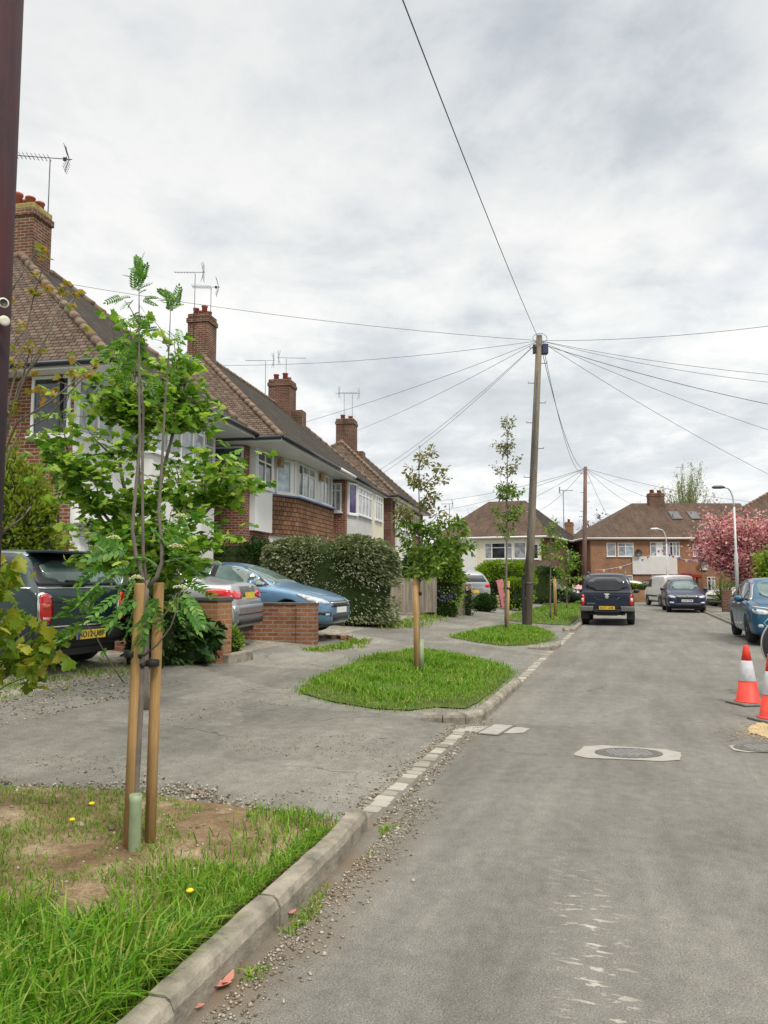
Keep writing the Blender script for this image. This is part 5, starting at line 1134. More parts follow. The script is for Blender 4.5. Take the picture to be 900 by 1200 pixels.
M['violet'] = leafmat('violet_petals', [(.12, .08, .4), (.2, .13, .55), (.3, .22, .6)], .3, .6); leaves('flowers', P, D, .05, DIAM, M['violet'], bpy.data.objects['bluebell_patch'], 0, .3)['kind'] = 'stuff'
c = at(15, 600, 11.3); bush('yellow_green_shrub', 'tall airy yellow-green shrub against the nearest brick side wall', 'shrub', (c.x, c.y, 1.7), (.75, .6, 1.6), 9000, 'leaf_conifer', .075, OVATE, None, 20, lumps=.35)
c = at(205, 745, 11.6); bush('low_shrub', 'dark leafy plants at the foot of the orange brick pier', 'shrub', (c.x, c.y, .62), (.62, .4, .42), 500, 'leaf_dark', .17, MAPLE, None, 21, lumps=.3, droop=.6)
c = at(268, 755, 12.9); bush('low_shrub', 'tuft of weeds between the orange brick pier and the concrete edging', 'shrub', (c.x, c.y, .5), (.2, .3, .3), 1500, 'leaf_sap', .05, DIAM, None, 22, lumps=.3)
c = at(120, 735, 10.9); bush('ivy_shrub', 'dark shaded shrub between the dark green car and the brick pier', 'shrub', (c.x+.62, c.y+.3, .95), (.42, .5, .9), 3500, 'leaf_dark', .08, OVATE, None, 23, lumps=.3)
# --- far trees
def far_tree(name, label, cat, base, tips_n, c, rad, lm, size, n, seed, tpl=OVATE, bark='bark_dark', r0=.15, th=2.0, spread=.5, airy=.0, droop=.2, lean=0, weep=0):
    random.seed(seed); base = Vector(base); t = thing(name, label, cat, base); b = MB(); c = Vector(c); P = []; D = []
    tt = base+Vector((lean, 0, th)); branch(b, base-Z*.2, tt, r0, r0*.7, .08, 6, .05, 8)
    for i in range(tips_n):
        d = Vector((random.gauss(0, 1), random.gauss(0, 1), random.gauss(.3, 1))).normalized(); k = random.uniform(.45, 1.0); tip = c+Vector((d.x*rad[0], d.y*rad[1], d.z*rad[2]))*k
        if tip.z < base.z+.4: tip.z = base.z+.5
        pts = branch(b, tt, tip, r0*.35, .012, .12, 8, .06, 5)
        if weep:
            for q in pts[4:]:
                e = q+Vector((random.gauss(0, .3), random.gauss(0, .3), -random.uniform(.8, 2.0)*weep)); b.tube([q, q.lerp(e, .5)+Vector((.08, 0, 0)), e], [.012, .008, .005], 4)
                for _ in range(int(n/tips_n/6)): f = random.random(); P.append(q.lerp(e, f)+Vector([random.gauss(0, .08) for _ in range(3)])); D.append(Vector((0, 0, -1)))
        for _ in range(int(n/tips_n)):
            j = random.randint(3, len(pts)-1); q = pts[j]; P.append(q+Vector((random.gauss(0, 1), random.gauss(0, 1), random.gauss(0, .8)))*spread*random.random()); D.append(Vector((random.gauss(0, 1), random.gauss(0, 1), random.gauss(0, .6))))
    shift(b, base).build('trunk', M[bark], t, True); leaves('crown', P, D, size, tpl, M[lm], t, droop, 1, .4, .8); return t
p = at(862, 712, 43); ch = far_tree('cherry_tree', 'broad cherry tree full of pink blossom behind the tall grey lamp post', 'tree', (p.x+.3, 43, .12), 85, at(872, 636, 43), (2.9, 2.3, 2.25), 'blossom', .17, 21000, 31, spread=.5, r0=.2, th=1.5, lean=-.2)
p = at(905, 660, 37); far_tree('laurel_bush', 'green and yellow leafed bush at the right edge below the pink cherry', 'bush', (p.x, 37, .12), 40, (p.x, 37, 2.0), (.85, .9, 1.7), 'leaf_lime', .14, 5500, 32, spread=.3, r0=.07, th=.8)
p = at(845, 700, 40.5); far_tree('bare_shrub', 'fine twiggy olive shrub under the cherry beside the low wall', 'shrub', (p.x, 40.5, .12), 40, (p.x+.1, 40.5, 1.2), (.8, .7, .9), 'leaf_olive', .06, 2500, 33, spread=.25, r0=.05, th=.4)
p = at(803, 575, 95); far_tree('birch_tree', 'tall pale weeping birch rising behind the orange brick terrace chimney', 'tree', (p.x, 95, .1), 34, (p.x+.4, 95, 12.2), (3.6, 3, 4.2), 'birch', .15, 7000, 34, spread=.8, r0=.2, th=6.5, bark='bark', weep=1)
p = at(765, 590, 100); far_tree('birch_tree', 'lower sparse budding tree behind the left slope of the orange brick terrace roof', 'tree', (p.x, 100, .1), 34, (p.x+.5, 100, 9.6), (5, 3, 2.8), 'birch', .14, 2000, 35, spread=.7, r0=.15, th=5.5, bark='bark')
p = at(845, 590, 98); far_tree('birch_tree', 'faint pale tree top showing right of the birch behind the terrace roof', 'tree', (p.x, 98, .1), 26, (p.x, 98, 9.4), (4.2, 3, 2.3), 'birch', .14, 3500, 36, spread=.7, r0=.15, th=5.5, bark='bark')
p = at(703, 640, 74); far_tree('plum_tree', 'dark purple leafed tree in the gap between cream house and orange terrace', 'tree', (p.x, 74, .1), 45, (p.x, 74, 5.2), (2.6, 2, 3.0), 'blossom_dark', .2, 6500, 37, spread=.5, r0=.18, th=2.6)
p = at(595, 590, 90); far_tree('birch_tree', 'bare budding tree peeping over the left end of the cream house roof', 'tree', (p.x-3, 90, .1), 26, (p.x-3.5, 90, 8.6), (3.6, 2, 2.4), 'birch', .12, 600, 38, spread=.6, r0=.12, th=5, bark='bark')
p = at(775, 715, 52); random.seed(40)
# ------------------------------------------------------------------ vehicles (local x forward, y left, z up)
def eval_mesh(o):
    dg = bpy.context.evaluated_depsgraph_get(); dg.update(); me = bpy.data.meshes.new_from_object(o.evaluated_get(dg)); return me
def car_body(rows, wheels, wr_, sub=1, crown=.04):
    """rows: x, zlow, zbelt, ztop, halfwidth, roof halfwidth"""
    rows = sorted(rows, key=lambda r: -r[0]); b = MB(); rings = []
    for (x, zl, zb, zt, w_, wt) in rows:
        h = zb-zl
        half = [(0, zl), (w_*.75, zl), (w_*.95, zl+.05), (w_*.99, zl+h*.3), (w_, zl+h*.62), (w_*.975, zb-.03)]
        if zt > zb+.12: half += [(w_*.95, zb+.005), (w_*.95+(wt-w_*.95)*.5, zb+(zt-zb)*.52), (wt*1.03, zt-.075), (wt*.92, zt-.02), (wt*.5, zt+crown*.35), (0, zt+crown*.5)]
        else: half += [(w_*.93, zb+(zt-zb)*.25), (w_*.9, zb+(zt-zb)*.5), (wt*1.05, zt-(zt-zb)*.35), (wt*.9, zt-(zt-zb)*.08), (wt*.5, zt+crown*.3), (0, zt+crown*.4)]
        rings.append(half)
    n = len(rings[0]); ring_n = 2*n-2; V = []; F = []
    for (row, half) in zip(rows, rings):
        full = half+[(-y, z) for y, z in half[1:-1][::-1]]
        for (y, z) in full:
            bow = 0
            V.append((row[0]+bow, y, z))
    for i in range(len(rows)-1):
        for j in range(ring_n): F.append((i*ring_n+j, i*ring_n+(j+1) % ring_n, (i+1)*ring_n+(j+1) % ring_n, (i+1)*ring_n+j))
    # caps with an inner loop, as quads across
    for (k, fl) in ((0, True), (len(rows)-1, False)):
        base = k*ring_n; prs = [(base+j, base+(ring_n-j) % ring_n) for j in range(n)]
        for j in range(n-1):
            a, b_ = prs[j], prs[j+1]
            q = [a[0], b_[0], b_[1], a[1]]; q = list(dict.fromkeys(q))
            F.append(tuple(q if not fl else q[::-1]))
    me = bpy.data.meshes.new('b'); me.from_pydata(V, [], F); me.update()
    bm = bmesh.new(); bm.from_mesh(me); bmesh.ops.recalc_face_normals(bm, faces=bm.faces)
    cl = bm.edges.layers.float.get('crease_edge') or bm.edges.layers.float.new('crease_edge')
    for e in bm.edges:
        if len(e.link_faces) == 2 and e.calc_face_angle(0) > 1.0: e[cl] = .45
    bm.to_mesh(me); bm.free()
    o = bpy.data.objects.new('tmp_body', me); COL.objects.link(o); m = o.modifiers.new('s', 'SUBSURF'); m.levels = m.render_levels = 2
    cut = MB()
    for (wx, wy) in wheels:
        for s_ in (1, -1):
            y0, y1 = (wy-.3)*s_, (wy+.35)*s_; cut.lathe([(wr_+.055, min(y0, y1)), (wr_+.055, max(y0, y1))], (wx, 0, wr_*1.02), 'y', 32)
    cm = bpy.data.meshes.new('c'); cm.from_pydata(cut.v, [], cut.f); cm.update()
    bm = bmesh.new(); bm.from_mesh(cm); bmesh.ops.recalc_face_normals(bm, faces=bm.faces); bm.to_mesh(cm); bm.free()
    co = bpy.data.objects.new('tmp_cut', cm); COL.objects.link(co); bo = o.modifiers.new('b', 'BOOLEAN'); bo.object = co; bo.operation = 'DIFFERENCE'; bo.solver = 'EXACT'
    me2 = eval_mesh(o); o.modifiers.remove(bo); me_full = eval_mesh(o)
    bv = BVHTree.FromPolygons([v.co.copy() for v in me_full.vertices], [tuple(p.vertices) for p in me_full.polygons])
    bpy.data.objects.remove(o); bpy.data.objects.remove(co); return me2, bv
def patch(par, name, bv, side, poly, m, off=.006, step=.08, thick=.012, smooth=True, both=False, round_=0):
    """polygon in the plane seen from that side, laid on the body. side: L/R (x,z)  F/B (y,z)  T (x,y)"""
    outs = []
    for sd in ((side, 'R') if both and side == 'L' else (side,)):
        pl = poly
        if round_: pl = smooth_poly(pl, round_)
        V, F = fillpoly(pl if sum(pl[i][0]*pl[(i+1) % len(pl)][1]-pl[(i+1) % len(pl)][0]*pl[i][1] for i in range(len(pl))) > 0 else pl[::-1], step)
        dirs = {'L': Vector((0, -1, 0)), 'R': Vector((0, 1, 0)), 'F': Vector((-1, 0, 0)), 'B': Vector((1, 0, 0)), 'T': Vector((0, 0, -1))}[sd]
        pts = []; ok = []
        for (a, b_) in V:
            o = {'L': Vector((a, 4, b_)), 'R': Vector((a, -4, b_)), 'F': Vector((6, a, b_)), 'B': Vector((-6, a, b_)), 'T': Vector((a, b_, 5))}[sd]
            h = bv.ray_cast(o, dirs)
            if h[0] is None:
                nr = bv.find_nearest(o+dirs*4.5); h = nr
            pts.append(h[0]); ok.append(1)
        n = len(pts); top = [p-dirs*off for p in pts]; bot = [p-dirs*(off-thick) for p in pts]
        eu = {}
        for f in F:
            for i in range(len(f)):
                e = (f[i], f[(i+1) % len(f)]); k = tuple(sorted(e)); eu[k] = None if k in eu else e
        fs = [tuple(f) for f in F]+[(e[1], e[0], e[0]+n, e[1]+n) for e in eu.values() if e]
        b = MB(); b.add(top+bot, fs); outs.append(b.build(name, m, par, smooth, fix=True))
    return outs[0]
def line_patch(par, name, bv, side, pts, wdt, m, off=.003, both=False):
    L = []; Rr = []
    for i, p in enumerate(pts):
        a, c = pts[max(0, i-1)], pts[min(len(pts)-1, i+1)]; dx, dy = c[0]-a[0], c[1]-a[1]; l = math.hypot(dx, dy) or 1; nx_, ny_ = -dy/l*wdt/2, dx/l*wdt/2
        L.append((p[0]+nx_, p[1]+ny_)); Rr.append((p[0]-nx_, p[1]-ny_))
    return patch(par, name, bv, side, L+Rr[::-1], m, off, .1, .008, both=both)
def wheel(par, x, y, r, wd=.21, spokes=5, rim='rim'):
    s_ = 1 if y > 0 else -1; w_ = MB(); prof = [(r*.62, -wd/2), (r*.9, -wd/2), (r, -wd/2+.03), (r, wd/2-.03), (r*.9, wd/2), (r*.62, wd/2), (r*.62, -wd/2)]
    w_.lathe(prof, (x, y, r), 'y', 32); o = w_.build('wheel', M['tyre'], par, True)
    b = MB(); yo = y+s_*wd*.42; b.lathe([(r*.66, -.012), (r*.66, .012), (r*.58, .012), (r*.58, -.012), (r*.66, -.012)], (x, yo, r), 'y', 32)
    for k in range(spokes):
        a = k*2*math.pi/spokes+.3; Mx = Matrix.Translation((x, yo-s_*.01, r)) @ Matrix.Rotation(a, 4, 'Y'); b.box(-r*.07, r*.07, -.012, .012, 0, r*.6, Mx)
    b.lathe([(r*.13, -.02), (r*.13, .02)], (x, yo, r), 'y', 12); b.build('rim', M[rim], o)
    MB().lathe([(r*.64, -.02), (r*.64, .0)], (x, y, r), 'y', 24).build('brake_disc', M['black'], o)
def plate(par, bv, side, cz, text, m, w_=.52, h=.115, cy=0, x=None):
    s_ = 1 if side == 'F' else -1; o = Vector((6*s_, cy, cz)); hit = [bv.ray_cast(Vector((6*s_, cy+dy, cz+dz)), Vector((-s_, 0, 0)))[0] for dy in (-.2, 0, .2) for dz in (-.04, .04)]
    X = (max(h_.x for h_ in hit if h_) if s_ > 0 else min(h_.x for h_ in hit if h_))+s_*.012 if x is None else x
    b = MB(); b.box(min(X, X-s_*.02), max(X, X-s_*.02), cy-w_/2, cy+w_/2, cz-h/2, cz+h/2); P_ = b.build('number_plate', M[m], par)
    if text:
        cu = bpy.data.curves.new('lettering', 'FONT'); cu.body = text; cu.size = h*.88; cu.align_x = 'CENTER'; cu.align_y = 'CENTER'; cu.extrude = .001; cu.offset = .0015; cu.materials.append(M['black'])
        q = textmesh(cu); q.parent = P_; q.location = (X+s_*.003, cy, cz); q.rotation_euler = (R(90), 0, R(90) if s_ > 0 else R(-90))
    return P_
def textmesh(cu):
    o = bpy.data.objects.new('tmp_text', cu); COL.objects.link(o); me = eval_mesh(o); bpy.data.objects.remove(o); q = bpy.data.objects.new('lettering', me); COL.objects.link(q); return q
def mirrors(par, x, y, z, m, both=True):
    for s_ in ((1, -1) if both else (1,)):
        b = MB(); b.lathe([(.02, -.1), (.085, -.085), (.1, -.02), (.095, .05), (.05, .1), (.01, .11)], (0, 0, 0), 'y', 16)
        for i, v in enumerate(b.v): b.v[i] = (x+v[0]*.75, s_*(y+.09+v[1]), z+v[2]*.85)
        mm = b.build('door_mirror', m, par, True); MB().box(x-.02, x+.03, min(s_*y*.96, s_*(y+.05)), max(s_*y*.96, s_*(y+.05)), z-.06, z-.02).build('mirror_arm', M['black'], mm)
def new_car(name, label, loc, heading, cat, group=None):
    return thing(name, label, cat, loc, heading, group)
def put_body(par, me, m, name='body'):
    me.materials.clear(); o = link(name, me, m, par, True, False); return o
def under(par, x0, x1, w_, z0, z1): MB().box(x0, x1, -w_, w_, z0, z1).build('underbody', M['black'], par)
# ---- dark green compact (rear three quarter)
M['p_mini'] = paint('dark_green_paint', (.01, .028, .032)); M['p_blue'] = paint('steel_blue_paint', (.11, .22, .35), .45, .3); M['p_silver'] = paint('silver_paint', (.42, .43, .45), .6); M['p_navy'] = paint('navy_paint', (.008, .014, .035), .3)
M['p_navy2'] = paint('dark_blue_paint', (.012, .022, .07), .35); M['p_teal'] = paint('teal_blue_paint', (.01, .09, .18), .35); M['p_white'] = paint('white_van_paint', (.7, .7, .7), 0, .4); M['p_maroon'] = paint('maroon_paint', (.1, .015, .02), .3); M['p_blk'] = paint('black_paint', (.01, .01, .014), .2); M['p_grey'] = paint('grey_paint', (.25, .26, .28), .5)
rows = [(2.05, .3, .5, .55, .5, .4), (2.0, .24, .62, .74, .72, .6), (1.85, .22, .78, .9, .82, .68), (1.4, .2, .92, 1.0, .88, .72), (1.1, .2, .98, 1.06, .89, .72), (.55, .2, 1.0, 1.44, .89, .64), (.3, .2, 1.01, 1.5, .89, .65), (-.5, .2, 1.02, 1.54, .89, .66), (-1.4, .2, 1.04, 1.53, .89, .66), (-1.66, .22, 1.05, 1.5, .885, .65), (-1.82, .24, 1.05, 1.28, .88, .68), (-1.95, .26, 1.03, 1.07, .87, .72), (-2.02, .3, .95, 1.02, .86, .74), (-2.06, .34, .8, .92, .82, .72)]
pm = G(90, 793); pm = at(92, 793, 9.75)
def mini():
    # rear faces the pavement; rear right corner near px 138, nose toward the house
    hd = R(160); c = Vector((-5.835, 10.86, 0)); c.z = ground(-3.8, 9.9)+.05
    t = new_car('parked_car', 'dark green compact car with upright red tail lamp and yellow plate', c, hd, 'car')
    me, bv = car_body(rows, [(1.28, .76), (-1.3, .76)], .33); put_body(t, me, M['p_mini'])
    for wx in (1.28, -1.3):
        for s_ in (1, -1): wheel(t, wx, s_*.76, .33)
    under(t, -1.95, 1.9, .7, .18, .5)
    patch(t, 'roof_panel', bv, 'T', [(.5, -.6), (-1.6, -.6), (-1.6, .6), (.5, .6)], paint('pale_roof_paint', (.2, .23, .24), .4), .008, .2)
    MB().box(-1.95, -1.55, -.58, .58, 1.49, 1.53).build('spoiler', M['p_mini'], t, bevel=.02)
    patch(t, 'side_windows', bv, 'L', [(.72, 1.08), (.28, 1.42), (-.5, 1.46), (-1.3, 1.45), (-1.66, 1.38), (-1.72, 1.08)], M['black'], .005, both=True)
    for pl in ([(.6, 1.1), (.26, 1.39), (-.4, 1.42), (-.4, 1.1)], [(-.5, 1.1), (-.5, 1.42), (-1.2, 1.42), (-1.2, 1.1)]): patch(t, 'side_glass', bv, 'L', pl, M['carglass_pale'], .009, both=True)
    patch(t, 'rear_surround', bv, 'B', [(-.74, 1.08), (-.66, 1.44), (.66, 1.44), (.74, 1.08)], M['black'], .004)
    patch(t, 'rear_window', bv, 'B', [(-.6, 1.1), (-.54, 1.41), (.54, 1.41), (.6, 1.1)], M['carglass_pale'], .009, round_=1)
    patch(t, 'windscreen', bv, 'F', [(-.68, 1.1), (-.58, 1.4), (.58, 1.4), (.68, 1.1)], M['carglass'], .008)
    line_patch(t, 'chrome_strip', bv, 'L', [(1.4, 1.035), (0, 1.045), (-1.9, 1.05)], .02, M['chrome'], .008, both=True); line_patch(t, 'chrome_strip', bv, 'B', [(-.84, 1.05), (.84, 1.05)], .018, M['chrome'], .01)
    for s_ in (1, -1):
        sh = [(s_*.62, .66), (s_*.62, .9), (s_*.66, .98), (s_*.76, .98), (s_*.8, .92), (s_*.8, .66), (s_*.74, .61), (s_*.67, .61)]
        big = [((p[0]-s_*.71)*1.25+s_*.71, (p[1]-.8)*1.12+.8) for p in sh]
        patch(t, 'lamp_bezel', bv, 'B', big, M['chrome'], .012, .05, .03, round_=1); L_ = patch(t, 'tail_light', bv, 'B', sh, M['redlens'], .02, .05, .03, round_=1)
        patch(L_, 'reversing_lens', bv, 'B', [(s_*.66, .655), (s_*.66, .69), (s_*.76, .69), (s_*.76, .655)], M['amber'], .024, .05)
        patch(L_, 'amber_lens', bv, 'B', [(s_*.65, .8), (s_*.65, .86), (s_*.77, .86), (s_*.77, .8)], plain('orange_red_lens', (.7, .12, .06), .12, coat=.5), .024, .05)
    patch(t, 'rear_bumper', bv, 'B', [(-.84, .34), (-.84, .54), (.84, .54), (.84, .34)], M['black'], .05, .12, .06)
    line_patch(t, 'bumper_trim', bv, 'B', [(-.82, .57), (.82, .57)], .02, M['chrome'], .05)
    patch(t, 'plate_recess', bv, 'B', [(-.34, .37), (-.34, .53), (.34, .53), (.34, .37)], M['black'], .062, .1, .02)
    P_ = plate(t, bv, 'B', .45, 'RO12 UGF', 'plate_y', x=-2.155)
    MB().box(-2.158, -2.15, .215, .26, .393, .507).build('country_band', plain('plate_blue_band', (.03, .08, .4), .4), P_)
    # winged badge, handle bar, wiper
    xb = bv.ray_cast(Vector((-6, 0, .8)), Vector((1, 0, 0)))[0].x-.012; b = MB(); b.lathe([(.045, 0), (.045, -.012), (.03, -.016)], (xb, 0, .83), 'x', 18)
    for s_ in (1, -1):
        b.add([(xb-.006, s_*.04, .85), (xb-.006, s_*.13, .865), (xb-.006, s_*.1, .82), (xb-.006, s_*.045, .81), (xb+.004, s_*.04, .85), (xb+.004, s_*.13, .865), (xb+.004, s_*.1, .82), (xb+.004, s_*.045, .81)], [(0, 1, 2, 3), (7, 6, 5, 4), (0, 4, 5, 1), (1, 5, 6, 2), (2, 6, 7, 3), (3, 7, 4, 0)])
    b.build('winged_badge', M['chrome'], t, fix=True)
    MB().box(-2.02, -1.95, -.1, .3, 1.12, 1.15).build('wiper', M['black'], t, bevel=.01)
    MB().tube([(-1.35, 0, 1.53), (-1.5, 0, 1.7)], .006, 6).build('roof_aerial', M['black'], t)
    for s_ in (1, -1):
        b = MB(); n = 14; rr = .41
        pts = [(-1.3+rr*math.cos(a), s_*.885, .34+rr*math.sin(a)) for a in [math.pi*i/n for i in range(n+1)]]; b.tube(pts, .035, 6); b.build('arch_trim', M['black'], t, True)
    mirrors(t, .62, .86, 1.08, M['p_mini']); return t
mini()
# ---- steel blue hatchback, nose to the street
def astra():
    rows = [(2.21, .3, .5, .58, .5, .42), (2.14, .22, .6, .7, .7, .55), (1.98, .19, .68, .79, .81, .64), (1.6, .18, .8, .9, .88, .7), (1.2, .18, .88, .985, .9, .72), (1.0, .18, .9, 1.03, .905, .7), (.45, .18, .93, 1.3, .905, .58), (.15, .18, .94, 1.42, .905, .56), (-.35, .18, .955, 1.49, .905, .57), (-.9, .18, .97, 1.48, .905, .57), (-1.4, .18, .99, 1.41, .9, .57), (-1.85, .2, 1.0, 1.2, .89, .6), (-2.08, .24, .99, 1.04, .87, .64), (-2.18, .3, .9, .97, .82, .62), (-2.21, .35, .8, .88, .76, .58)]
    hd = -(R(18)); c = Vector((-2.98, 16.75, 0)); c.z = ground(-1.6, 17.2)+.08
    t = new_car('parked_car', 'steel blue hatchback side on with its nose showing past the red brick wall', c, hd, 'car'); pm_ = M['p_blue']
    me, bv = car_body(rows, [(1.36, .78), (-1.32, .78)], .33); put_body(t, me, pm_)
    for wx in (1.36, -1.32):
        for s_ in (1, -1): wheel(t, wx, s_*.79, .33, spokes=7)
    under(t, -2.0, 2.0, .7, .16, .5)
    gh = [(.92, 1.0), (.5, 1.25), (.12, 1.4), (-.4, 1.455), (-.95, 1.44), (-1.4, 1.33), (-1.62, 1.15), (-1.55, 1.03), (-.6, .995), (.3, .975)]
    patch(t, 'window_chrome', bv, 'L', [((p[0]+.3)*1.03-.3, (p[1]-1.2)*1.1+1.2) for p in gh], M['chrome'], .004, both=True); patch(t, 'window_surround', bv, 'L', gh, M['black'], .008, both=True)
    for pl in ([(.82, 1.0), (.52, 1.2), (.5, .99)], [(.42, 1.0), (.42, 1.26), (.1, 1.37), (-.35, 1.42), (-.35, 1.0)], [(-.48, 1.01), (-.48, 1.42), (-.95, 1.4), (-1.12, 1.36), (-1.12, 1.03)], [(-1.2, 1.04), (-1.2, 1.33), (-1.38, 1.29), (-1.5, 1.14), (-1.46, 1.06)]): patch(t, 'side_glass', bv, 'L', pl, M['carglass_pale'], .012, both=True)
    patch(t, 'windscreen', bv, 'T', [(.98, -.62), (.2, -.49), (.2, .49), (.98, .62)], M['carglass_pale'], .008, .12)
    for x in (.72, -.42, -1.25): line_patch(t, 'door_seam', bv, 'L', [(x, .95), (x+.02, .6), (x-.01, .3)], .012, M['black'], .002, both=True)
    line_patch(t, 'body_crease', bv, 'L', [(.9, .86), (-.5, .88), (-1.9, .92)], .012, M['p_navy2'], .002, both=True); line_patch(t, 'sill_seam', bv, 'L', [(.9, .3), (-.9, .3)], .02, M['black'], .002, both=True)
    for x in (-.18, -1.05): patch(t, 'door_handle', bv, 'L', [(x-.09, .86), (x-.09, .895), (x+.09, .895), (x+.09, .86)], M['chrome'], .03, .05, .04, both=True)
    for s_ in (1, -1):
        L_ = patch(t, 'headlight', bv, 'F', [(s_*.5, .62), (s_*.56, .7), (s_*.74, .8), (s_*.8, .79), (s_*.8, .7), (s_*.7, .63)], M['clearlens'], .012, .06, .03, round_=1); patch(L_, 'headlight_wrap', bv, 'L' if s_ > 0 else 'R', [(2.05, .63), (1.98, .74), (1.62, .83), (1.5, .84), (1.7, .74), (1.9, .65)], M['clearlens'], .01, .06, .02, round_=1)
        patch(t, 'fog_light', bv, 'F', [(s_*.52, .38), (s_*.52, .46), (s_*.76, .48), (s_*.78, .42)], M['black'], .01, .06, .02)
        patch(t, 'fog_lens', bv, 'F', [(s_*.58, .395), (s_*.58, .44), (s_*.68, .44), (s_*.68, .395)], M['clearlens'], .016, .06, .02)
        patch(t, 'fog_recess', bv, 'L' if s_ > 0 else 'R', [(2.02, .4), (2.04, .47), (1.78, .45), (1.82, .4)], M['black'], .006, .06); patch(t, 'tail_light', bv, 'B', [(s_*.5, .82), (s_*.5, .95), (s_*.8, .98), (s_*.82, .82)], M['redlens'], .01, .06)
    g_ = patch(t, 'grille', bv, 'F', [(-.5, .56), (-.46, .68), (.46, .68), (.5, .56)], M['black'], .01, .1, .03); patch(g_, 'grille_bar', bv, 'F', [(-.45, .63), (-.45, .66), (.45, .66), (.45, .63)], M['chrome'], .02, .1, .03)
    patch(t, 'lower_intake', bv, 'F', [(-.42, .28), (-.46, .42), (.46, .42), (.42, .28)], M['black'], .01, .1, .03); plate(t, bv, 'F', .5, '', 'plate_w')
    line_patch(t, 'bonnet_seam', bv, 'T', [(.98, -.66), (1.5, -.64), (1.95, -.5), (2.05, 0), (1.95, .5), (1.5, .64), (.98, .66)], .01, M['black'], .003)
    mirrors(t, .62, .88, 1.03, pm_); return t
astra()
# ---- silver saloon, boot to the street
def bmw():
    rows = [(2.3, .3, .5, .6, .6, .5), (2.2, .22, .64, .74, .8, .64), (1.9, .2, .74, .84, .87, .7), (1.3, .19, .84, .95, .9, .72), (.95, .19, .87, 1.0, .9, .7), (.3, .19, .9, 1.34, .9, .57), (-.1, .19, .91, 1.42, .9, .56), (-.7, .19, .925, 1.41, .9, .56), (-1.1, .19, .94, 1.34, .9, .56), (-1.5, .2, .96, 1.16, .9, .58), (-1.8, .21, .97, 1.06, .895, .66), (-2.1, .22, .955, 1.045, .88, .7), (-2.24, .24, .93, 1.03, .86, .7), (-2.32, .28, .74, .84, .84, .68), (-2.36, .3, .6, .7, .78, .6)]
    hd = R(180-7); c = Vector((-4.1, 14.35, 0)); c.z = ground(-2.6, 13.9)+.08
    c = Vector((at(299, 700, 13.9).x-2.42, 13.9+.3, 0)); c.z = ground(-2.6, 13.9)+.1
    t = new_car('parked_car', 'silver saloon with long red tail lamp between the brick pier and the blue hatchback', c, hd, 'car'); pm_ = M['p_silver']
    me, bv = car_body(rows, [(1.4, .78), (-1.4, .78)], .33); put_body(t, me, pm_)
    for wx in (1.4, -1.4):
        for s_ in (1, -1): wheel(t, wx, s_*.79, .33, spokes=8)
    under(t, -2.2, 2.1, .7, .16, .5)
    gh = [(.85, .97), (.3, 1.26), (-.1, 1.355), (-.7, 1.35), (-1.15, 1.24), (-1.45, 1.05), (-1.3, 1.0), (-.2, .96)]
    patch(t, 'window_surround', bv, 'L', gh, M['black'], .006, both=True)
    for pl in ([(.7, .99), (.28, 1.22), (-.1, 1.31), (-.3, 1.31), (-.3, .985)], [(-.38, .99), (-.38, 1.31), (-.68, 1.31), (-1.05, 1.2), (-1.1, 1.02)]): patch(t, 'side_glass', bv, 'L', pl, M['carglass_pale'], .01, both=True)
    patch(t, 'rear_window', bv, 'T', [(-1.05, -.48), (-1.62, -.56), (-1.62, .56), (-1.05, .48)], M['carglass'], .008, .12); patch(t, 'windscreen', bv, 'T', [(.92, -.6), (.2, -.47), (.2, .47), (.92, .6)], M['carglass'], .008, .12)
    for s_ in (1, -1):
        tl = patch(t, 'tail_light', bv, 'L' if s_ > 0 else 'R', [(-1.78, .9), (-1.9, .93), (-2.2, .94), (-2.31, .9), (-2.33, .78), (-2.2, .74), (-2.05, .77)], M['redlens'], .014, .06, .03, round_=1); patch(tl, 'inner_tail_light', bv, 'B', [(s_*.42, .8), (s_*.44, .9), (s_*.85, .92), (s_*.86, .78), (s_*.6, .76)], M['redlens'], .014, .06, .03, round_=1)
    patch(t, 'boot_panel', bv, 'B', [(-.42, .8), (-.42, .98), (.42, .98), (.42, .8)], M['metal_dark'], .008, .1); plate(t, bv, 'B', .82, '', 'plate_y')
    xb = -2.4; MB().lathe([(.04, 0), (.04, -.01), (.02, -.014)], (-2.345, 0, .95), 'x', 18).build('round_badge', M['chrome'], t)
    patch(t, 'rear_bumper', bv, 'B', [(-.8, .3), (-.84, .66), (.84, .66), (.8, .3)], M['p_grey'], .04, .12, .06); patch(t, 'bumper_insert', bv, 'B', [(-.7, .32), (-.72, .42), (.72, .42), (.7, .32)], M['black'], .05, .12, .03); line_patch(t, 'bumper_line', bv, 'B', [(-.75, .5), (.75, .5)], .02, M['black'], .046)
    for x in (.6, -.38, -1.15): line_patch(t, 'door_seam', bv, 'L', [(x, .93), (x+.01, .3)], .01, M['black'], .002, both=True)
    mirrors(t, .55, .87, 1.0, pm_); return t
bmw()
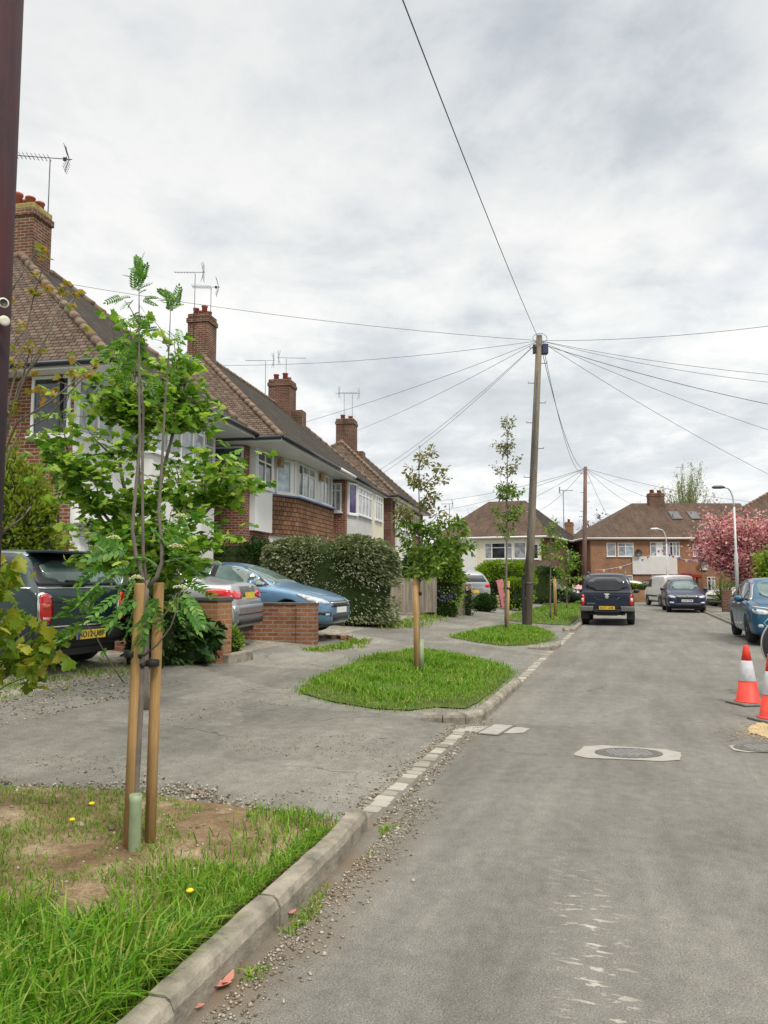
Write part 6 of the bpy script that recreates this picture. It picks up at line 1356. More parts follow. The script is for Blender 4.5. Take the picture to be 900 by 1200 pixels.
# ---- navy pickup with hard canopy, rear view
def pickup():
    rows = [(2.6, .45, .7, .8, .65, .55), (2.5, .36, .85, .98, .85, .68), (2.1, .34, .98, 1.08, .91, .72), (1.4, .34, 1.03, 1.12, .925, .72), (1.15, .34, 1.04, 1.16, .925, .7), (.55, .34, 1.06, 1.62, .925, .64), (.3, .34, 1.07, 1.73, .925, .65), (-.7, .34, 1.08, 1.76, .925, .66), (-1.2, .36, 1.1, 1.82, .925, .7), (-2.2, .4, 1.12, 1.8, .92, .7), (-2.36, .45, 1.12, 1.7, .915, .7), (-2.5, .52, 1.12, 1.22, .91, .8), (-2.55, .56, 1.06, 1.16, .9, .82), (-2.57, .6, .98, 1.08, .88, .8)]
    c = wst(*st(gz(712, 733, 0))); c = c+SV*2.45; t = new_car('pickup_truck', 'dark navy pickup with hard canopy and yellow plate in the middle of the road', c, R(90)-AL-R(0), 'pickup truck'); pm_ = M['p_navy']
    me, bv = car_body(rows, [(1.6, .78), (-1.55, .78)], .39); put_body(t, me, pm_)
    for wx in (1.6, -1.55):
        for s_ in (1, -1): wheel(t, wx, s_*.78, .39, .26, 6)
    under(t, -2.2, 2.2, .6, .35, .6)
    b = MB(); b.box(-2.45, -2.3, -.35, .35, .34, .46); b.box(-2.6, -2.4, -.05, .05, .36, .44); b.tube([(-2.66, 0, .4), (-2.66, 0, .5)], .03, 8); b.tube([(-2.5, -.5, .38), (-2.2, -.5, .38)], .035, 8); b.build('tow_bar', M['black'], t)
    patch(t, 'canopy_window', bv, 'B', [(-.73, 1.2), (-.6, 1.68), (.6, 1.68), (.73, 1.2)], M['carglass_tint'], .01, .12, .03, round_=1)
    line_patch(t, 'canopy_seam', bv, 'B', [(-.88, 1.14), (.88, 1.14)], .03, M['black'], .012); line_patch(t, 'roof_edge', bv, 'B', [(-.62, 1.74), (.62, 1.74)], .04, M['p_navy2'], .012)
    for s_ in (1, -1):
        tl = patch(t, 'tail_light', bv, 'B', [(s_*.75, .7), (s_*.75, 1.08), (s_*.9, 1.08), (s_*.9, .68)], M['redlens'], .014, .06, .03, round_=1); patch(tl, 'clear_lens', bv, 'B', [(s_*.78, .82), (s_*.78, .95), (s_*.86, .95), (s_*.86, .82)], M['amber'], .02, .05, .02)
        line_patch(t, 'tailgate_seam', bv, 'B', [(s_*.73, .68), (s_*.73, 1.1)], .014, M['black'], .008)
        MB().box(-2.05, -2.0, s_*.78-.14, s_*.78+.14, .2, .55).build('mud_flap', M['black'], t)
        MB().box(-2.75, -2.58, min(s_*.45, s_*.9), max(s_*.45, s_*.9), .5, .68).build('bumper_end', plain('brushed_bumper', (.2, .2, .18), .35, .8), t, bevel=.03)
    MB().box(-2.74, -2.58, -.445, .445, .46, .58).build('bumper_step', M['black'], t, bevel=.02)
    line_patch(t, 'tailgate_crease', bv, 'B', [(-.45, 1.0), (-.3, .88), (.3, .88), (.45, 1.0)], .02, M['p_navy2'], .012)
    xb = -2.6; MB().lathe([(.065, 0), (.065, -.015), (.04, -.02)], (xb, 0, .99), 'x', 20).build('round_badge', M['chrome'], t); patch(t, 'tailgate_handle', bv, 'B', [(-.1, 1.06), (-.1, 1.1), (.1, 1.1), (.1, 1.06)], M['chrome'], .03, .06, .04)
    plate(t, bv, 'B', .62, 'KX71 LNK', 'plate_y', x=-2.765)
    cu = bpy.data.curves.new('lettering', 'FONT'); cu.body = 'NAVARA'; cu.size = .075; cu.extrude = .001; cu.materials.append(M['chrome']); q = textmesh(cu); q.parent = t; q.location = (-2.595, .68, .74); q.rotation_euler = (R(90), 0, R(-90))
    mirrors(t, .9, .93, 1.15, M['black'])
    b = MB(); b.tube([(.2, .6, 1.8), (-2.0, .64, 1.86)], .02, 6); b.tube([(.2, -.6, 1.8), (-2.0, -.64, 1.86)], .02, 6); b.build('roof_rails', M['chrome'], t); return t
pickup()
def front_car(name, label, c, hd, rows, pm_, wheels, wr_, lights, grille, intake, shield, plz, txt, sidew, sideg, spokes=5, mirr=(.7, .9, 1.05), cat='car', extras=None, bonnet=None):
    t = new_car(name, label, c, hd, cat); me, bv = car_body(rows, wheels, wr_); put_body(t, me, pm_)
    for (wx, wy) in wheels:
        for s_ in (1, -1): wheel(t, wx, s_*wy, wr_, .22, spokes)
    under(t, rows[-1][0]+.25, rows[0][0]-.25, .68, .17, .5)
    patch(t, 'windscreen', bv, 'F', shield, M['carglass_pale'], .01, .12, .02, round_=1)
    if sidew: patch(t, 'window_surround', bv, 'L', sidew, M['black'], .006, both=True)
    for pl in sideg: patch(t, 'side_glass', bv, 'L', pl, M['carglass'], .01, both=True)
    for s_ in (1, -1): patch(t, 'headlight', bv, 'F', [(s_*a, z) for a, z in lights], M['clearlens'], .012, .06, .03, round_=1)
    if grille: g_ = patch(t, 'grille', bv, 'F', grille, M['black'], .01, .08, .03); 
    if intake: patch(t, 'lower_intake', bv, 'F', intake, M['black'], .01, .08, .03)
    if txt is not None: plate(t, bv, 'F', plz, txt, 'plate_w')
    if bonnet: line_patch(t, 'bonnet_seam', bv, 'T', bonnet, .012, M['black'], .004)
    if mirr: mirrors(t, *mirr, pm_)
    if extras: extras(t, bv)
    return t
# ---- dark blue estate facing us
def ex_suv(t, bv):
    patch(t, 'grille_surround', bv, 'F', [(-.5, .78), (-.46, .81), (.46, .81), (.5, .78)], M['chrome'], .02, .08, .03)
    for s_ in (1, -1): patch(t, 'fog_light', bv, 'F', [(s_*.6, .44), (s_*.6, .52), (s_*.8, .53), (s_*.8, .45)], M['clearlens'], .012, .06); 
    MB().lathe([(.04, 0), (.04, .012), (.02, .018)], (2.2, 0, .84), 'x', 16).build('round_badge', M['chrome'], t)
    b = MB(); b.tube([(.3, .6, 1.66), (-1.5, .62, 1.67)], .015, 6); b.tube([(.3, -.6, 1.66), (-1.5, -.62, 1.67)], .015, 6); b.build('roof_rails', M['chrome'], t)
suvrows = [(2.19, .34, .6, .7, .68, .56), (2.13, .26, .72, .86, .82, .66), (1.95, .22, .84, .95, .89, .7), (1.4, .21, .96, 1.05, .915, .72), (1.05, .21, 1.0, 1.1, .92, .7), (.4, .21, 1.02, 1.5, .92, .6), (.1, .21, 1.03, 1.6, .92, .6), (-1.3, .21, 1.06, 1.62, .92, .62), (-1.9, .24, 1.08, 1.45, .91, .62), (-2.1, .28, 1.06, 1.16, .88, .66), (-2.19, .34, .9, 1.0, .84, .66)]
sk = gz(801, 718, 0); s_, t_ = st(sk); c = wst(s_+2.0, t_-.1)
front_car('parked_car', 'dark blue estate car facing the camera, parked in front of the white van', c, R(-90)-AL+R(2), suvrows, M['p_navy2'], [(1.35, .78), (-1.3, .78)], .35, [(.48, .74), (.56, .8), (.84, .85), (.87, .8), (.84, .73), (.6, .7)], [(-.46, .66), (-.48, .78), (.48, .78), (.46, .66)], [(-.6, .32), (-.62, .46), (.62, .46), (.6, .32)], [(-.7, 1.12), (-.57, 1.52), (.57, 1.52), (.7, 1.12)], .58, 'LK69 OVB', [(.95, 1.08), (.3, 1.5), (.0, 1.55), (-1.3, 1.56), (-1.8, 1.4), (-1.85, 1.12)], [[(.8, 1.1), (.3, 1.45), (-.3, 1.5), (-.3, 1.1)], [(-.4, 1.1), (-.4, 1.5), (-1.2, 1.5), (-1.2, 1.12)]], extras=ex_suv, mirr=(.75, .92, 1.12), bonnet=[(1.0, -.7), (1.9, -.66), (2.08, 0), (1.9, .66), (1.0, .7)])
# ---- teal people carrier facing us at the right edge
def ex_mpv(t, bv):
    for s_ in (1, -1):
        patch(t, 'driving_light', bv, 'F', [(s_*.45, .86), (s_*.5, .89), (s_*.8, .93), (s_*.8, .9)], M['amber'], .014, .06); patch(t, 'fog_light', bv, 'F', [(s_*.62, .42), (s_*.62, .5), (s_*.74, .5), (s_*.74, .42)], M['clearlens'], .014, .05, round_=1)
        line_patch(t, 'intake_trim', bv, 'F', [(s_*.1, .62), (s_*.5, .66), (s_*.62, .54), (s_*.45, .34)], .03, plain('pale_blue_trim', (.25, .5, .6), .2, .6), .02)
    line_patch(t, 'roof_trim', bv, 'L', [(1.15, 1.05), (.75, 1.25), (.35, 1.46), (-.1, 1.57), (-1.4, 1.58)], .05, M['chrome'], .014, both=True)
    for x in (.6, -.4): line_patch(t, 'door_seam', bv, 'L', [(x, 1.0), (x, .3)], .012, M['black'], .002, both=True)
    patch(t, 'door_rubbing_strip', bv, 'L', [(.5, .38), (.5, .46), (-.9, .46), (-.9, .38)], M['chrome'], .01, .1, both=True)
    for x in (0, -.95): patch(t, 'door_handle', bv, 'L', [(x-.09, .92), (x-.09, .955), (x+.09, .955), (x+.09, .92)], M['chrome'], .03, .05, .04, both=True)
mpvrows = [(2.2, .32, .62, .74, .6, .5), (2.12, .24, .76, .88, .8, .62), (1.9, .2, .86, .98, .88, .68), (1.45, .19, .94, 1.06, .905, .7), (1.2, .19, .97, 1.12, .91, .68), (.7, .19, .99, 1.36, .91, .62), (.3, .19, 1.0, 1.54, .91, .61), (-.1, .19, 1.0, 1.62, .91, .61), (-1.3, .2, 1.02, 1.6, .91, .62), (-1.9, .24, 1.04, 1.4, .9, .62), (-2.1, .3, 1.0, 1.15, .88, .66), (-2.2, .36, .9, 1.0, .84, .66)]
c = Vector((10.3, 20.35, .03)); 
front_car('parked_car', 'teal blue people carrier facing the camera at the right edge, nearest car on that side', c, R(-90)-AL+R(0), mpvrows, M['p_teal'], [(1.32, .78), (-1.4, .78)], .34, [(.42, .76), (.5, .82), (.8, .87), (.84, .84), (.8, .74), (.6, .72)], [(-.42, .7), (-.44, .76), (.44, .76), (.42, .7)], [(-.42, .32), (-.5, .6), (.5, .6), (.42, .32)], [(-.7, 1.12), (-.58, 1.54), (.58, 1.54), (.7, 1.12)], .66, None, [(1.1, 1.04), (.4, 1.42), (-.05, 1.53), (-1.3, 1.53), (-1.8, 1.38), (-1.85, 1.08)], [[(.98, 1.07), (.62, 1.25), (.62, 1.06)], [(.52, 1.06), (.52, 1.31), (.1, 1.48), (-.35, 1.49), (-.35, 1.06)], [(-.45, 1.06), (-.45, 1.49), (-1.2, 1.49), (-1.2, 1.08)]], 7, (.95, .91, 1.08), extras=ex_mpv, bonnet=[(1.2, -.72), (1.85, -.64), (2.05, 0), (1.85, .64), (1.2, .72)])
# ---- white van beyond
def van():
    rows = [(2.25, .4, .7, .8, .7, .6), (2.15, .3, .9, 1.0, .86, .7), (1.7, .28, 1.05, 1.15, .91, .76), (1.4, .28, 1.08, 1.3, .915, .76), (.9, .28, 1.1, 1.74, .915, .78), (.6, .28, 1.1, 1.84, .915, .79), (-1.9, .28, 1.12, 1.86, .91, .8), (-2.12, .3, 1.12, 1.8, .905, .79), (-2.18, .32, 1.1, 1.6, .9, .79), (-2.2, .36, 1.0, 1.4, .88, .78)]
    c = wst(*st(Vector((at(783, 700, 47).x, 47.0, 0)))); t = new_car('parked_van', 'white panel van facing away, half hidden behind the dark blue estate', c, R(90)-AL+R(14), 'van'); me, bv = car_body(rows, [(1.35, .78), (-1.35, .78)], .33); put_body(t, me, M['p_white'])
    for wx in (1.35, -1.35):
        for s_ in (1, -1): wheel(t, wx, s_*.8, .33)
    under(t, -2, 2, .7, .25, .6)
    patch(t, 'cab_window', bv, 'L', [(1.45, 1.15), (.95, 1.6), (.4, 1.66), (.4, 1.15)], M['carglass'], .01, both=True); line_patch(t, 'rubbing_strip', bv, 'L', [(1.0, .62), (-.9, .62)], .09, M['black'], .012, both=True); line_patch(t, 'door_seam', bv, 'L', [(.3, 1.7), (.3, .4)], .015, M['metal'], .004, both=True)
    for s_ in (1, -1):
        patch(t, 'tail_light', bv, 'B', [(s_*.78, .85), (s_*.76, 1.5), (s_*.86, 1.45), (s_*.89, .85)], M['redlens'], .012, .08, .03); patch(t, 'rear_window', bv, 'B', [(s_*.08, 1.2), (s_*.08, 1.62), (s_*.66, 1.6), (s_*.7, 1.2)], M['carglass_pale'], .012, .08, .02); line_patch(t, 'hinge_line', bv, 'B', [(s_*.74, .5), (s_*.72, 1.7)], .012, M['metal'], .006)
    line_patch(t, 'door_seam', bv, 'B', [(0, .5), (0, 1.75)], .015, M['metal'], .006); patch(t, 'rear_bumper', bv, 'B', [(-.86, .36), (-.86, .5), (.86, .5), (.86, .36)], M['black'], .05, .12, .06); plate(t, bv, 'B', .7, '', 'plate_y', cy=.3); mirrors(t, 1.25, .92, 1.2, M['black']); return t
van()
# ---- simple neighbours far down the road and hidden behind hedges
hatch = [(2.1, .32, .55, .62, .6, .5), (2.0, .24, .66, .76, .78, .62), (1.5, .2, .84, .94, .86, .7), (1.05, .2, .9, 1.02, .87, .68), (.3, .2, .94, 1.4, .87, .58), (-.2, .2, .96, 1.47, .87, .58), (-1.2, .2, .98, 1.44, .87, .6), (-1.75, .22, 1.0, 1.2, .87, .62), (-1.98, .26, .98, 1.04, .85, .66), (-2.1, .32, .85, .92, .8, .62)]
sal = [(2.3, .3, .52, .6, .6, .5), (2.15, .22, .64, .74, .8, .64), (1.6, .2, .78, .88, .89, .7), (1.05, .2, .86, .98, .9, .7), (.3, .2, .9, 1.34, .9, .57), (-.3, .2, .92, 1.41, .9, .56), (-1.0, .2, .94, 1.34, .9, .57), (-1.6, .21, .96, 1.1, .9, .62), (-2.1, .23, .94, 1.02, .87, .68), (-2.3, .3, .8, .88, .8, .62)]
est = [(2.2, .34, .6, .7, .66, .54), (2.1, .26, .74, .86, .82, .66), (1.5, .22, .92, 1.02, .9, .72), (1.1, .22, .97, 1.08, .9, .7), (.4, .22, 1.0, 1.5, .9, .62), (-.2, .22, 1.02, 1.62, .9, .62), (-1.6, .22, 1.04, 1.6, .9, .64), (-1.95, .26, 1.05, 1.4, .89, .66), (-2.08, .3, 1.0, 1.15, .87, .7), (-2.14, .36, .9, 1.0, .84, .7)]
def back_extras(t, bv):
    for s_ in (1, -1): patch(t, 'tail_light', bv, 'B', [(s_*.58, .84), (s_*.6, .98), (s_*.86, 1.0), (s_*.86, .82)], M['redlens'], .014, .06, .03)
    patch(t, 'rear_window', bv, 'B', [(-.66, 1.08), (-.56, 1.36), (.56, 1.36), (.66, 1.08)], M['carglass'], .01, .1, .02); plate(t, bv, 'B', .66, '', 'plate_y')
SW = [(.9, 1.02), (.3, 1.32), (-.2, 1.38), (-1.1, 1.36), (-1.5, 1.2), (-1.4, 1.02)]; SG = [[(.75, 1.04), (.3, 1.28), (-.15, 1.33), (-.3, 1.33), (-.3, 1.03)], [(-.4, 1.04), (-.4, 1.33), (-1.05, 1.31), (-1.1, 1.04)]]
LT = [(.5, .66), (.56, .74), (.78, .79), (.82, .74), (.78, .66)]; SH = [(-.62, 1.06), (-.54, 1.34), (.54, 1.34), (.62, 1.06)]
def bgcar(label, c, hd, rows, pm_, wr_=.33, ext=back_extras, grille=True): return front_car('parked_car', label, c, hd, rows, pm_, [(1.3, .77), (-1.3, .77)], wr_, LT, [(-.4, .56), (-.42, .64), (.42, .64), (.4, .56)] if grille else None, [(-.5, .3), (-.5, .42), (.5, .42), (.5, .3)], SH, .5, '', SW, SG, extras=ext)
q = G(640, 706); bgcar('black saloon parked side on behind the foot of the tall pole', Vector((at(641, 700, 47).x, 47, ground(at(641, 700, 47).x, 47)-.02)), R(-28), sal, M['p_blk'])
q = at(546, 690, 33.5); bgcar('silver estate car with red tail lamp half hidden by the ivied post', Vector((q.x-.5, 35.2, .42)), R(112), est, M['p_silver'])
q = at(478, 690, 31.5); bgcar('dark car with red tail lamp showing over the plank fence', Vector((q.x-1.3, 32.6, .5)), R(150), est, M['p_navy'])
q = at(465, 700, 27); bgcar('dark blue car nose on, mostly hidden between the big hedge and plank fence', Vector((q.x-1.75, 28.6, .4)), R(-25), hatch, M['p_navy2'])
q = at(738, 690, 58); bgcar('white hatchback partly hidden behind the right side of the pickup', Vector((q.x-.35, 57.5, .05)), R(90)-AL+R(20), hatch, M['p_white'])
q = at(752, 690, 62); bgcar('maroon car behind the low hedge at the end of the road, nearer the pickup', Vector((q.x-.2, 62.5, .1)), R(165), sal, M['p_maroon'])
q = at(765, 690, 62); bgcar('dark grey car behind the low hedge at the end of the road, nearer the van', Vector((q.x+1.0, 64.6, .1)), R(-60), hatch, M['p_blk'])
q = at(843, 700, 43); bgcar('pale car peeping out between the grey wall and the brown brick piers', Vector((q.x+1.3, 43, .12)), R(200), hatch, M['p_white'])
# ------------------------------------------------------------------ poles, wires, lamps
o = MB().tube([(0, 0, -.5), (0, 0, 3), (0.01, 0, 9)], [.145, .14, .115], 28).build('telegraph_pole', M['pole_red'], None, True); o.location = (-2.175, 4.05, 0); tag(o, 'dark creosoted telegraph pole with number discs standing at the left picture edge', 'telegraph pole')
for (u, v, w_) in ((8, 355, .02), (9, 376, .0)):
    q = at(u-4, v, 3.925); k = MB().lathe([(.026, 0), (.028, -.003), (.026, -.007), (.012, -.007), (.001, -.007)], n=18, axis='y').build('number_disc', plain('cream_enamel_disc', (.62, .6, .5), .4, var=.1), o, True); k.location = q-o.location; k.rotation_euler = (0, 0, R(38))
    if w_: r = MB().lathe([(.016, -.0072), (.018, -.009), (.02, -.0072), (.018, -.006)], n=16, axis='y').build('ring_mark', M['black'], k, True)
PB = Vector((4.68, 25.32, .15)); PT = at(632, 393, 25.3)
t = thing('telegraph_pole', 'tall grey weathered telegraph pole with dark junction box and many wires, on the middle verge', 'telegraph pole', PB); d = PT-PB
MB().tube([(0, 0, -.3), d*.35, d*.7, d], [.14, .13, .115, .1], 20).build('shaft', M['pole'], t, True)
def alongp(f, o=Vector((0, 0, 0))): return d*f+o
b = MB(); 
for i, f in enumerate((.955, .9, .83, .76, .69, .6, .5)):
    s_ = 1 if i % 2 else -1; p = d*f; b.tube([p+Vector((s_*.1, 0, 0)), p+Vector((s_*.3, 0, 0)), p+Vector((s_*.31, 0, .06))], .012, 6)
b.build('pole_steps', M['metal_dark'], t, True)
b = MB(); p = d*.955; b.box(p.x+.1, p.x+.3, p.y-.12, p.y+.1, p.z-.22, p.z+.12); b.build('junction_box', plain('navy_box', (.03, .035, .09), .4), t, bevel=.02)
b = MB(); b.box(p.x-.2, p.x-.12, p.y-.1, p.y+.06, p.z-.2, p.z+.1); b.build('terminal_block', M['black'], t, bevel=.01)
b = MB(); 
for k in range(12):
    a = k*.52; 
hook = d*.985; ring = [hook+Vector((math.cos(a)*.24, -.14+.02*math.sin(3*a), math.sin(a)*.17)) for a in [i*math.pi/8 for i in range(17)]]; b.tube(ring, .009, 5); b.build('cable_loop', M['wire'], t, True)
b = MB(); b.box(d.x*.12-.23, d.x*.12-.14, -.1, .03, -.3, 1.55); b.build('cable_guard', M['black'], t); MB().tube([(-.1, -.13, 1.5), (d.x*.3-.1, -.15, 3), (d.x*.7-.06, -.14, 6.4), (d.x*.9-.04, -.13, 8.4)], .018, 6).build('riser_cable', M['wire'], t, True)
MB().lathe([(.17, 1.3), (.172, 1.32), (.17, 1.35)], (d.x*.14, 0, 0)).build('steel_band', M['metal_dark'], t, True)
P2B = Vector((at(684, 690, 47).x, 47, .15)); P2T = at(686, 547, 47)
t = thing('telegraph_pole', 'thin red-brown telegraph pole farther along, behind the pickup', 'telegraph pole', P2B); e = P2T-P2B
MB().tube([(0, 0, -.3), e*.5, e], [.145, .13, .11], 14).build('shaft', M['pole_far'], t, True); b = MB()
for i in range(8): f = .95-i*.07; s_ = 1 if i % 2 else -1; b.tube([e*f+Vector((s_*.1, 0, 0)), e*f+Vector((s_*.3, 0, 0))], .014, 5)
b.build('pole_steps', M['metal_dark'], t, True)
def wire(p, q, sag, label, r=.0065):
    n = 24; pts = []
    for i in range(n+1):
        f = i/n; pts.append(p.lerp(q, f)-Z*sag*4*f*(1-f))
    c = p.copy(); b = MB().tube([x-c for x in pts], r, 5, False); o = b.build('overhead_wire', M['wire'], None, True); o.location = c; tag(o, label, 'wire', 'telephone wires between the poles and houses')
T0 = PT-Vector((0, 0, .18))
for (q, sag, lab) in [(at(20, 322, 24), .25, 'topmost of the wires running left from the tall pole, ending behind the nearest roof'), (at(238, 428, 30), .25, 'almost level wire from the tall pole to the second chimney'), (at(338, 500, 35), .15, 'wire from the tall pole sloping to the ridge above the cream house'), (at(404, 510, 42), .2, 'wire from the tall pole sloping to the farthest chimney on the left'),
    (at(446, 550, 41), .25, 'steep wire from the tall pole to the farthest left roof, upper of two'), (at(440, 560, 38), .3, 'steep wire from the tall pole to the farthest left gutter, lower of two'), (at(1000, 368, 20), .2, 'uppermost wire running right from the tall pole'), (at(1010, 446, 24), .22, 'second wire down of those running right from the tall pole'), (at(1010, 456, 26), .3, 'third wire down of those running right from the tall pole'),
    (at(1000, 492, 26), .22, 'thicker middle wire running right from the tall pole'), (at(1010, 537, 28), .25, 'fifth wire down of those running right from the tall pole'), (at(1000, 602, 34), .35, 'lowest and steepest wire running right from the tall pole')]: wire(T0 if 'thicker' not in lab else T0-Z*.1, q, sag, lab, .011 if 'thicker' in lab else .0075)
q = at(485, 0, 8.0); dirv = (q-T0); wire(T0, T0+dirv*1.75, .35, 'dark wire rising steeply from the tall pole to the top edge of the picture', .008)
wire(d*.93+PB+Vector((.15, 0, 0)), P2T-Z*.1, 1.1, 'slack wire from the tall pole down to the thin pole, left of the two', .011)
wire(d*.93+PB+Vector((.22, 0, 0)), P2T-Z*.15, 1.5, 'slack wire from the tall pole down to the thin pole, right of the two', .009)
for (q, lab) in [(at(500, 588, 60), 'upper wire running left from the thin pole'), (at(505, 600, 60), 'middle wire running left from the thin pole'), (at(560, 608, 58), 'lower wire running left from the thin pole'), (at(628, 600, 56), 'short wire from the thin pole to the cream house ridge'), (at(795, 592, 64), 'upper wire from the thin pole to the orange terrace roof'), (at(752, 596, 64), 'middle wire from the thin pole to the orange terrace roof'), (at(725, 625, 64), 'lower wire from the thin pole to the orange terrace eaves'), (at(905, 590, 56), 'long wire from the thin pole toward the right hand roof')]: wire(P2T-Z*.1, q, .35, lab, .011)
def lamp(u, v, Y, h, arm, label, rr=.06, lens=False):
    p = at(u, v, Y); base = Vector((p.x, Y, H(*st(Vector((p.x, Y, 0)))))); t = thing('street_lamp', label, 'street lamp', base, 0, 'grey street lamps on the right pavement')
    MB().tube([(0, 0, -.1), (0, 0, h*.45), (0, 0, h*.47), (0, 0, h-1.0)], [rr*1.25, rr*1.25, rr*.8, rr*.7], 14).build('post', M['lamp_grey'], t, True)
    pts = [Vector((0, 0, h-1.02))]+[Vector((arm*.55*(1-math.cos(a)), 0, h-1.0+.95*math.sin(a))) for a in [i*math.pi/16 for i in range(1, 9)]]; pts.append(pts[-1]+Vector((arm*.2, 0, .02)))
    MB().tube(pts, rr*.6, 10).build('arm', M['lamp_grey'], t, True)
    e = pts[-1]; s_ = 1 if arm > 0 else -1; b = MB(); b.tube([e-Vector((s_*.05, 0, 0)), e+Vector((s_*.15, 0, .02)), e+Vector((s_*.5, 0, .01)), e+Vector((s_*.6, 0, 0))], [.045, .09, .085, .03], 10); b.build('lamp_head', M['metal_dark' if not lens else 'lamp_grey'], t, True); return t
lamp(864.5, 700, 38.0, at(864, 571, 38).z-.1, -.62, 'taller grey swan neck street lamp in front of the pink cherry', .07)
t = lamp(783, 700, 52.0, at(783, 618, 52).z-.1, -.62, 'shorter pale swan neck street lamp in front of the orange terrace', .06, True)
# ------------------------------------------------------------------ garden walls, fences
def wallpx(name, label, p0, p1, h, th, m='brick_wall', cope=None, grp=None, cat='garden wall'):
    p0 = Vector(p0); p1 = Vector(p1); L = (p1-p0).length; a = math.atan2(p1.y-p0.y, p1.x-p0.x); t = thing(name, label, cat, (p0.x, p0.y, min(ground(*p0.xy), ground(*p1.xy))), a, grp)
    MB().box(0, L, -th/2, th/2, -.3, h).build('brickwork', M[m], t)
    if cope: MB().box(-.015, L+.015, -th/2-.015, th/2+.015, h+.002, h+.06).build('coping', M[cope], t, bevel=.012)
    return t
A = G(232, 775); B_ = G(262, 776)
t = thing('brick_pier', 'weathered orange brick pier with dark cap beside the silver car', 'gate pier', (G(246, 776).x, G(246, 776).y+.18, G(246, 776).z), STREET-R(6))
hp = at(246, 704, 12.3).z-t.location.z
MB().box(-.19, .19, -.21, .21, -.2, hp).build('brickwork', M['brick_pier'], t); MB().box(-.21, .21, -.23, .23, hp+.002, hp+.07).build('cap', plain('dark_engineering_brick', (.08, .075, .07), .8, var=.3), t, bevel=.015)
q0 = wst(*st(t.location)); q1 = q0+Vector((-math.cos(R(18)), math.sin(R(18)), 0))*0
wl_ = wallpx('garden_wall', 'low shaded brick wall running back from the orange pier behind the maple', (t.location.x-.2, t.location.y+.05, 0), (t.location.x-2.2, t.location.y+.75, 0), .66, .22, cope='concrete')
r_, l_ = G(371, 755), at(270, 750, 15.3); l_ = Vector((-2.95, 15.25, 0))
wallpx('garden_wall', 'straight red brick garden wall with dark coping in front of the blue hatchback', (l_.x-.6, l_.y+.18, 0), (r_.x, r_.y, 0), at(371, 709, r_.y).z-H(*st(r_))-.0, .24, cope=None)
t = thing('wall_pier', 'end pier of the long red brick wall', 'gate pier', r_, math.atan2(r_.y-l_.y, r_.x-l_.x)); bpy.data.objects.remove(t)
o = MB().box(-.02, 1.5, -.14, .14, 0, .05).build('coping_stones', plain('dark_coping', (.1, .085, .075), .85, var=.35, nscale=9), None, bevel=.01)
wobj = bpy.data.objects['garden_wall.001']; o.parent = wobj; Lw = (Vector((r_.x, r_.y, 0))-Vector((l_.x-.6, l_.y+.18, 0))).length; hw = at(371, 709, r_.y).z-H(*st(r_)); o.location = (Lw-1.48, 0, hw+.0)
b = MB(); b.box(-.0, 1.1, -.14, .14, 0, .05); o2 = b.build('coping_stones', plain('dark_coping_low', (.09, .08, .07), .85, var=.35), wobj, bevel=.01); o2.location = (.3, 0, hw+.002)
p = MB(); p.box(Lw-.38, Lw+.012, -.155, .155, -.3, hw-.003); p.build('end_pier', M['brick_wall'], wobj)
c0, c1 = G(263, 777), G(292, 772); o = MB().box(0, (c1-c0).length, -.08, .08, -.1, .13).build('concrete_edging', M['concrete'], None, bevel=.02); o.location = c0; o.rotation_euler = (0, 0, math.atan2(c1.y-c0.y, c1.x-c0.x)); tag(o, 'short concrete edging block beside the orange brick pier', 'edging')
# broken brick heap by the hedge
b = MB(); c0 = G(395, 748)
for i in range(9):
    Mx = Matrix.Translation((random.gauss(0, .22), random.gauss(0, .1), .03)) @ Matrix.Rotation(random.uniform(0, 3), 4, 'Z') @ Matrix.Rotation(random.uniform(-.3, .3), 4, 'X'); b.box(-.1, .1, -.05, .05, -.03, .03, Mx)
o = b.build('rubble', M['brick_pier']); o.location = c0; tag(o, 'scatter of broken orange bricks at the foot of the hedge', 'rubble', kind='stuff')
# plank fence
def fence(name, label, p0, p1, h, bw=.14, m='fence', horiz=False, posts=True):
    L = (Vector(p1)-Vector(p0)).length; a = math.atan2(p1[1]-p0[1], p1[0]-p0[0]); t = thing(name, label, 'fence', (p0[0], p0[1], ground(p0[0], p0[1])), a); b = MB()
    if horiz:
        z = .08
        while z < h-.1: b.box(0, L, -.015, .015, z, z+.12); z += .16
    else:
        x = 0
        while x < L-.02: hh = h+random.uniform(-.02, .015); b.box(x+.004, min(L, x+bw)-.004, -.012+random.uniform(-.004, .004), .012, .02, hh); x += bw
    b.build('boards', M[m], t); n = max(1, int(L/1.8))
    for i in range(n+1): x = L*i/n; MB().box(x-.045, x+.045, .014, .1, -.2, h+.04).build('fence_post', M[m], t)
    return t
f0, f1 = G(462, 722), G(511, 722); hF = at(511, 681, f1.y).z-f1.z
fence('plank_fence', 'silvered vertical plank fence right of the big hedge', (f0.x-.6, f0.y+.4), (f1.x, f1.y), hF)
q = G(538, 720); t = thing('fence_post', 'thick weathered post with ivy and a small tan box, beside the silver estate car', 'fence post', q, R(8)); hq = at(538, 675, q.y).z-q.z
MB().box(-.3, .22, -.05, .05, -.1, hq).build('boards', M['fence'], t); MB().box(.24, .46, .0, .5, -.1, hq*.78).build('brick_stub', M['brick_wall'], t); MB().box(.26, .52, -.06, .0, hq*.62, hq*.72).build('tan_box', M['amber'], t)
P = [Vector((.35+random.gauss(0, .1), -.08+random.gauss(0, .05), random.uniform(0, hq*.7)**1)) for _ in range(500)]; D = [Vector((random.gauss(0, 1), -1, random.gauss(0, 1))) for _ in P]
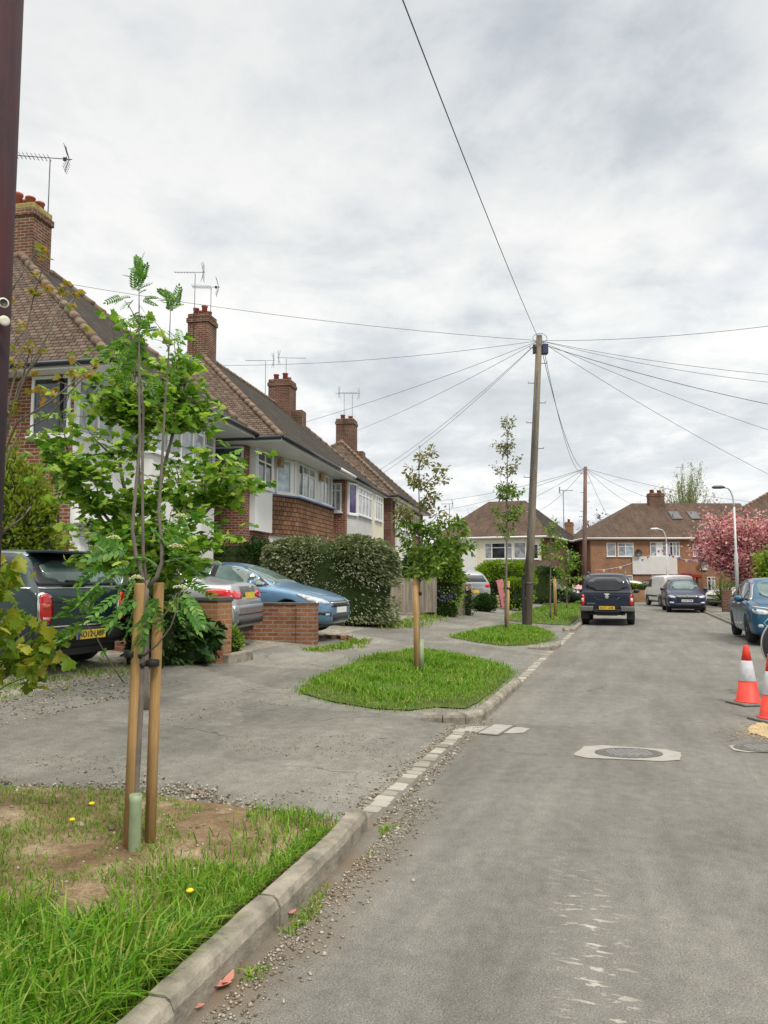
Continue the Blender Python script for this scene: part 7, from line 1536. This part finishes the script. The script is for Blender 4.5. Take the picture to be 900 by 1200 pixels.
lv = leaves('ivy', P, D, .07, OVATE, M['leaf_dark'], None, .3, .3); lv.parent = t
g0, g1 = G(556, 707), G(581, 707); fence('slatted_fence', 'low pale fence of horizontal slats behind the small shrub', (g0.x, g0.y), (g1.x, g1.y), at(570, 688, g0.y).z-g0.z, horiz=True)
q = G(585, 710); wallpx('brick_pier', 'short brick pier with a tan ornament at its foot, beside the pink panel', (q.x-.3, q.y+.1, 0), (q.x+.45, q.y+.15, 0), at(585, 687, q.y).z-q.z, .3, cat='gate pier')
b = MB(); 
for k in range(4): b.box(-.13+.02*k, .13-.02*k, -.1, .1, k*.14, k*.14+.12)
o = b.build('stone_ornament', M['sand'], None, bevel=.02); o.location = G(583, 711); tag(o, 'small tiered tan ornament standing at the foot of the brick pier', 'ornament')
q = G(592, 712); b = MB(); b.box(-.16, .16, -.03, .03, 0, at(592, 680, q.y).z-q.z+.05, Matrix.Rotation(R(-11), 4, 'Y')); o = b.build('pink_panel', plain('faded_pink_plastic', (.6, .22, .24), .5, var=.15), None, bevel=.02); o.location = q; tag(o, 'faded pink panel leaning against the brick pier', 'panel')
q = G(605, 700); wallpx('garden_wall', 'low dark brick wall behind the lime hedge near the tall pole', (q.x-.8, q.y+.6, 0), (q.x+1.6, q.y+.6, 0), .75, .22)
# far low walls and hedges at the end of the road
q0, q1 = at(740, 708, 55), at(766, 708, 55); wallpx('garden_wall', 'low tan brick wall at the road end between the pickup and the white van', (q0.x, 55, 0), (q1.x, 55, 0), .85, .22, 'brick_pier'); bush('clipped_hedge', 'straw coloured low hedge on top of the tan wall at the end of the road', 'hedge', ((q0.x+q1.x)/2, 55.6, .95), (.95, .4, .35), 1500, 'leaf_olive', .12, OVATE, None, 44, box=1)
q0, q1 = at(820, 705, 45), at(846, 705, 44); wallpx('garden_wall', 'low grey wall right of the dark blue estate car', (q0.x, 45, 0), (q1.x, 44, 0), at(830, 692, 45).z-.12, .22, 'brick_dark')
q = at(847, 722, 35.5); wallpx('brick_pier', 'brown brick pier on the right pavement beside the tall lamp post', (q.x-.0, 35.5, 0), (q.x+.38, 35.4, 0), at(850, 691, 34.5).z-.12, .4, 'brick_dark', cat='gate pier')
q0, q1 = at(618, 704, 62), at(700, 704, 66); wallpx('garden_wall', 'long low dark brick wall behind the black saloon', (q0.x, 62, 0), (q1.x+4, 66, 0), .8, .2, 'brick_dark')
# small posts with a draped cloth
t = thing('rail_barrier', 'low timber posts with faded red and white cloth over the rail, left of the pickup', 'barrier', (at(680, 705, 52).x-.4, 52, .1)); 
MB().box(0, .1, 0, .1, 0, 1.15).build('post', M['fence'], t); MB().box(.7, .8, 0, .1, 0, 1.15).build('post', M['fence'], t); MB().box(1.5, 1.6, 0, .1, 0, 1.15).build('post', M['fence'], t)
b = MB(); n = 14
V = [(x/n*1.9-.1, y_, 1.2-.12*abs(math.sin(x*1.1))-.3*abs(k)) for x in range(n+1) for k, y_ in ((1, -.06), (0, .05), (1, .16))]; b.add(V, [(i*3+j, i*3+3+j, i*3+4+j, i*3+1+j) for i in range(n) for j in range(2)]); b.build('cloth', plain('faded_bunting_cloth', (.5, .3, .32), .8, var=.5, nscale=3), t, True)
# bunting on the terrace
bc = [plain('bunting_red', (.5, .06, .07), .8), plain('bunting_white', (.7, .7, .72), .8), plain('bunting_blue', (.08, .1, .4), .8)]
for (a_, c_, lab) in [((698, 668), (775, 643), 'string of red white and blue bunting across the left half of the orange terrace'), ((775, 643), (822, 655), 'string of bunting from the lamp to the red canopy on the orange terrace')]:
    p0, p1 = at(*a_, 62), at(*c_, 62); t = thing('bunting', lab, 'bunting', p0, 0); n = 12; b = MB(); pts = [(p1-p0)*(i/n)-Z*.8*4*.25*(4*(i/n)*(1-i/n))*.5 for i in range(n+1)]; b.tube(pts, .012, 4); b.build('cord', M['cone_white'], t)
    for i in range(n): p = pts[i].lerp(pts[i+1], .5); MB().add([p+Vector((-.12, 0, 0)), p+Vector((.12, 0, 0)), p+Vector((0, .02, -.22)), p+Vector((-.12, .012, 0)), p+Vector((.12, .012, 0)), p+Vector((0, .032, -.22))], [(0, 2, 1), (3, 4, 5), (0, 1, 4, 3), (1, 2, 5, 4), (2, 0, 3, 5)]).build('flag', bc[i % 3], t)
# ------------------------------------------------------------------ traffic cones and folded sign
def cone(label, p, h=.75):
    t = thing('traffic_cone', label, 'traffic cone', p, R(12), 'traffic cones at the right kerb'); r0, r1 = .145, .032
    def rr(z): return r0+(r1-r0)*((z-.05)/(h-.05))
    b = MB(); b.box(-.2, .2, -.2, .2, 0, .035); b.build('base', M['cone_base'], t, bevel=.015)
    MB().lathe([(.175, .036), (.16, .05), (rr(.06), .062), (rr(h*.42), h*.42)], n=36).build('lower_body', M['cone_red'], t, True)
    MB().lathe([(rr(h*.4)+.003, h*.4), (rr(h*.4)+.004, h*.402), (rr(h*.74)+.004, h*.738), (rr(h*.74)+.002, h*.742)], n=36).build('reflective_sleeve', M['cone_white'], t, True)
    MB().lathe([(rr(h*.73), h*.73), (rr(h*.95), h*.95), (r1+.004, h*.955), (r1+.003, h), (r1-.01, h), (r1-.012, h*.97)], n=30).build('tip', M['cone_red'], t, True)
cone('orange and white traffic cone standing fully in view before the teal blue car', gz(879, 826, 0)+Vector((0, .05, 0)))
cone('orange and white traffic cone cut by the right picture edge, nearer of the two', gz(909, 846, 0)+Vector((0, .05, 0)))
q = gz(946, 826, 0); t = thing('folded_road_sign', 'black backed round road sign on its folding stand behind the nearer cone', 'road sign', (q.x, q.y+.45, 0), R(-8))
MB().lathe([(.36, 0), (.375, .008), (.375, .02), (.36, .028), (.01, .028)], (0.06, 0, .72), 'y', 40).build('sign_plate', M['black'], t, True)
MB().lathe([(.376, .004), (.384, .006), (.384, .022), (.376, .024)], (0.06, 0, .72), 'y', 40).build('plate_rim', M['metal'], t, True)
b = MB(); b.add([(-.3, -.02, 0), (.42, -.02, 0), (.3, 0, .62), (-.02, 0, .62), (-.3, .02, 0), (.42, .02, 0), (.3, .03, .62), (-.02, .03, .62)], [(0, 1, 2, 3), (7, 6, 5, 4), (0, 4, 5, 1), (1, 5, 6, 2), (3, 2, 6, 7), (0, 3, 7, 4)]); b.build('stand', plain('dark_purple_sheet', (.03, .02, .07), .5), t)
